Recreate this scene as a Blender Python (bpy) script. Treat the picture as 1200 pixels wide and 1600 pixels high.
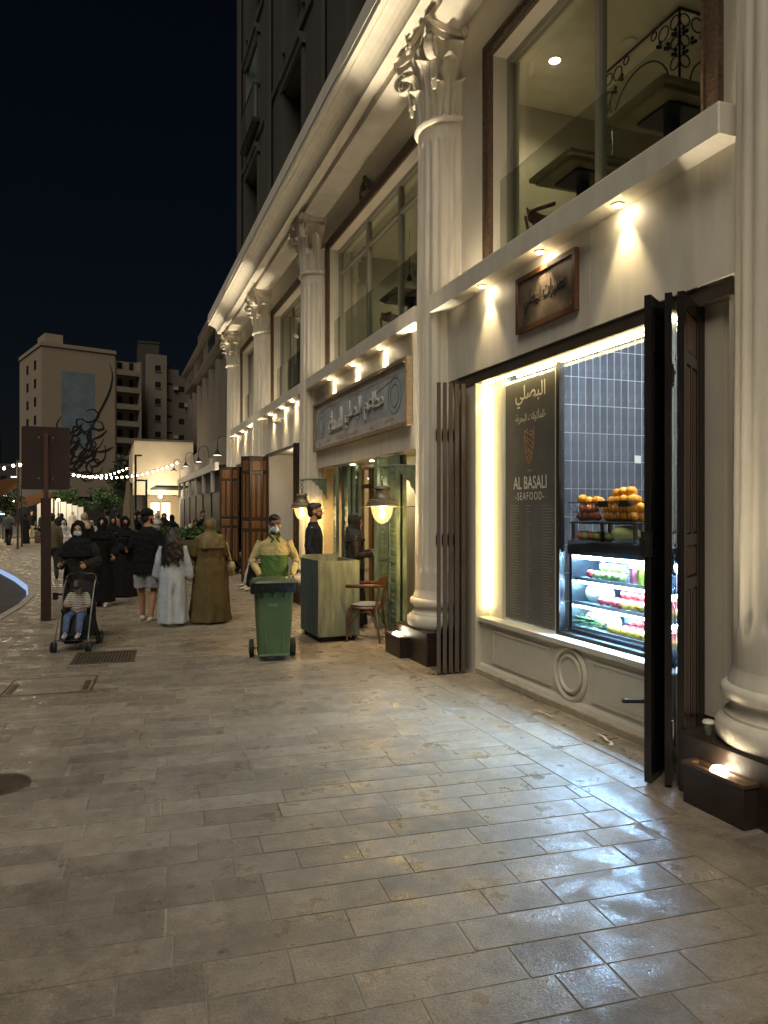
import bpy, bmesh, math, random
from mathutils import Vector, Matrix
for _o in list(bpy.data.objects):
    bpy.data.objects.remove(_o)
SC = bpy.context.scene
COL = SC.collection
rad = math.radians
PI = math.pi
rnd = random.Random(7)
TMP = bpy.data.scenes.new('workbench')       # small side scene for evaluating modifiers and lettering
def evaluated_mesh(o):
    TMP.collection.objects.link(o)
    vl = TMP.view_layers[0]
    vl.update()
    dg = vl.depsgraph
    me = bpy.data.meshes.new_from_object(o.evaluated_get(dg))
    TMP.collection.objects.unlink(o)
    return me

# ------------------------------------------------------------------ camera
cam_data = bpy.data.cameras.new('camera')
cam = bpy.data.objects.new('camera', cam_data)
COL.objects.link(cam)
cam.location = (0, 0, 1.7)
cam.rotation_euler = (rad(90), 0, -math.atan(430 / 1156))
cam_data.sensor_fit = 'VERTICAL'
cam_data.sensor_height = 24
cam_data.lens = 24 * 1156 / 1600
cam_data.clip_start = 0.05
cam_data.clip_end = 2000
SC.camera = cam

# ------------------------------------------------------------------ night sky
world = bpy.data.worlds.new('World')
SC.world = world
world.use_nodes = True
_nt = world.node_tree
_bg = _nt.nodes['Background']
_sky = _nt.nodes.new('ShaderNodeTexSky')
_sky.sky_type = 'NISHITA'
_sky.sun_disc = False
_sky.sun_elevation = rad(56)
_sky.sun_rotation = rad(218)
_sky.air_density = 1.6
_sky.dust_density = 0.3
_sky.ozone_density = 2.0
_hsv = _nt.nodes.new('ShaderNodeMixRGB')
_hsv.blend_type = 'MULTIPLY'
_hsv.inputs[0].default_value = 1
_hsv.inputs[2].default_value = (0.85, 0.92, 1.2, 1)
_nt.links.new(_sky.outputs[0], _hsv.inputs[1])
_nt.links.new(_hsv.outputs[0], _bg.inputs[0])
_bg.inputs[1].default_value = 0.00026

# faint warm glow of the town, standing in the place of the sun
sun_data = bpy.data.lights.new('sun', 'SUN')
sun_data.energy = 0.48
sun_data.color = (1.0, 0.90, 0.745)
sun_data.angle = rad(40)
sun = bpy.data.objects.new('sun', sun_data)
COL.objects.link(sun)
sun.rotation_euler = Vector((0.36, 0.46, -0.86)).to_track_quat('-Z', 'Y').to_euler()

SC.view_settings.view_transform = 'Standard'
SC.view_settings.look = 'None'
SC.view_settings.exposure = 2.0
SC.view_settings.gamma = 1.0
SC.view_settings.use_curve_mapping = False
SC.render.engine = 'CYCLES'
SC.cycles.use_denoising = True
SC.cycles.max_bounces = 6
SC.cycles.diffuse_bounces = 3
SC.cycles.glossy_bounces = 3
SC.cycles.transparent_max_bounces = 12
SC.cycles.sample_clamp_indirect = 4.0
SC.cycles.caustics_reflective = False
SC.cycles.caustics_refractive = False
SC.cycles.use_light_tree = True

# ------------------------------------------------------------------ materials
MATS = {}
def mat(name, col, rough=0.6, metal=0.0, var=0.0, vscale=4.0, bump=0.0, bscale=60.0, spec=0.5,
        emit=None, estr=0.0, stretch=None, rvar=0.0, coat=0.0, island=0.0, world_pos=False, alpha=1.0):
    if name in MATS:
        return MATS[name]
    m = bpy.data.materials.new(name)
    m.use_nodes = True
    n = m.node_tree.nodes
    l = m.node_tree.links
    b = n['Principled BSDF']
    b.inputs['Base Color'].default_value = (*col, 1)
    b.inputs['Roughness'].default_value = rough
    b.inputs['Metallic'].default_value = metal
    b.inputs['Specular IOR Level'].default_value = spec
    b.inputs['Coat Weight'].default_value = coat
    b.inputs['Alpha'].default_value = alpha
    if emit:
        b.inputs['Emission Color'].default_value = (*emit, 1)
        b.inputs['Emission Strength'].default_value = estr
    vec = None
    if var or bump or rvar:
        if world_pos:
            g = n.new('ShaderNodeNewGeometry')
            vec = g.outputs['Position']
        else:
            t = n.new('ShaderNodeTexCoord')
            vec = t.outputs['Object']
        if stretch:
            mp = n.new('ShaderNodeMapping')
            mp.inputs['Scale'].default_value = stretch
            l.new(vec, mp.inputs['Vector'])
            vec = mp.outputs['Vector']
    colout = None
    if var:
        t = n.new('ShaderNodeTexNoise')
        t.inputs['Scale'].default_value = vscale
        t.inputs['Detail'].default_value = 6
        t.inputs['Roughness'].default_value = 0.62
        l.new(vec, t.inputs['Vector'])
        r = n.new('ShaderNodeMapRange')
        r.inputs['From Min'].default_value = 0.3
        r.inputs['From Max'].default_value = 0.7
        l.new(t.outputs['Fac'], r.inputs['Value'])
        mx = n.new('ShaderNodeMix')
        mx.data_type = 'RGBA'
        mx.inputs['A'].default_value = (*[c * (1 - var) for c in col], 1)
        mx.inputs['B'].default_value = (*[min(1, c * (1 + var)) for c in col], 1)
        l.new(r.outputs['Result'], mx.inputs['Factor'])
        colout = mx.outputs['Result']
        l.new(colout, b.inputs['Base Color'])
        if rvar:
            r2 = n.new('ShaderNodeMapRange')
            r2.inputs['From Min'].default_value = 0.3
            r2.inputs['From Max'].default_value = 0.7
            r2.inputs['To Min'].default_value = max(0.05, rough - rvar)
            r2.inputs['To Max'].default_value = min(1, rough + rvar)
            l.new(t.outputs['Fac'], r2.inputs['Value'])
            l.new(r2.outputs['Result'], b.inputs['Roughness'])
    if island:
        g = n.new('ShaderNodeNewGeometry')
        oi = n.new('ShaderNodeObjectInfo')
        ad = n.new('ShaderNodeMath'); ad.operation = 'ADD'
        l.new(g.outputs['Random Per Island'], ad.inputs[0])
        l.new(oi.outputs['Random'], ad.inputs[1])
        fr = n.new('ShaderNodeMath'); fr.operation = 'FRACT'
        l.new(ad.outputs[0], fr.inputs[0])
        mr = n.new('ShaderNodeMapRange')
        mr.inputs['To Min'].default_value = 1 - island
        mr.inputs['To Max'].default_value = 1 + island
        l.new(fr.outputs[0], mr.inputs['Value'])
        vm = n.new('ShaderNodeVectorMath'); vm.operation = 'SCALE'
        if colout is not None:
            l.new(colout, vm.inputs[0])
        else:
            vm.inputs[0].default_value = col
        l.new(mr.outputs['Result'], vm.inputs['Scale'])
        l.new(vm.outputs['Vector'], b.inputs['Base Color'])
    if bump:
        t = n.new('ShaderNodeTexNoise')
        t.inputs['Scale'].default_value = bscale
        t.inputs['Detail'].default_value = 5
        l.new(vec, t.inputs['Vector'])
        bp = n.new('ShaderNodeBump')
        bp.inputs['Strength'].default_value = bump
        bp.inputs['Distance'].default_value = 0.02
        l.new(t.outputs['Fac'], bp.inputs['Height'])
        l.new(bp.outputs['Normal'], b.inputs['Normal'])
    MATS[name] = m
    return m

def emis(name, col, strength):
    if name in MATS:
        return MATS[name]
    m = bpy.data.materials.new(name)
    m.use_nodes = True
    n = m.node_tree.nodes
    n.remove(n['Principled BSDF'])
    e = n.new('ShaderNodeEmission')
    e.inputs[0].default_value = (*col, 1)
    e.inputs[1].default_value = strength
    m.node_tree.links.new(e.outputs[0], n['Material Output'].inputs[0])
    MATS[name] = m
    return m

def glassmat(name, tint=(1, 1, 1), refl=0.04, rough=0.02, boost=1.0):
    if name in MATS:
        return MATS[name]
    m = bpy.data.materials.new(name)
    m.use_nodes = True
    n = m.node_tree.nodes
    l = m.node_tree.links
    n.remove(n['Principled BSDF'])
    tr = n.new('ShaderNodeBsdfTransparent'); tr.inputs[0].default_value = (*tint, 1)
    gl = n.new('ShaderNodeBsdfGlossy'); gl.inputs['Roughness'].default_value = rough
    lw = n.new('ShaderNodeLayerWeight'); lw.inputs[0].default_value = .5
    pw = n.new('ShaderNodeMath'); pw.operation = 'POWER'; pw.inputs[1].default_value = 4.5
    l.new(lw.outputs['Facing'], pw.inputs[0])
    mu = n.new('ShaderNodeMath'); mu.operation = 'MULTIPLY_ADD'; mu.inputs[1].default_value = .9 * boost; mu.inputs[2].default_value = refl * boost
    mu.use_clamp = True
    l.new(pw.outputs[0], mu.inputs[0])
    mx = n.new('ShaderNodeMixShader')
    l.new(mu.outputs[0], mx.inputs[0])
    l.new(tr.outputs[0], mx.inputs[1])
    l.new(gl.outputs[0], mx.inputs[2])
    l.new(mx.outputs[0], n['Material Output'].inputs[0])
    MATS[name] = m
    return m

# ------------------------------------------------------------------ mesh builder
class MB:
    def __init__(self):
        self.v = []
        self.f = []
        self.M = Matrix.Identity(4)
    def _add(self, vs, fs):
        k = len(self.v)
        M = self.M
        self.v += [tuple(M @ Vector(p)) for p in vs]
        self.f += [tuple(i + k for i in q) for q in fs]
        return self
    def box(self, x0, x1, y0, y1, z0, z1):
        if x0 > x1: x0, x1 = x1, x0
        if y0 > y1: y0, y1 = y1, y0
        if z0 > z1: z0, z1 = z1, z0
        vs = [(x0, y0, z0), (x1, y0, z0), (x1, y1, z0), (x0, y1, z0), (x0, y0, z1), (x1, y0, z1), (x1, y1, z1), (x0, y1, z1)]
        return self._add(vs, [(0, 3, 2, 1), (4, 5, 6, 7), (0, 1, 5, 4), (1, 2, 6, 5), (2, 3, 7, 6), (3, 0, 4, 7)])
    def bbox(self, x0, x1, y0, y1, z0, z1, b=0.01):
        """box with chamfered vertical and top edges"""
        def ring(x0, x1, y0, y1, z):
            return [(x0 + b, y0, z), (x1 - b, y0, z), (x1, y0 + b, z), (x1, y1 - b, z), (x1 - b, y1, z), (x0 + b, y1, z), (x0, y1 - b, z), (x0, y0 + b, z)]
        vs = ring(x0, x1, y0, y1, z0) + ring(x0, x1, y0, y1, z1 - b)
        i = b * 0.7
        vs += [(min(max(x, x0 + i), x1 - i), min(max(y, y0 + i), y1 - i), z1) for x, y, z in ring(x0, x1, y0, y1, z1)]
        fs = [tuple(range(7, -1, -1)), tuple(range(16, 24))]
        for r in (0, 8):
            for k in range(8):
                fs.append((r + k, r + (k + 1) % 8, r + 8 + (k + 1) % 8, r + 8 + k))
        return self._add(vs, fs)
    def quad(self, a, b, c, d):
        return self._add([a, b, c, d], [(0, 1, 2, 3)])
    def poly(self, pts):
        return self._add(pts, [tuple(range(len(pts)))])
    def prism(self, pts, z0, z1):
        """vertical prism over a ccw polygon (x, y)"""
        n = len(pts)
        vs = [(x, y, z0) for x, y in pts] + [(x, y, z1) for x, y in pts]
        fs = [tuple(range(n - 1, -1, -1)), tuple(range(n, 2 * n))]
        for k in range(n):
            j = (k + 1) % n
            fs.append((k, j, n + j, n + k))
        return self._add(vs, fs)
    def extr_y(self, prof, y0, y1):
        """closed (x, z) profile extruded along y"""
        n = len(prof)
        vs = [(x, y0, z) for x, z in prof] + [(x, y1, z) for x, z in prof]
        fs = [tuple(range(n)), tuple(range(2 * n - 1, n - 1, -1))]
        for k in range(n):
            j = (k + 1) % n
            fs.append((k, n + k, n + j, j))
        return self._add(vs, fs)
    def lathe(self, prof, seg=24, cx=0, cy=0, a0=0, a1=2 * PI, caps=True):
        full = abs(a1 - a0 - 2 * PI) < 1e-6
        cols = seg if full else seg + 1
        vs = []
        for r, z in prof:
            for k in range(cols):
                a = a0 + (a1 - a0) * k / seg
                vs.append((cx + r * math.cos(a), cy + r * math.sin(a), z))
        fs = []
        for i in range(len(prof) - 1):
            for k in range(seg):
                j = (k + 1) % cols
                fs.append((i * cols + k, i * cols + j, (i + 1) * cols + j, (i + 1) * cols + k))
        if caps and full:
            if prof[0][0] > 1e-4:
                fs.append(tuple(range(cols - 1, -1, -1)))
            if prof[-1][0] > 1e-4:
                o = (len(prof) - 1) * cols
                fs.append(tuple(range(o, o + cols)))
        return self._add(vs, fs)
    def cyl(self, p0, p1, r0, r1=None, seg=12):
        return self.tube([p0, p1], [r0, r0 if r1 is None else r1], seg, round_ends=False)
    def tube(self, pts, radii, seg=10, round_ends=True, side=(1, 0, 0), fold=None):
        """swept tube; radius may be (side, other) for an oval section; fold = (count, amp, phase)"""
        P = [Vector(p) for p in pts]
        if not isinstance(radii, (list, tuple)):
            radii = [radii] * len(P)
        RR = [(r, r) if not isinstance(r, (tuple, list)) else tuple(r) for r in radii]
        n = len(P)
        side = Vector(side)
        rings = []
        T = []
        for i in range(n):
            t = (P[min(i + 1, n - 1)] - P[max(i - 1, 0)])
            t = t.normalized() if t.length > 1e-9 else Vector((0, 0, 1))
            T.append(t)
        def frame(t):
            s = side - t * side.dot(t)
            if s.length < 0.15:
                q = Vector((0, 1, 0))
                s = q - t * q.dot(t)
                if s.length < 0.15:
                    q = Vector((0, 0, 1)); s = q - t * q.dot(t)
            s.normalize()
            return s, t.cross(s)
        stations = []
        if round_ends:
            r = RR[0]; m = min(r)
            stations += [(P[0] - T[0] * m * 0.95, (r[0] * 0.3, r[1] * 0.3), T[0], 0), (P[0] - T[0] * m * 0.65, (r[0] * 0.75, r[1] * 0.75), T[0], 0)]
        for i in range(n):
            stations.append((P[i], RR[i], T[i], i / max(1, n - 1)))
        if round_ends:
            r = RR[-1]; m = min(r)
            stations += [(P[-1] + T[-1] * m * 0.65, (r[0] * 0.75, r[1] * 0.75), T[-1], 1), (P[-1] + T[-1] * m * 0.95, (r[0] * 0.3, r[1] * 0.3), T[-1], 1)]
        vs = []
        for c, r, t, u in stations:
            s, b = frame(t)
            for k in range(seg):
                a = 2 * PI * k / seg
                fr = 1.0
                if fold:
                    fr += fold[1] * u * (math.sin(fold[0] * a + fold[2]) + 0.5 * math.sin((fold[0] * 2 - 3) * a + fold[2] * 2.3))
                vs.append(c + s * (r[0] * math.cos(a) * fr) + b * (r[1] * math.sin(a) * fr))
        m = len(stations)
        fs = []
        for i in range(m - 1):
            for k in range(seg):
                j = (k + 1) % seg
                fs.append((i * seg + k, i * seg + j, (i + 1) * seg + j, (i + 1) * seg + k))
        fs.append(tuple(range(seg - 1, -1, -1)))
        fs.append(tuple(range((m - 1) * seg, m * seg)))
        return self._add([tuple(p) for p in vs], fs)
    def ball(self, c, r, seg=12, rings=8):
        r = (r, r, r) if not isinstance(r, (tuple, list)) else r
        vs = [(c[0], c[1], c[2] - r[2])]
        for i in range(1, rings):
            ph = -PI / 2 + PI * i / rings
            for k in range(seg):
                a = 2 * PI * k / seg
                vs.append((c[0] + r[0] * math.cos(ph) * math.cos(a), c[1] + r[1] * math.cos(ph) * math.sin(a), c[2] + r[2] * math.sin(ph)))
        vs.append((c[0], c[1], c[2] + r[2]))
        fs = []
        for k in range(seg):
            j = (k + 1) % seg
            fs.append((0, 1 + j, 1 + k))
            for i in range(rings - 2):
                a = 1 + i * seg
                fs.append((a + k, a + j, a + seg + j, a + seg + k))
            a = 1 + (rings - 2) * seg
            fs.append((a + k, a + j, len(vs) - 1))
        return self._add(vs, fs)
    def torus(self, c, R_, r, axis=(0, 0, 1), seg=24, rs=8, a0=0, a1=2 * PI):
        q = Vector((0, 0, 1)).rotation_difference(Vector(axis))
        pts = []
        n = seg
        closed = abs(a1 - a0 - 2 * PI) < 1e-6
        vs = []
        cnt = seg if closed else seg + 1
        for i in range(cnt):
            a = a0 + (a1 - a0) * i / seg
            for k in range(rs):
                b = 2 * PI * k / rs
                p = Vector(((R_ + r * math.cos(b)) * math.cos(a), (R_ + r * math.cos(b)) * math.sin(a), r * math.sin(b)))
                vs.append(tuple(q @ p + Vector(c)))
        fs = []
        for i in range(seg):
            j = (i + 1) % cnt
            for k in range(rs):
                m = (k + 1) % rs
                fs.append((i * rs + k, j * rs + k, j * rs + m, i * rs + m))
        return self._add(vs, fs)
    def mesh(self, name):
        me = bpy.data.meshes.new(name)
        me.from_pydata(self.v, [], self.f)
        me.update()
        return me
    def build(self, name, material, parent=None, smooth=False, loc=None, rot=None):
        me = self.mesh(name)
        return obj(name, me, material, parent, smooth, loc, rot)

def obj(name, me, material, parent=None, smooth=False, loc=None, rot=None):
    o = bpy.data.objects.new(name, me)
    if material is not None and not me.materials:
        me.materials.append(material)
    if smooth:
        me.polygons.foreach_set('use_smooth', [True] * len(me.polygons))
        try:
            me.set_sharp_from_angle(angle=rad(42))
        except Exception:
            pass
    COL.objects.link(o)
    if parent is not None:
        o.parent = parent
    if loc is not None:
        o.location = loc
    if rot is not None:
        o.rotation_euler = rot
    return o

def tag(o, label, cat, group=None):
    o['label'] = label
    o['category'] = cat
    if group:
        o['group'] = group
    return o
def thing(name, label, cat, loc=(0, 0, 0), rotz=0.0, group=None):
    o = bpy.data.objects.new(name, None)
    o.empty_display_size = 0.1
    COL.objects.link(o)
    o.location = loc
    o.rotation_euler = (0, 0, rotz)
    return tag(o, label, cat, group)
def pempty(name, parent, loc=(0, 0, 0), rotz=0.0):
    o = bpy.data.objects.new(name, None)
    o.empty_display_size = 0.1
    COL.objects.link(o)
    o.parent = parent
    o.location = loc
    o.rotation_euler = (0, 0, rotz)
    return o
def struct(o):
    o['kind'] = 'structure'
    return o
def copy_tree(o, parent=None):
    c = o.copy()
    COL.objects.link(c)
    c.parent = parent
    for ch in list(o.children):
        copy_tree(ch, c)
    return c
def lamp(kind, name, loc, energy, col, direction=None, parent=None, size=0.03, angle=60, blend=0.5):
    d = bpy.data.lights.new(name, kind)
    d.energy = energy
    d.color = col
    d.shadow_soft_size = size
    if kind == 'SPOT':
        d.spot_size = rad(angle)
        d.spot_blend = blend
    o = bpy.data.objects.new(name, d)
    COL.objects.link(o)
    o.location = loc
    if direction is not None:
        o.rotation_euler = Vector(direction).to_track_quat('-Z', 'Y').to_euler()
    if parent is not None:
        o.parent = parent
    return o

# ------------------------------------------------------------------ lettering
_AR = {  # isolated, final, initial, medial
 'ا': ('\ufe8d', '\ufe8e', None, None), 'أ': ('\ufe83', '\ufe84', None, None), 'ب': ('\ufe8f', '\ufe90', '\ufe91', '\ufe92'),
 'ة': ('\ufe93', '\ufe94', None, None), 'ت': ('\ufe95', '\ufe96', '\ufe97', '\ufe98'), 'ج': ('\ufe9d', '\ufe9e', '\ufe9f', '\ufea0'),
 'ح': ('\ufea1', '\ufea2', '\ufea3', '\ufea4'), 'خ': ('\ufea5', '\ufea6', '\ufea7', '\ufea8'), 'د': ('\ufea9', '\ufeaa', None, None),
 'ر': ('\ufead', '\ufeae', None, None), 'س': ('\ufeb1', '\ufeb2', '\ufeb3', '\ufeb4'), 'ص': ('\ufeb9', '\ufeba', '\ufebb', '\ufebc'),
 'ط': ('\ufec1', '\ufec2', '\ufec3', '\ufec4'), 'ظ': ('\ufec5', '\ufec6', '\ufec7', '\ufec8'), 'ع': ('\ufec9', '\ufeca', '\ufecb', '\ufecc'),
 'ف': ('\ufed1', '\ufed2', '\ufed3', '\ufed4'), 'ك': ('\ufed9', '\ufeda', '\ufedb', '\ufedc'), 'ل': ('\ufedd', '\ufede', '\ufedf', '\ufee0'),
 'م': ('\ufee1', '\ufee2', '\ufee3', '\ufee4'), 'ن': ('\ufee5', '\ufee6', '\ufee7', '\ufee8'), 'ه': ('\ufee9', '\ufeea', '\ufeeb', '\ufeec'),
 'و': ('\ufeed', '\ufeee', None, None), 'ي': ('\ufef1', '\ufef2', '\ufef3', '\ufef4'),
}
def arabic(s):
    s2 = []
    i = 0
    while i < len(s):
        if s[i] == 'ل' and i + 1 < len(s) and s[i + 1] in 'اأ':
            s2.append('LA' if s[i + 1] == 'ا' else 'LB'); i += 2
        else:
            s2.append(s[i]); i += 1
    def joins_next(c):
        return c in _AR and _AR[c][2] is not None
    def letter(c):
        return c in _AR or c in ('LA', 'LB')
    out = []
    for k, c in enumerate(s2):
        pv = k > 0 and joins_next(s2[k - 1]) and letter(c)
        nx = k + 1 < len(s2) and letter(s2[k + 1])
        if c == 'LA':
            out.append('\ufefc' if pv else '\ufefb')
        elif c == 'LB':
            out.append('\ufef8' if pv else '\ufef7')
        elif c in _AR:
            f = _AR[c]
            if f[2] is None:
                out.append(f[1] if pv else f[0])
            else:
                out.append((f[3] if nx else f[1]) if pv else (f[2] if nx else f[0]))
        else:
            out.append(c)
    return ''.join(reversed(out))
def text_mesh(body, height, depth=0.0, width=None, spacing=1.0, bold=0.0, res=3, shear=0.0):
    c = bpy.data.curves.new('lettering', 'FONT')
    c.body = body
    c.size = 1.0
    c.resolution_u = res
    c.space_character = spacing
    c.shear = shear
    c.offset = bold
    o = bpy.data.objects.new('lettering', c)
    me = evaluated_mesh(o)
    bpy.data.objects.remove(o)
    bpy.data.curves.remove(c)
    xs = [v.co.x for v in me.vertices]; ys = [v.co.y for v in me.vertices]
    cx, cy = (min(xs) + max(xs)) / 2, (min(ys) + max(ys)) / 2
    sy = height / (max(ys) - min(ys))
    sx = sy if width is None else width / (max(xs) - min(xs))
    for v in me.vertices:
        v.co = ((v.co.x - cx) * sx, (v.co.y - cy) * sy, 0)
    me.materials.clear()
    if depth > 0:
        bm = bmesh.new(); bm.from_mesh(me)
        r = bmesh.ops.extrude_face_region(bm, geom=list(bm.faces))
        bmesh.ops.translate(bm, verts=[e for e in r['geom'] if isinstance(e, bmesh.types.BMVert)], vec=(0, 0, depth))
        bmesh.ops.recalc_face_normals(bm, faces=list(bm.faces))
        bm.to_mesh(me); bm.free()
    return me
WALL_M = Matrix(((0, 0, -1, 0), (-1, 0, 0, 0), (0, 1, 0, 0), (0, 0, 0, 1)))   # lettering facing -X, reading towards -Y
def wall_text(name, body, x, y, z, height, material, parent, width=None, depth=0.0, spacing=1.0, bold=0.0, shear=0.0, res=3):
    me = text_mesh(body, height, depth, width, spacing, bold, res, shear)
    me.transform(Matrix.Translation((x, y, z)) @ WALL_M)
    return obj(name, me, material, parent)
# ================================================================== materials of the place
CREAM = mat('cream_render', (0.66, 0.61, 0.50), 0.62, var=0.06, vscale=2.5, bump=0.10, bscale=90, world_pos=True)
CREAM_W = mat('cream_paint', (0.70, 0.66, 0.56), 0.55, var=0.10, vscale=3, stretch=(1.5, 1.5, .5), bump=0.06, bscale=40, world_pos=True)
PANEL = mat('panel_paint', (0.70, 0.66, 0.57), 0.5, var=0.12, vscale=2.2, stretch=(2, 2, .35), bump=0.10, bscale=160, world_pos=True)
STONE = mat('column_plaster', (0.66, 0.61, 0.51), 0.55, var=0.13, vscale=4, stretch=(2, 2, .35), bump=0.14, bscale=45, world_pos=True)
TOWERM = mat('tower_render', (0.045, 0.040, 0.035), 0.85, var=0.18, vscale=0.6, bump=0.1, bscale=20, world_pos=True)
DARKWOOD = mat('dark_wood', (0.042, 0.028, 0.018), 0.42, var=0.4, vscale=8, stretch=(6, 6, 0.6), bump=0.1, bscale=50)
ORANGEWOOD = mat('orange_wood', (0.17, 0.080, 0.032), 0.42, var=0.42, vscale=5, stretch=(9, 9, 0.8), bump=0.06, bscale=50)
REDWOOD = mat('red_wood', (0.085, 0.032, 0.016), 0.32, var=0.35, vscale=5, stretch=(8, 8, 0.8))
BLACKMETAL = mat('black_metal', (0.018, 0.017, 0.017), 0.4, 0.3)
STEEL = mat('brushed_steel', (0.42, 0.42, 0.42), 0.32, 1.0, var=0.1, vscale=10)
PLINTHM = mat('plinth_metal', (0.028, 0.019, 0.015), 0.38, var=0.45, vscale=7, rvar=0.1, bump=0.05, bscale=30)
CARVED = mat('carved_brown', (0.105, 0.062, 0.034), 0.55, var=0.5, vscale=28, bump=0.9, bscale=38)
WARM = (1.0, 0.74, 0.40)
WARM2 = (1.0, 0.77, 0.43)
LENS = emis('lens_glow', (1.0, 0.86, 0.60), 22)
GLASS = glassmat('window_glass', (0.86, 0.88, 0.84), boost=1.0)
SHOPGLASS = glassmat('shop_glass', (0.95, 0.97, 0.97), boost=0.8)

# ================================================================== ground
def stone_material(name, base):
    m = mat(name, base, 0.62, var=0.24, vscale=1.6, rvar=0.0, bump=0.20, bscale=110, island=0.20, world_pos=True)
    n = m.node_tree.nodes; l = m.node_tree.links
    b = n['Principled BSDF']
    src = b.inputs['Base Color'].links[0].from_socket
    g = n.new('ShaderNodeNewGeometry')
    # dark spills
    t = n.new('ShaderNodeTexNoise'); t.inputs['Scale'].default_value = 5.5; t.inputs['Detail'].default_value = 4
    l.new(g.outputs['Position'], t.inputs['Vector'])
    r = n.new('ShaderNodeMapRange'); r.inputs['From Min'].default_value = 0.66; r.inputs['From Max'].default_value = 0.73
    r.inputs['To Min'].default_value = 0.0; r.inputs['To Max'].default_value = 0.55
    l.new(t.outputs['Fac'], r.inputs['Value'])
    mx = n.new('ShaderNodeMix'); mx.data_type = 'RGBA'
    mx.inputs['B'].default_value = (base[0] * .32, base[1] * .32, base[2] * .32, 1)
    l.new(r.outputs['Result'], mx.inputs['Factor']); l.new(src, mx.inputs['A'])
    # pale scuffs
    t2 = n.new('ShaderNodeTexNoise'); t2.inputs['Scale'].default_value = 18; t2.inputs['Detail'].default_value = 8; t2.inputs['Roughness'].default_value = 0.75
    l.new(g.outputs['Position'], t2.inputs['Vector'])
    r2 = n.new('ShaderNodeMapRange'); r2.inputs['From Min'].default_value = 0.60; r2.inputs['From Max'].default_value = 0.72
    r2.inputs['To Max'].default_value = 0.42
    l.new(t2.outputs['Fac'], r2.inputs['Value'])
    mx2 = n.new('ShaderNodeMix'); mx2.data_type = 'RGBA'
    mx2.inputs['B'].default_value = (base[0] * 1.75, base[1] * 1.65, base[2] * 1.5, 1)
    l.new(r2.outputs['Result'], mx2.inputs['Factor']); l.new(mx.outputs['Result'], mx2.inputs['A'])
    # small dark chewing-gum specks
    vo = n.new('ShaderNodeTexVoronoi'); vo.inputs['Scale'].default_value = 3.2
    l.new(g.outputs['Position'], vo.inputs['Vector'])
    r3 = n.new('ShaderNodeMapRange'); r3.inputs['From Min'].default_value = 0.045; r3.inputs['From Max'].default_value = 0.075
    r3.inputs['To Min'].default_value = 0.6; r3.inputs['To Max'].default_value = 0.0
    l.new(vo.outputs['Distance'], r3.inputs['Value'])
    mx3 = n.new('ShaderNodeMix'); mx3.data_type = 'RGBA'
    mx3.inputs['B'].default_value = (base[0] * .3, base[1] * .3, base[2] * .3, 1)
    l.new(r3.outputs['Result'], mx3.inputs['Factor']); l.new(mx2.outputs['Result'], mx3.inputs['A'])
    l.new(mx3.outputs['Result'], b.inputs['Base Color'])
    # fine grain and pitting of the stone
    t5 = n.new('ShaderNodeTexNoise'); t5.inputs['Scale'].default_value = 75; t5.inputs['Detail'].default_value = 5; t5.inputs['Roughness'].default_value = 0.8
    l.new(g.outputs['Position'], t5.inputs['Vector'])
    r5 = n.new('ShaderNodeMapRange'); r5.inputs['From Min'].default_value = 0.32; r5.inputs['From Max'].default_value = 0.68
    r5.inputs['To Min'].default_value = 0.66; r5.inputs['To Max'].default_value = 1.30
    l.new(t5.outputs['Fac'], r5.inputs['Value'])
    t6 = n.new('ShaderNodeTexNoise'); t6.inputs['Scale'].default_value = 11; t6.inputs['Detail'].default_value = 7; t6.inputs['Roughness'].default_value = 0.7
    l.new(g.outputs['Position'], t6.inputs['Vector'])
    r6 = n.new('ShaderNodeMapRange'); r6.inputs['From Min'].default_value = 0.35; r6.inputs['From Max'].default_value = 0.65
    r6.inputs['To Min'].default_value = 0.80; r6.inputs['To Max'].default_value = 1.16
    l.new(t6.outputs['Fac'], r6.inputs['Value'])
    m5 = n.new('ShaderNodeMath'); m5.operation = 'MULTIPLY'; l.new(r5.outputs['Result'], m5.inputs[0]); l.new(r6.outputs['Result'], m5.inputs[1])
    sc = n.new('ShaderNodeVectorMath'); sc.operation = 'SCALE'; l.new(mx3.outputs['Result'], sc.inputs[0]); l.new(m5.outputs[0], sc.inputs['Scale'])
    l.new(sc.outputs['Vector'], b.inputs['Base Color'])
    # worn, polished patches
    t4 = n.new('ShaderNodeTexNoise'); t4.inputs['Scale'].default_value = 4.2; t4.inputs['Detail'].default_value = 9; t4.inputs['Roughness'].default_value = 0.7
    l.new(g.outputs['Position'], t4.inputs['Vector'])
    r4 = n.new('ShaderNodeMapRange'); r4.inputs['From Min'].default_value = 0.44; r4.inputs['From Max'].default_value = 0.60
    r4.inputs['To Min'].default_value = 0.66; r4.inputs['To Max'].default_value = 0.23
    l.new(t4.outputs['Fac'], r4.inputs['Value']); l.new(r4.outputs['Result'], b.inputs['Roughness'])
    return m
PAVER = stone_material('paver_stone', (0.200, 0.170, 0.134))
MORTAR = mat('joint_mortar', (0.21, 0.185, 0.145), 0.95, var=0.9, vscale=0.9, world_pos=True)
ASPHALT = mat('asphalt', (0.042, 0.041, 0.042), 0.8, var=0.3, vscale=2, bump=0.4, bscale=140, world_pos=True)
KERBST = mat('kerb_stone', (0.30, 0.28, 0.26), 0.7, var=0.2, vscale=5, bump=0.1, world_pos=True)

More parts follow.
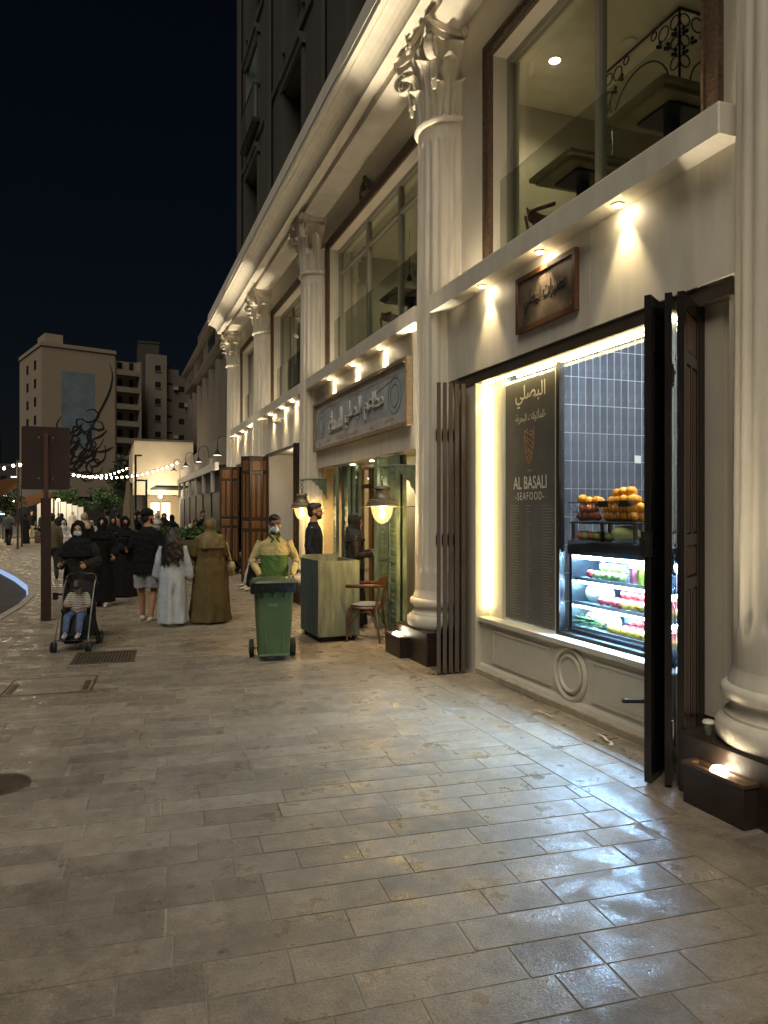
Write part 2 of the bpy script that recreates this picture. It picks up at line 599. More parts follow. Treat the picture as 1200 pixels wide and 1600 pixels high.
EDGE = [(-2.6, -6), (-2.3, 0), (-2.0, 6), (-1.72, 11), (-1.60, 13.0), (-1.43, 15.0), (-1.42, 16.8), (-1.63, 18.9), (-2.15, 21.5), (-3.2, 25.9), (-4.8, 29.5), (-8, 33), (-16, 36), (-60, 39)]
def edge_x(y):
    for (xa, ya), (xb, yb) in zip(EDGE, EDGE[1:]):
        if ya <= y <= yb:
            return xa + (xb - xa) * (y - ya) / (yb - ya)
    return -60
# one sheet under everything, reaching the horizon, and the street beside the pavement
g = MB(); g.quad((-900, -900, -0.16), (900, -900, -0.16), (900, 900, -0.16), (-900, 900, -0.16))
struct(g.build('ground', ASPHALT))
g = MB(); g.poly([(-60, -6, -0.12)] + [(x + .2, y, -0.12) for x, y in EDGE])
struct(g.build('road', ASPHALT))
g = MB(); g.poly([(x, y, -0.0032) for x, y in EDGE] + [(-60, 110, -0.0032), (40, 110, -0.0032), (40, -6, -0.0032)])
pavement = struct(g.build('pavement', MORTAR))
# kerb stones round the bend of the road
KERBGLOW = emis('kerb_headlight_glow', (0.45, 0.62, 1.0), .20)  # headlight falling on the kerb face, put in as a glowing skin
kerb = MB()
kglow = MB()
for (xa, ya), (xb, yb) in zip(EDGE[3:], EDGE[4:]):
    a = Vector((xa, ya, 0)); b = Vector((xb, yb, 0)); n = Vector((-(b - a).y, (b - a).x, 0)).normalized()
    L = (b - a).length; k = max(1, round(L / 0.9))
    for i in range(k):
        p = a.lerp(b, i / k + .01 / L); q = a.lerp(b, (i + 1) / k - .01 / L)
        o = n * 0.13
        kerb.prism([(p.x, p.y), (q.x, q.y), (q.x + o.x, q.y + o.y), (p.x + o.x, p.y + o.y)], -0.13, 0.012)
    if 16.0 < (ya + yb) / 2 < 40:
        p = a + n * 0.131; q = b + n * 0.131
        kglow.prism([(p.x, p.y), (q.x, q.y), (q.x + n.x * .025, q.y + n.y * .025), (p.x + n.x * .025, p.y + n.y * .025)], -0.118, 0.006)
kerb_o = struct(kerb.build('kerb', KERBST))
ko = kglow.build('kerb_headlit_face', KERBGLOW, kerb_o)

# paving: bond of long slabs, rows a little askew to the shops, plus a border along the shopfronts
PA = rad(4.47)
PU = Vector((math.cos(PA), -math.sin(PA)))     # along a row
PV = Vector((math.sin(PA), math.cos(PA)))      # across the rows
XB = 2.72
slabs = []     # (polygon corners, nearness)
def clip_x(pts, xmax=None, keep=None):
    out = []
    n = len(pts)
    for i in range(n):
        a = pts[i]; b = pts[(i + 1) % n]
        ia = keep(a); ib = keep(b)
        if ia >= 0: out.append(a)
        if (ia >= 0) != (ib >= 0):
            t = ia / (ia - ib)
            out.append((a[0] + (b[0] - a[0]) * t, a[1] + (b[1] - a[1]) * t))
    return out
COVERS = [(-0.93, -0.12, 7.55, 8.30), (-0.42, 0.30, 8.88, 9.60)]
gap = 0.0032
row = 0.205
r0 = random.Random(21)
nrow = 0
v = 0.6
while v < 56:
    h = row * r0.choice((0.94, 1.0, 1.0, 1.07))
    u = -11 + r0.uniform(0, .5)
    while u < 4.2:
        L = r0.choice((0.22, 0.31, 0.31, 0.42, 0.52, 0.62, 0.62, 0.70))
        c = [PU * (u + gap) + PV * (v + gap), PU * (u + L - gap) + PV * (v + gap), PU * (u + L - gap) + PV * (v + h - gap), PU * (u + gap) + PV * (v + h - gap)]
        u += L
        pts = [(q.x, q.y) for q in c]
        if min(p[0] for p in pts) > XB or max(p[0] - edge_x(p[1]) for p in pts) < 0.0:
            continue
        pts = clip_x(pts, keep=lambda p: XB - 0.003 - p[0])
        if len(pts) < 3: continue
        if min(p[0] - edge_x(p[1]) for p in pts) < 0.0:
            ym = sum(p[1] for p in pts) / len(pts); ex = edge_x(ym)
            pts = clip_x(pts, keep=lambda p: p[0] - ex - 0.002)
            if len(pts) < 3: continue
        cx = sum(p[0] for p in pts) / len(pts); cy = sum(p[1] for p in pts) / len(pts)
        # far slabs out of the picture on the left are left to the mortar sheet
        if cx < -0.085 * cy - 1.2: continue
        w = max(p[0] for p in pts) - min(p[0] for p in pts)
        if w < 0.05: continue
        pts = [(x + r0.uniform(-.0028, .0028), yy + r0.uniform(-.0022, .0022)) for x, yy in pts]
        slabs.append((pts, cx, cy))
    v += h
y0 = {}
xb = XB
for wdt in (0.30, 0.26, 0.33):
    y = 0.8 + r0.uniform(0, .4)
    while y < 26:
        L = r0.choice((0.42, 0.55, 0.62, 0.75))
        slabs.append(([(xb + gap, y + gap), (xb + wdt - gap, y + gap), (xb + wdt - gap, y + L - gap), (xb + gap, y + L - gap)], xb + wdt / 2, y + L / 2))
        y += L
    xb += wdt
def slab_mesh(mb, pts, cx, cy):
    z = r0.uniform(-0.0010, 0.0008)
    tx, ty = r0.uniform(-.003, .003), r0.uniform(-.003, .003)
    n = len(pts)
    ch = 0.0022
    top = []
    rim = []
    for x, yy in pts:
        dx, dy = cx - x, cy - yy
        dl = math.hypot(dx, dy) or 1
        zz = z + tx * (x - cx) + ty * (yy - cy)
        top.append((x + dx / dl * ch * 1.4, yy + dy / dl * ch * 1.4, zz))
        rim.append((x, yy, zz - ch))
    vs = top + rim + [(x, yy, -0.03) for x, yy in pts]
    fs = [tuple(range(n))]
    for k in range(n):
        j = (k + 1) % n
        fs.append((k, n + k, n + j, j)); fs.append((n + k, 2 * n + k, 2 * n + j, n + j))
    mb._add(vs, fs)
# camera-visible near ones become single pavers
def in_view(cx, cy):
    A_ = math.atan(430 / 1156); s, c = math.sin(A_), math.cos(A_)
    d = cx * s + cy * c
    if d < 2.25: return None
    uu = 600 + 1156 * (cx * c - cy * s) / d
    return d if -40 < uu < 1240 else None
vis = [(in_view(cx, cy), i) for i, (p, cx, cy) in enumerate(slabs)]
near = sorted((d, i) for d, i in vis if d is not None)[:300]
nearset = {i for d, i in near}
rest = MB()
for i, (pts, cx, cy) in enumerate(slabs):
    if i in nearset:
        one = MB(); slab_mesh(one, [(x - cx, yy - cy) for x, yy in pts], 0, 0)
        one.build('paver', PAVER, pavement, loc=(cx, cy, 0))
    else:
        slab_mesh(rest, pts, cx, cy)
ro = rest.build('paver_field', PAVER, pavement)
ro['kind'] = 'stuff'

# ================================================================== the colonnaded building
XW, XP, XL, XG = 3.75, 3.60, 3.42, 3.94
CY = [3.135, 7.92, 13.61, 18.46, 22.90]
BEND = 23.3
bld = thing('colonnade_building', 'long cream building with fluted columns, lit cornice and shopfronts, dark tower above', 'building')
BAYS = [  # frame y0, y1, panel bottom z
    (3.74, 6.97, 3.17), (8.50, 13.03, 2.50), (14.20, 17.88, 3.11), (19.02, 22.34, 3.12)]
FT = 6.60      # top of the brown frame
# upper wall, piers, header
w = MB()
w.box(XW, 4.06, -4, BEND, FT - .15, 7.30)
edges = [-4] + [e for b in BAYS for e in (b[0] + .15, b[1] - .15)] + [BEND]
for a, b in zip(edges[0::2], edges[1::2]):
    w.box(XW, 4.06, a, b, 3.3, FT - .15)
w.box(4.02, 4.3, BEND - .25, BEND, 0, 3.4)
w.build('wall', CREAM, bld)
# end wall of the wing
w = MB(); w.box(3.80, 11.9, BEND - .26, BEND - .02, 0.0, 7.8); w.box(3.8, 12, -4.2, -4, 0, 7.8); w.box(11.9, 12.1, -4.2, BEND, 0, 7.8)
w.box(3.70, 12, -4, BEND, 7.86, 7.99)
w.build('rear_wall', CREAM, bld)
# floor slab between the storeys
w = MB(); w.box(3.96, 11.9, -4, BEND - .26, 3.98, 4.20); w.build('floor_slab', CREAM_W, bld)
w = MB(); w.box(4.06, 11.9, -4, BEND - .26, 6.62, 6.70); w.build('upper_ceiling', CREAM_W, bld)
# carved brown frames and the windows
GREENGREY = mat('window_aluminium', (0.33, 0.32, 0.27), 0.4, 0.4)
for bi, (a, b, zb) in enumerate(BAYS):
    f = MB()
    t = .15
    f.box(XW - .035, XW - .001, a, a + t, 4.17, FT); f.box(XW - .035, XW - .001, b - t, b, 4.17, FT)
    f.box(XW - .035, XW - .001, a + t, b - t, FT - t, FT)
    for yy in (a + .012, a + t - .012, b - t + .012, b - .012):
        f.box(XW - .05, XW - .036, yy - .012, yy + .012, 4.17, FT - (.0 if (yy < a + .05 or yy > b - .05) else t))
    f.box(XW - .05, XW - .036, a + .024, b - .024, FT - .026, FT - .002)
    win = pempty('window', bld)
    f.build('carved_frame', CARVED, win)
    o0, o1, zt = a + t, b - t, FT - t
    f = MB()
    if bi == 0: mull = [5.29]
    elif bi == 1: mull = [9.9, 11.3]
    else: mull = [(o0 * 2 + o1) / 3, (o0 + 2 * o1) / 3]
    for y in [o0 + .035] + mull + [o1 - .035]:
        f.box(XG - .03, XG + .05, y - .03, y + .03, 4.2, zt)
    f.box(XG - .028, XG + .048, o0, o1, zt - .07, zt - .001); f.box(XG - .028, XG + .048, o0, o1, 4.201, 4.25)
    if bi == 1:
        f.box(XG - .027, XG + .047, o0, o1, 5.98, 6.03)
    f.build('frame', GREENGREY, win)
    ys = [o0] + mull + [o1]
    for k in range(len(ys) - 1):
        p = MB(); p.box(XG, XG + .008, ys[k] + .03, ys[k + 1] - .03, 4.25, zt - .07)
        p.build('pane', GLASS, win)
    # frameless glass guard in front
    p = MB(); p.box(XG - .12, XG - .112, o0 + .02, o1 - .02, 4.17, 5.15)
    p.build('glass_guard', GLASS, win)
# carved crest above bay two
crest = MB()
for k in range(9):
    a = PI * k / 8
    crest.ball((XW - .05, 10.8 + .17 * math.cos(a), FT + .02 + .16 * math.sin(a) * (1 + .35 * (k == 4))), (.035, .055, .06), 8, 6)
crest.ball((XW - .06, 10.8, FT + .05), (.05, .1, .08), 10, 6)
crest.build('carved_crest', CARVED, bld)

# cornice
prof = [(3.745, 7.15), (3.34, 7.15), (3.34, 7.27), (3.25, 7.27), (3.25, 7.195), (3.14, 7.195), (3.135, 7.24), (3.115, 7.295), (3.08, 7.345), (3.03, 7.385), (2.975, 7.41), (2.93, 7.418), (2.93, 7.432), (2.862, 7.432), (2.862, 7.51), (2.85, 7.52), (2.85, 7.74), (3.9, 7.86), (3.9, 7.31), (3.745, 7.31)]
c = MB(); c.extr_y(list(reversed(prof)), -4, BEND - .1)
cornice = c.build('cornice', CREAM_W, bld)
# ledges, panel walls, spots
LEDGES = [(3.45, 7.72), (8.16, 13.38), (13.86, 18.22), (18.72, 22.66)]
SPOTS = [[6.61, 5.56, 4.51], [9.61, 10.82, 12.09], [14.80, 15.80, 17.0], [19.60, 20.84, 22.1]]
SEAMS = [[6.15, 4.96, 3.79], [], [16.0], []]
TRIM = mat('spot_trim', (0.75, 0.73, 0.68), 0.35)
for bi in range(4):
    a, b = LEDGES[bi]
    l = MB(); l.bbox(XL, XW + .02, a, b, 3.97, 4.165, .008)
    ledge = l.build('ledge', CREAM_W, bld)
    zb = BAYS[bi][2]
    cuts = [a - .02] + sorted(SEAMS[bi]) + [b - .02 if bi == 0 else b]
    for k in range(len(cuts) - 1):
        p = MB(); p.box(XP, XP + .14, cuts[k] + .0022, cuts[k + 1] - .0022, zb, 3.968)
        p.build('wall_panel', PANEL, bld)
    s = MB(); s.box(XL + .05, XL + .085, a + .5, b - .45, 4.166, 4.182)
    s.build('ledge_uplight_strip', emis('ledge_strip_glow', (1.0, 0.82, 0.58), 9), bld)
    for y in SPOTS[bi]:
        s = MB(); s.lathe([(.047, 3.958), (.05, 3.966), (.05, 3.969)], 20, XL + .095, y)
        d = s.build('downlight', TRIM, bld, True)
        s = MB(); s.lathe([(.034, 3.9545), (.034, 3.9575)], 16, XL + .095, y)
        s.build('lens', LENS, d)
        e = [12, 34, 14, 14][bi]
        lamp('SPOT', 'downlight_beam', (XL + .095, y, 3.945), e, WARM2, (0.16 if bi == 1 else 0.07, 0, -1), None, .02, 66, .75)
        lamp('POINT', 'downlight_spill', (XL + .095, y, 3.90), 0.28, WARM2, None, None, .02)

# pilasters behind the columns and reveal walls
for y in CY:
    p = MB(); p.box(3.66, 3.96, y - .46, y + .46, 0, 3.965)
    p = p.build('pilaster', STONE, bld)
    for s in (-1, 1):
        for xo, yo, wd in ((3.645, .445, .012), (3.652, .40, .008)):
            q = MB(); q.box(xo, 3.6595, y + s * yo - wd, y + s * yo + wd, 0.35, 3.96)
            q.build('moulding', STONE, p)

# ---- columns
def flute_shaft():
    NF = 20; per = 8; seg = NF * per
    zs = [.80, .98, 1.03, 1.045, 1.065, 1.09, 1.12, 3.4, 5.86, 5.90, 5.93, 5.95, 5.965, 6.06, 6.12]
    dep = {1.03: 0, 1.045: .5, 1.065: .78, 1.09: .93, 1.12: 1, 3.4: 1, 5.86: 1, 5.90: .93, 5.93: .7, 5.95: .4, 5.965: 0}
    vs = []; fs = []
    for z in zs:
        t = (z - .8) / 5.3
        R_ = .386 - .036 * t ** 1.3
        dz = dep.get(z, 0)
        for k in range(seg):
            a = 2 * PI * k / seg
            ph = (k % per) / per
            x = (ph - .5) / .27
            dd = .024 * math.sqrt(max(0, 1 - x * x)) if abs(x) < 1 else 0
            lim = 1.0
            if 0 < dz < 1:
                lim = dz if abs(x) < dz + .05 else 0
            elif dz == 0:
                lim = 0
            r = R_ - dd * lim
            vs.append((r * math.cos(a), r * math.sin(a), z))
    for i in range(len(zs) - 1):
        for k in range(seg):
            j = (k + 1) % seg
            fs.append((i * seg + k, i * seg + j, (i + 1) * seg + j, (i + 1) * seg + k))
    m = MB(); m._add(vs, fs)
    return m.mesh('shaft')
def acanthus(h, w, out, curl):
    """lobed leaf growing up in local z, outwards in local x"""
    nu, nt = 9, 12
    vs = []
    for i in range(nt + 1):
        t = i / nt
        # path
        if t < .7:
            s = t / .7
            z = h * .92 * s; x = .02 + out * .35 * s ** 2
            tilt = 0
        else:
            s = (t - .7) / .3
            ang = s * 2.5
            x = .02 + out * .35 + curl * (1 - math.cos(ang)) * 1.1
            z = h * .92 + curl * math.sin(ang) * .9
        lob = abs(math.sin(t * PI * 4.2))
        wid = w * (.55 + .45 * math.sin(min(1, t * 1.15) * PI * .62)) * (1 - .75 * max(0, t - .72) / .28) * (.80 + .26 * lob)
        for k in range(nu):
            q = -1 + 2 * k / (nu - 1)
            rib = .012 * math.cos(q * PI * 3) * (1 - t * .5) + .012 * (1 - abs(q))
            vs.append((x + rib - .05 * w * q * q / .1 * .4, q * wid, z + .014 * abs(q) * math.sin(t * PI * 8.4)))
    fs = []
    for i in range(nt):
        for k in range(nu - 1):
            fs.append((i * nu + k, i * nu + k + 1, (i + 1) * nu + k + 1, (i + 1) * nu + k))
    n0 = len(vs)
    vs += [(x - .016, y, z - .004) for x, y, z in vs]
    fs += [tuple(reversed([i + n0 for i in f])) for f in fs]
    rim = [k for k in range(nu)] + [i * nu + nu - 1 for i in range(1, nt + 1)] + [nt * nu + k for k in range(nu - 2, -1, -1)] + [i * nu for i in range(nt - 1, 0, -1)]
    for k in range(len(rim)):
        p_, q_ = rim[k], rim[(k + 1) % len(rim)]
        fs.append((q_, p_, p_ + n0, q_ + n0))
    m = MB(); m._add(vs, fs)
    return m.mesh('acanthus_leaf')
def volute():
    m = MB()
    pts = []; rr = []
    for k in range(30):
        t = k / 29
        a = t * 2.3 * 2 * PI
        r = .115 * (1 - t) ** 1.1 + .014
        pts.append((.51 - .085 + r * math.cos(-a + PI * .5), 0, 6.86 - .02 + r * math.sin(-a + PI * .5)))
        rr.append((.052 - .022 * t, .017))
    m.tube(pts, rr, 8, side=(0, 1, 0))
    m.ball((.425, 0, 6.845), (.02, .05, .02), 8, 6)
    # stalk rising from the bell
    m.tube([(.33, 0, 6.45), (.345, 0, 6.65), (.37, 0, 6.83), (.43, 0, 6.955)], [(.03, .02), (.035, .02), (.045, .018), (.052, .017)], 8, side=(0, 1, 0))
    return m.mesh('volute')
def abacus_mesh(rmax, z0, z1, dip):
    m = MB()
    pts = []
    for q in range(4):
        a0 = PI / 4 + q * PI / 2
        for k in range(10):
            t = k / 10
            c0 = Vector((math.cos(a0), math.sin(a0))) * rmax
            c1 = Vector((math.cos(a0 + PI / 2), math.sin(a0 + PI / 2))) * rmax
            p = c0.lerp(c1, t)
            nrm = -(c0 + c1).normalized()
            p = p + nrm * dip * (math.sin(PI * t))
            if k == 0:
                tt = (c1 - c0).normalized() * .05
                pv = (Vector((math.cos(a0 - PI / 2), math.sin(a0 - PI / 2))) * rmax - c0).normalized() * .05
                pts.append(tuple(c0 + pv)); pts.append(tuple(c0 + tt))
            else:
                pts.append(tuple(p))
    m.prism(pts, z0, z1)
    return m
SHAFT = flute_shaft()
LEAF1 = acanthus(.36, .105, .10, .055)
LEAF2 = acanthus(.62, .11, .16, .07)
VOL = volute()
ab = abacus_mesh(.72, 7.07, 7.148, .12); ab2 = abacus_mesh(.67, 6.995, 7.071, .115)
ABAC = MB(); ABAC.v = ab.v + ab2.v; ABAC.f = ab.f + [tuple(i + len(ab.v) for i in f) for f in ab2.f]
ABACM = ABAC.mesh('abacus')
bm_ = MB(); bm_.lathe([(.35, 6.12), (.385, 6.125), (.40, 6.15), (.39, 6.175), (.352, 6.185), (.335, 6.22), (.335, 6.55), (.36, 6.8), (.43, 6.98), (.44, 7.0)], 40)
BELLM = bm_.mesh('capital_bell')
bm_ = MB(); bm_.lathe([(.462, .37), (.475, .39), (.482, .43), (.478, .475), (.455, .505), (.43, .515), (.43, .53), (.405, .55), (.396, .58), (.402, .605), (.425, .62), (.445, .63), (.452, .655), (.445, .685), (.425, .70), (.41, .705), (.405, .73), (.392, .76), (.386, .80)], 48)
BASEM = bm_.mesh('column_base')
bm_ = MB()
for k in range(6):
    a = k * PI / 3
    bm_.ball((.505, .04 * math.cos(a), 7.06 + .04 * math.sin(a)), (.025, .03, .03), 8, 6)
bm_.ball((.52, 0, 7.06), .028, 8, 6)
FLM = bm_.mesh('fleuron')
for ci, y in enumerate(CY):
    colm = pempty('column', bld, (XW, y, 0))
    obj('shaft', SHAFT, STONE, colm, True)
    obj('column_base', BASEM, STONE, colm, True)
    obj('capital_bell', BELLM, STONE, colm, True)
    obj('abacus', ABACM, STONE, colm)
    for k in range(8):
        a = 2 * PI * k / 8
        if math.cos(a) > .1: continue
        o = obj('acanthus_leaf', LEAF1, STONE, colm, True, (.33 * math.cos(a), .33 * math.sin(a), 6.19), (0, 0, a))
    for k in range(8):
        a = 2 * PI * (k + .5) / 8
        if math.cos(a) > .1: continue
        o = obj('acanthus_leaf', LEAF2, STONE, colm, True, (.325 * math.cos(a), .325 * math.sin(a), 6.19), (0, 0, a))
    for k in (1, 2):
        a = PI / 4 + k * PI / 2
        obj('volute', VOL, STONE, colm, True, (.13 * math.cos(a), .13 * math.sin(a), 0.02), (0, 0, a))
    obj('fleuron', FLM, STONE, colm, True, None, (0, 0, PI))
    for s in (-1, 1):
        obj('fleuron', FLM, STONE, colm, True, None, (0, 0, s * PI / 2))
    # plinth: dark metal-clad box
    p = MB(); p.bbox(3.265 - XW, 3.90 - XW, -.485, .485, 0, .37, .012)
    p.build('plinth', PLINTHM, colm)

# ---- tower above
tw = MB()
XT = 3.86
tw.box(XT + .35, 12, -4, BEND - .12, 7.9, 44)
WIN = []
for fl in range(9):
    for yc in (21.05, 16.1, 11.2, 6.2):
        WIN.append((yc, 9.2 + fl * 3.25))
# thickness wall made of piers and bands so that the windows are real recesses
ys = []
for yc in (21.05, 16.1, 11.2, 6.2): ys += [yc - .85, yc + .85]
ys = sorted(ys)
eds = [-4] + ys + [BEND - .12]
for a, b in zip(eds[0::2], eds[1::2]):
    tw.box(XT, XT + .348, a, b, 7.9, 44)
for a, b in zip(ys[0::2], ys[1::2]):
    z = 7.9
    for fl in range(10):
        zb_, zt_ = 9.2 + fl * 3.25, 11.4 + fl * 3.25
        tw.box(XT + .002, XT + .346, a, b, z, zb_); z = zt_
    tw.box(XT + .002, XT + .346, a, b, z, 44)
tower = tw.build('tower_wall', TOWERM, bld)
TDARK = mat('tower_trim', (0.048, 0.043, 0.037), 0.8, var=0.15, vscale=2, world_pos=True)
DARKPANE = mat('dark_pane', (0.02, 0.022, 0.024), 0.12)
LITPANE = mat('lit_pane', (0.2, 0.24, 0.2), 0.3, emit=(0.62, 0.78, 0.62), estr=0.3)
trim = MB()
for fl in range(9):
    z = 8.75 + fl * 3.25
    trim.box(XT - .05, XT - .001, -4, BEND - .1, z, z + .14)
for yc in (23.05, 18.6, 13.7, 8.7):
    trim.box(XT - .12, XT - .052, yc - .28, yc + .28 if yc < 23 else BEND - .1, 8.0, 44)
for yc, z in WIN:
    for s in (-1, 1):
        trim.box(XT - .06, XT - .002, yc + s * .93 - .07, yc + s * .93 + .07, z - .05, z + 2.3)
    trim.box(XT - .10, XT - .003, yc - 1.05, yc + 1.05, z + 2.301, z + 2.5)
    trim.box(XT - .14, XT - .004, yc - .9, yc + .9, z + 2.501, z + 2.62)
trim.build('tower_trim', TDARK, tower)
for yc, z in WIN:
    if z > 30: continue
    lit = abs(yc - 21.05) < .1 and abs(z - (9.2 + 3.25)) < .1
    p = MB(); p.box(XT + .28, XT + .30, yc - .85, yc + .85, z, z + 2.2)
    p.build('tower_window', LITPANE if lit else DARKPANE, tower)
    if not lit: continue
    bal = MB()
    bal.box(XT - .20, XT - .002, yc - 1.05, yc + 1.05, z - .16, z - .04)
    bal.box(XT - .20, XT - .17, yc - 1.05, yc + 1.05, z + .86, z + .9)
    for s in (-1, 1):
        bal.box(XT - .18, XT - .01, yc + s * 1.03 - .015, yc + s * 1.03 + .015, z + .861, z + .899)
    k = 0
    while k < 15:
        yy = yc - 1.02 + k * .1457
        bal.box(XT - .19, XT - .176, yy - .008, yy + .008, z - .039, z + .859); k += 1
    for k in range(1):
        for s in (-1, 1):
            bal.box(XT - .1 + k * .18, XT - .088 + k * .18, yc + s * 1.03 - .008, yc + s * 1.03 + .008, z - .039, z + .86)
    bal.build('balcony', BLACKMETAL if not lit else BLACKMETAL, tower)
# ================================================================== juice shop (first bay)
SX0, SX1, SY0, SY1 = 3.95, 6.35, 3.6, 6.72
LED_W = emis('led_warm', (1.0, 0.80, 0.36), 6.0)
LED_C = emis('led_cool', (0.38, 0.66, 1.0), 85.0)
SHOPM = mat('shop_plaster', (0.55, 0.52, 0.45), 0.6, var=0.06, vscale=4, world_pos=True)
DARKFLOOR = mat('shop_floor', (0.14, 0.13, 0.12), 0.4, var=0.2)
w = MB(); w.box(3.96, 6.4, 3.5, 7.2, 0.0, 0.08); w.build('shop_floor', DARKFLOOR, bld)
w = MB(); w.box(3.75, 6.4, 3.5, 7.3, 3.86, 3.95); w.build('shop_ceiling', SHOPM, bld)
w = MB(); w.box(SX1, SX1 + .1, 3.5, 7.2, 0.08, 3.86); w.build('shop_back_wall', SHOPM, bld)
w = MB(); w.box(3.96, SX1, SY0 - .1, SY0, 0.08, 3.86); w.build('shop_side_wall', SHOPM, bld)
# tiled side wall: stacked slim navy tiles with pale joints
GROUT = mat('tile_grout', (0.42, 0.46, 0.52), 0.8)
NAVY = mat('navy_tile', (0.062, 0.070, 0.095), 0.22, var=0.30, vscale=6, island=0.22, rvar=0.08, bump=0.06, bscale=12)
tw_ = MB(); tw_.box(3.88, SX1, SY1, SY1 + .12, 0.08, 3.86)
tiled = tw_.build('tiled_wall', GROUT, bld)
t = MB(); t.bbox(-.0425, .0425, -.006, .0, -.146, .146, .003)
t.M = Matrix.Identity(4)
TILE = t.mesh('tile')
TP, TH = 0.0925, 0.300
nx = int((SX1 - 3.90) / TP)
cnt = 0
for i in range(nx):
    for j in range(12):
        z = 0.30 + j * TH
        if z > 3.75: continue
        x = 3.94 + i * TP
        if cnt < 300 and z > 1.0:
            obj('tile', TILE, NAVY, tiled, False, (x, SY1 - .0005, z + .0)); cnt += 1
        elif z > 1.0 or i % 1 == 0:
            pass
low = MB()
for i in range(nx):
    for j in range(3):
        z = 0.30 + j * TH
        if z > 1.0: continue
        low.bbox(3.93 + i * TP - .0425, 3.93 + i * TP + .0425, SY1 - .0065, SY1 - .0005, z - .146, z + .146, .003)
lo_ = low.build('lower_tiles', NAVY, tiled); lo_['kind'] = 'stuff'
# socket plate
s = MB(); s.bbox(5.45, 5.535, SY1 - .022, SY1 - .008, 2.24, 2.325, .004)
for dx, dz in ((0, .02), (-.015, -.012), (.015, -.012)):
    s.box(5.49 + dx - .004, 5.49 + dx + .004, SY1 - .024, SY1 - .0221, 2.282 + dz - .006, 2.282 + dz + .006)
s.build('socket_plate', mat('white_plastic', (0.72, 0.72, 0.68), 0.35), tiled)

# bulkhead below the glass
BULK = mat('bulkhead_paint', (0.58, 0.545, 0.45), 0.45, var=0.06, vscale=5, bump=0.05, world_pos=True)
bulk = MB(); bulk.box(3.70, 3.86, 3.86, 6.98, 0.055, 0.555)
bulkhead = bulk.build('bulkhead', BULK, bld)
s = MB(); s.bbox(3.645, 3.875, 3.86, 6.975, 0.556, 0.60, .006); s.build('sill', BULK, bulkhead)
s = MB(); s.box(3.63, 3.86, 3.86, 6.98, 0.0, 0.054); s.build('threshold', mat('threshold_stone', (0.36, 0.32, 0.25), 0.6, var=.25, vscale=8, world_pos=True), bulkhead)
s = MB(); s.extr_y([(3.70, .055), (3.70, .11), (3.685, .105), (3.668, .085), (3.66, .055)], 3.86, 6.98); s.build('skirting', BULK, bulkhead)
def frame_panel(y0, y1, z0, z1, notch=None):
    m = MB()
    t_ = .026
    def bar(a, b):
        m.box(3.683, 3.6995, a[0], b[0], a[1], b[1])
    bar((y0, z1 - t_), (y1, z1)); bar((y0, z0), (y1, z0 + t_)); bar((y0, z0 + t_), (y0 + t_, z1 - t_)); bar((y1 - t_, z0 + t_), (y1, z1 - t_))
    m.box(3.690, 3.6992, y0 + t_ + .004, y1 - t_ - .004, z0 + t_ + .004, z1 - t_ - .004)
    return m
frame_panel(5.66, 6.72, .15, .49).build('moulded_panel', BULK, bulkhead)
frame_panel(4.02, 5.06, .15, .49).build('moulded_panel', BULK, bulkhead)
s = MB()
for r0_, r1_, x in ((.215, .026, 3.686), (.150, .022, 3.684)):
    s.torus((x, 5.36, .32), r0_, r1_, (1, 0, 0), 48, 8)
s.lathe([(.20, -.006), (.20, .006)], 40)
s2 = MB(); s2.M = Matrix.Translation((3.692, 5.36, .32)) @ Matrix.Rotation(PI / 2, 4, 'Y'); s2.lathe([(.145, -.006), (.145, .006)], 40); s2.torus((0, 0, -.004), .215, .024, (0, 0, 1), 48, 8); s2.torus((0, 0, -.006), .150, .019, (0, 0, 1), 48, 8)
s2.build('round_moulding', BULK, bulkhead, True)

# jambs and head of the opening
s = MB(); s.box(3.63, 3.86, 6.985, 7.46, 0, 3.165); s.build('opening_jamb', BULK, bld)
s = MB(); s.box(3.72, 3.86, 3.52, 3.852, 0, 3.165); s.box(3.70, 3.719, 3.70, 3.852, 0.36, 3.165); s.build('opening_jamb', CREAM, bld)
s = MB(); s.box(3.79, 3.86, 6.70, 6.984, .60, 3.10); s.build('jamb_return', BULK, bld)
HEADB = mat('head_beam', (0.075, 0.058, 0.040), 0.5, var=0.3, vscale=6, world_pos=True)
s = MB(); s.box(3.62, 3.80, 3.55, 7.4, 3.055, 3.1675); s.build('head_beam', HEADB, bld)
# led strips on the jamb and under the head
s = MB(); s.box(3.74, 3.765, 6.945, 6.983, .68, 3.03); s.build('led_strip', LED_W, bld)
s = MB(); s.box(3.69, 3.715, 3.9, 6.94, 3.038, 3.054); s.build('led_strip', LED_W, bld)
s = MB(); s.box(3.90, 3.92, 3.7, 6.6, 3.075, 3.094); s.build('led_strip', LED_W, bld)
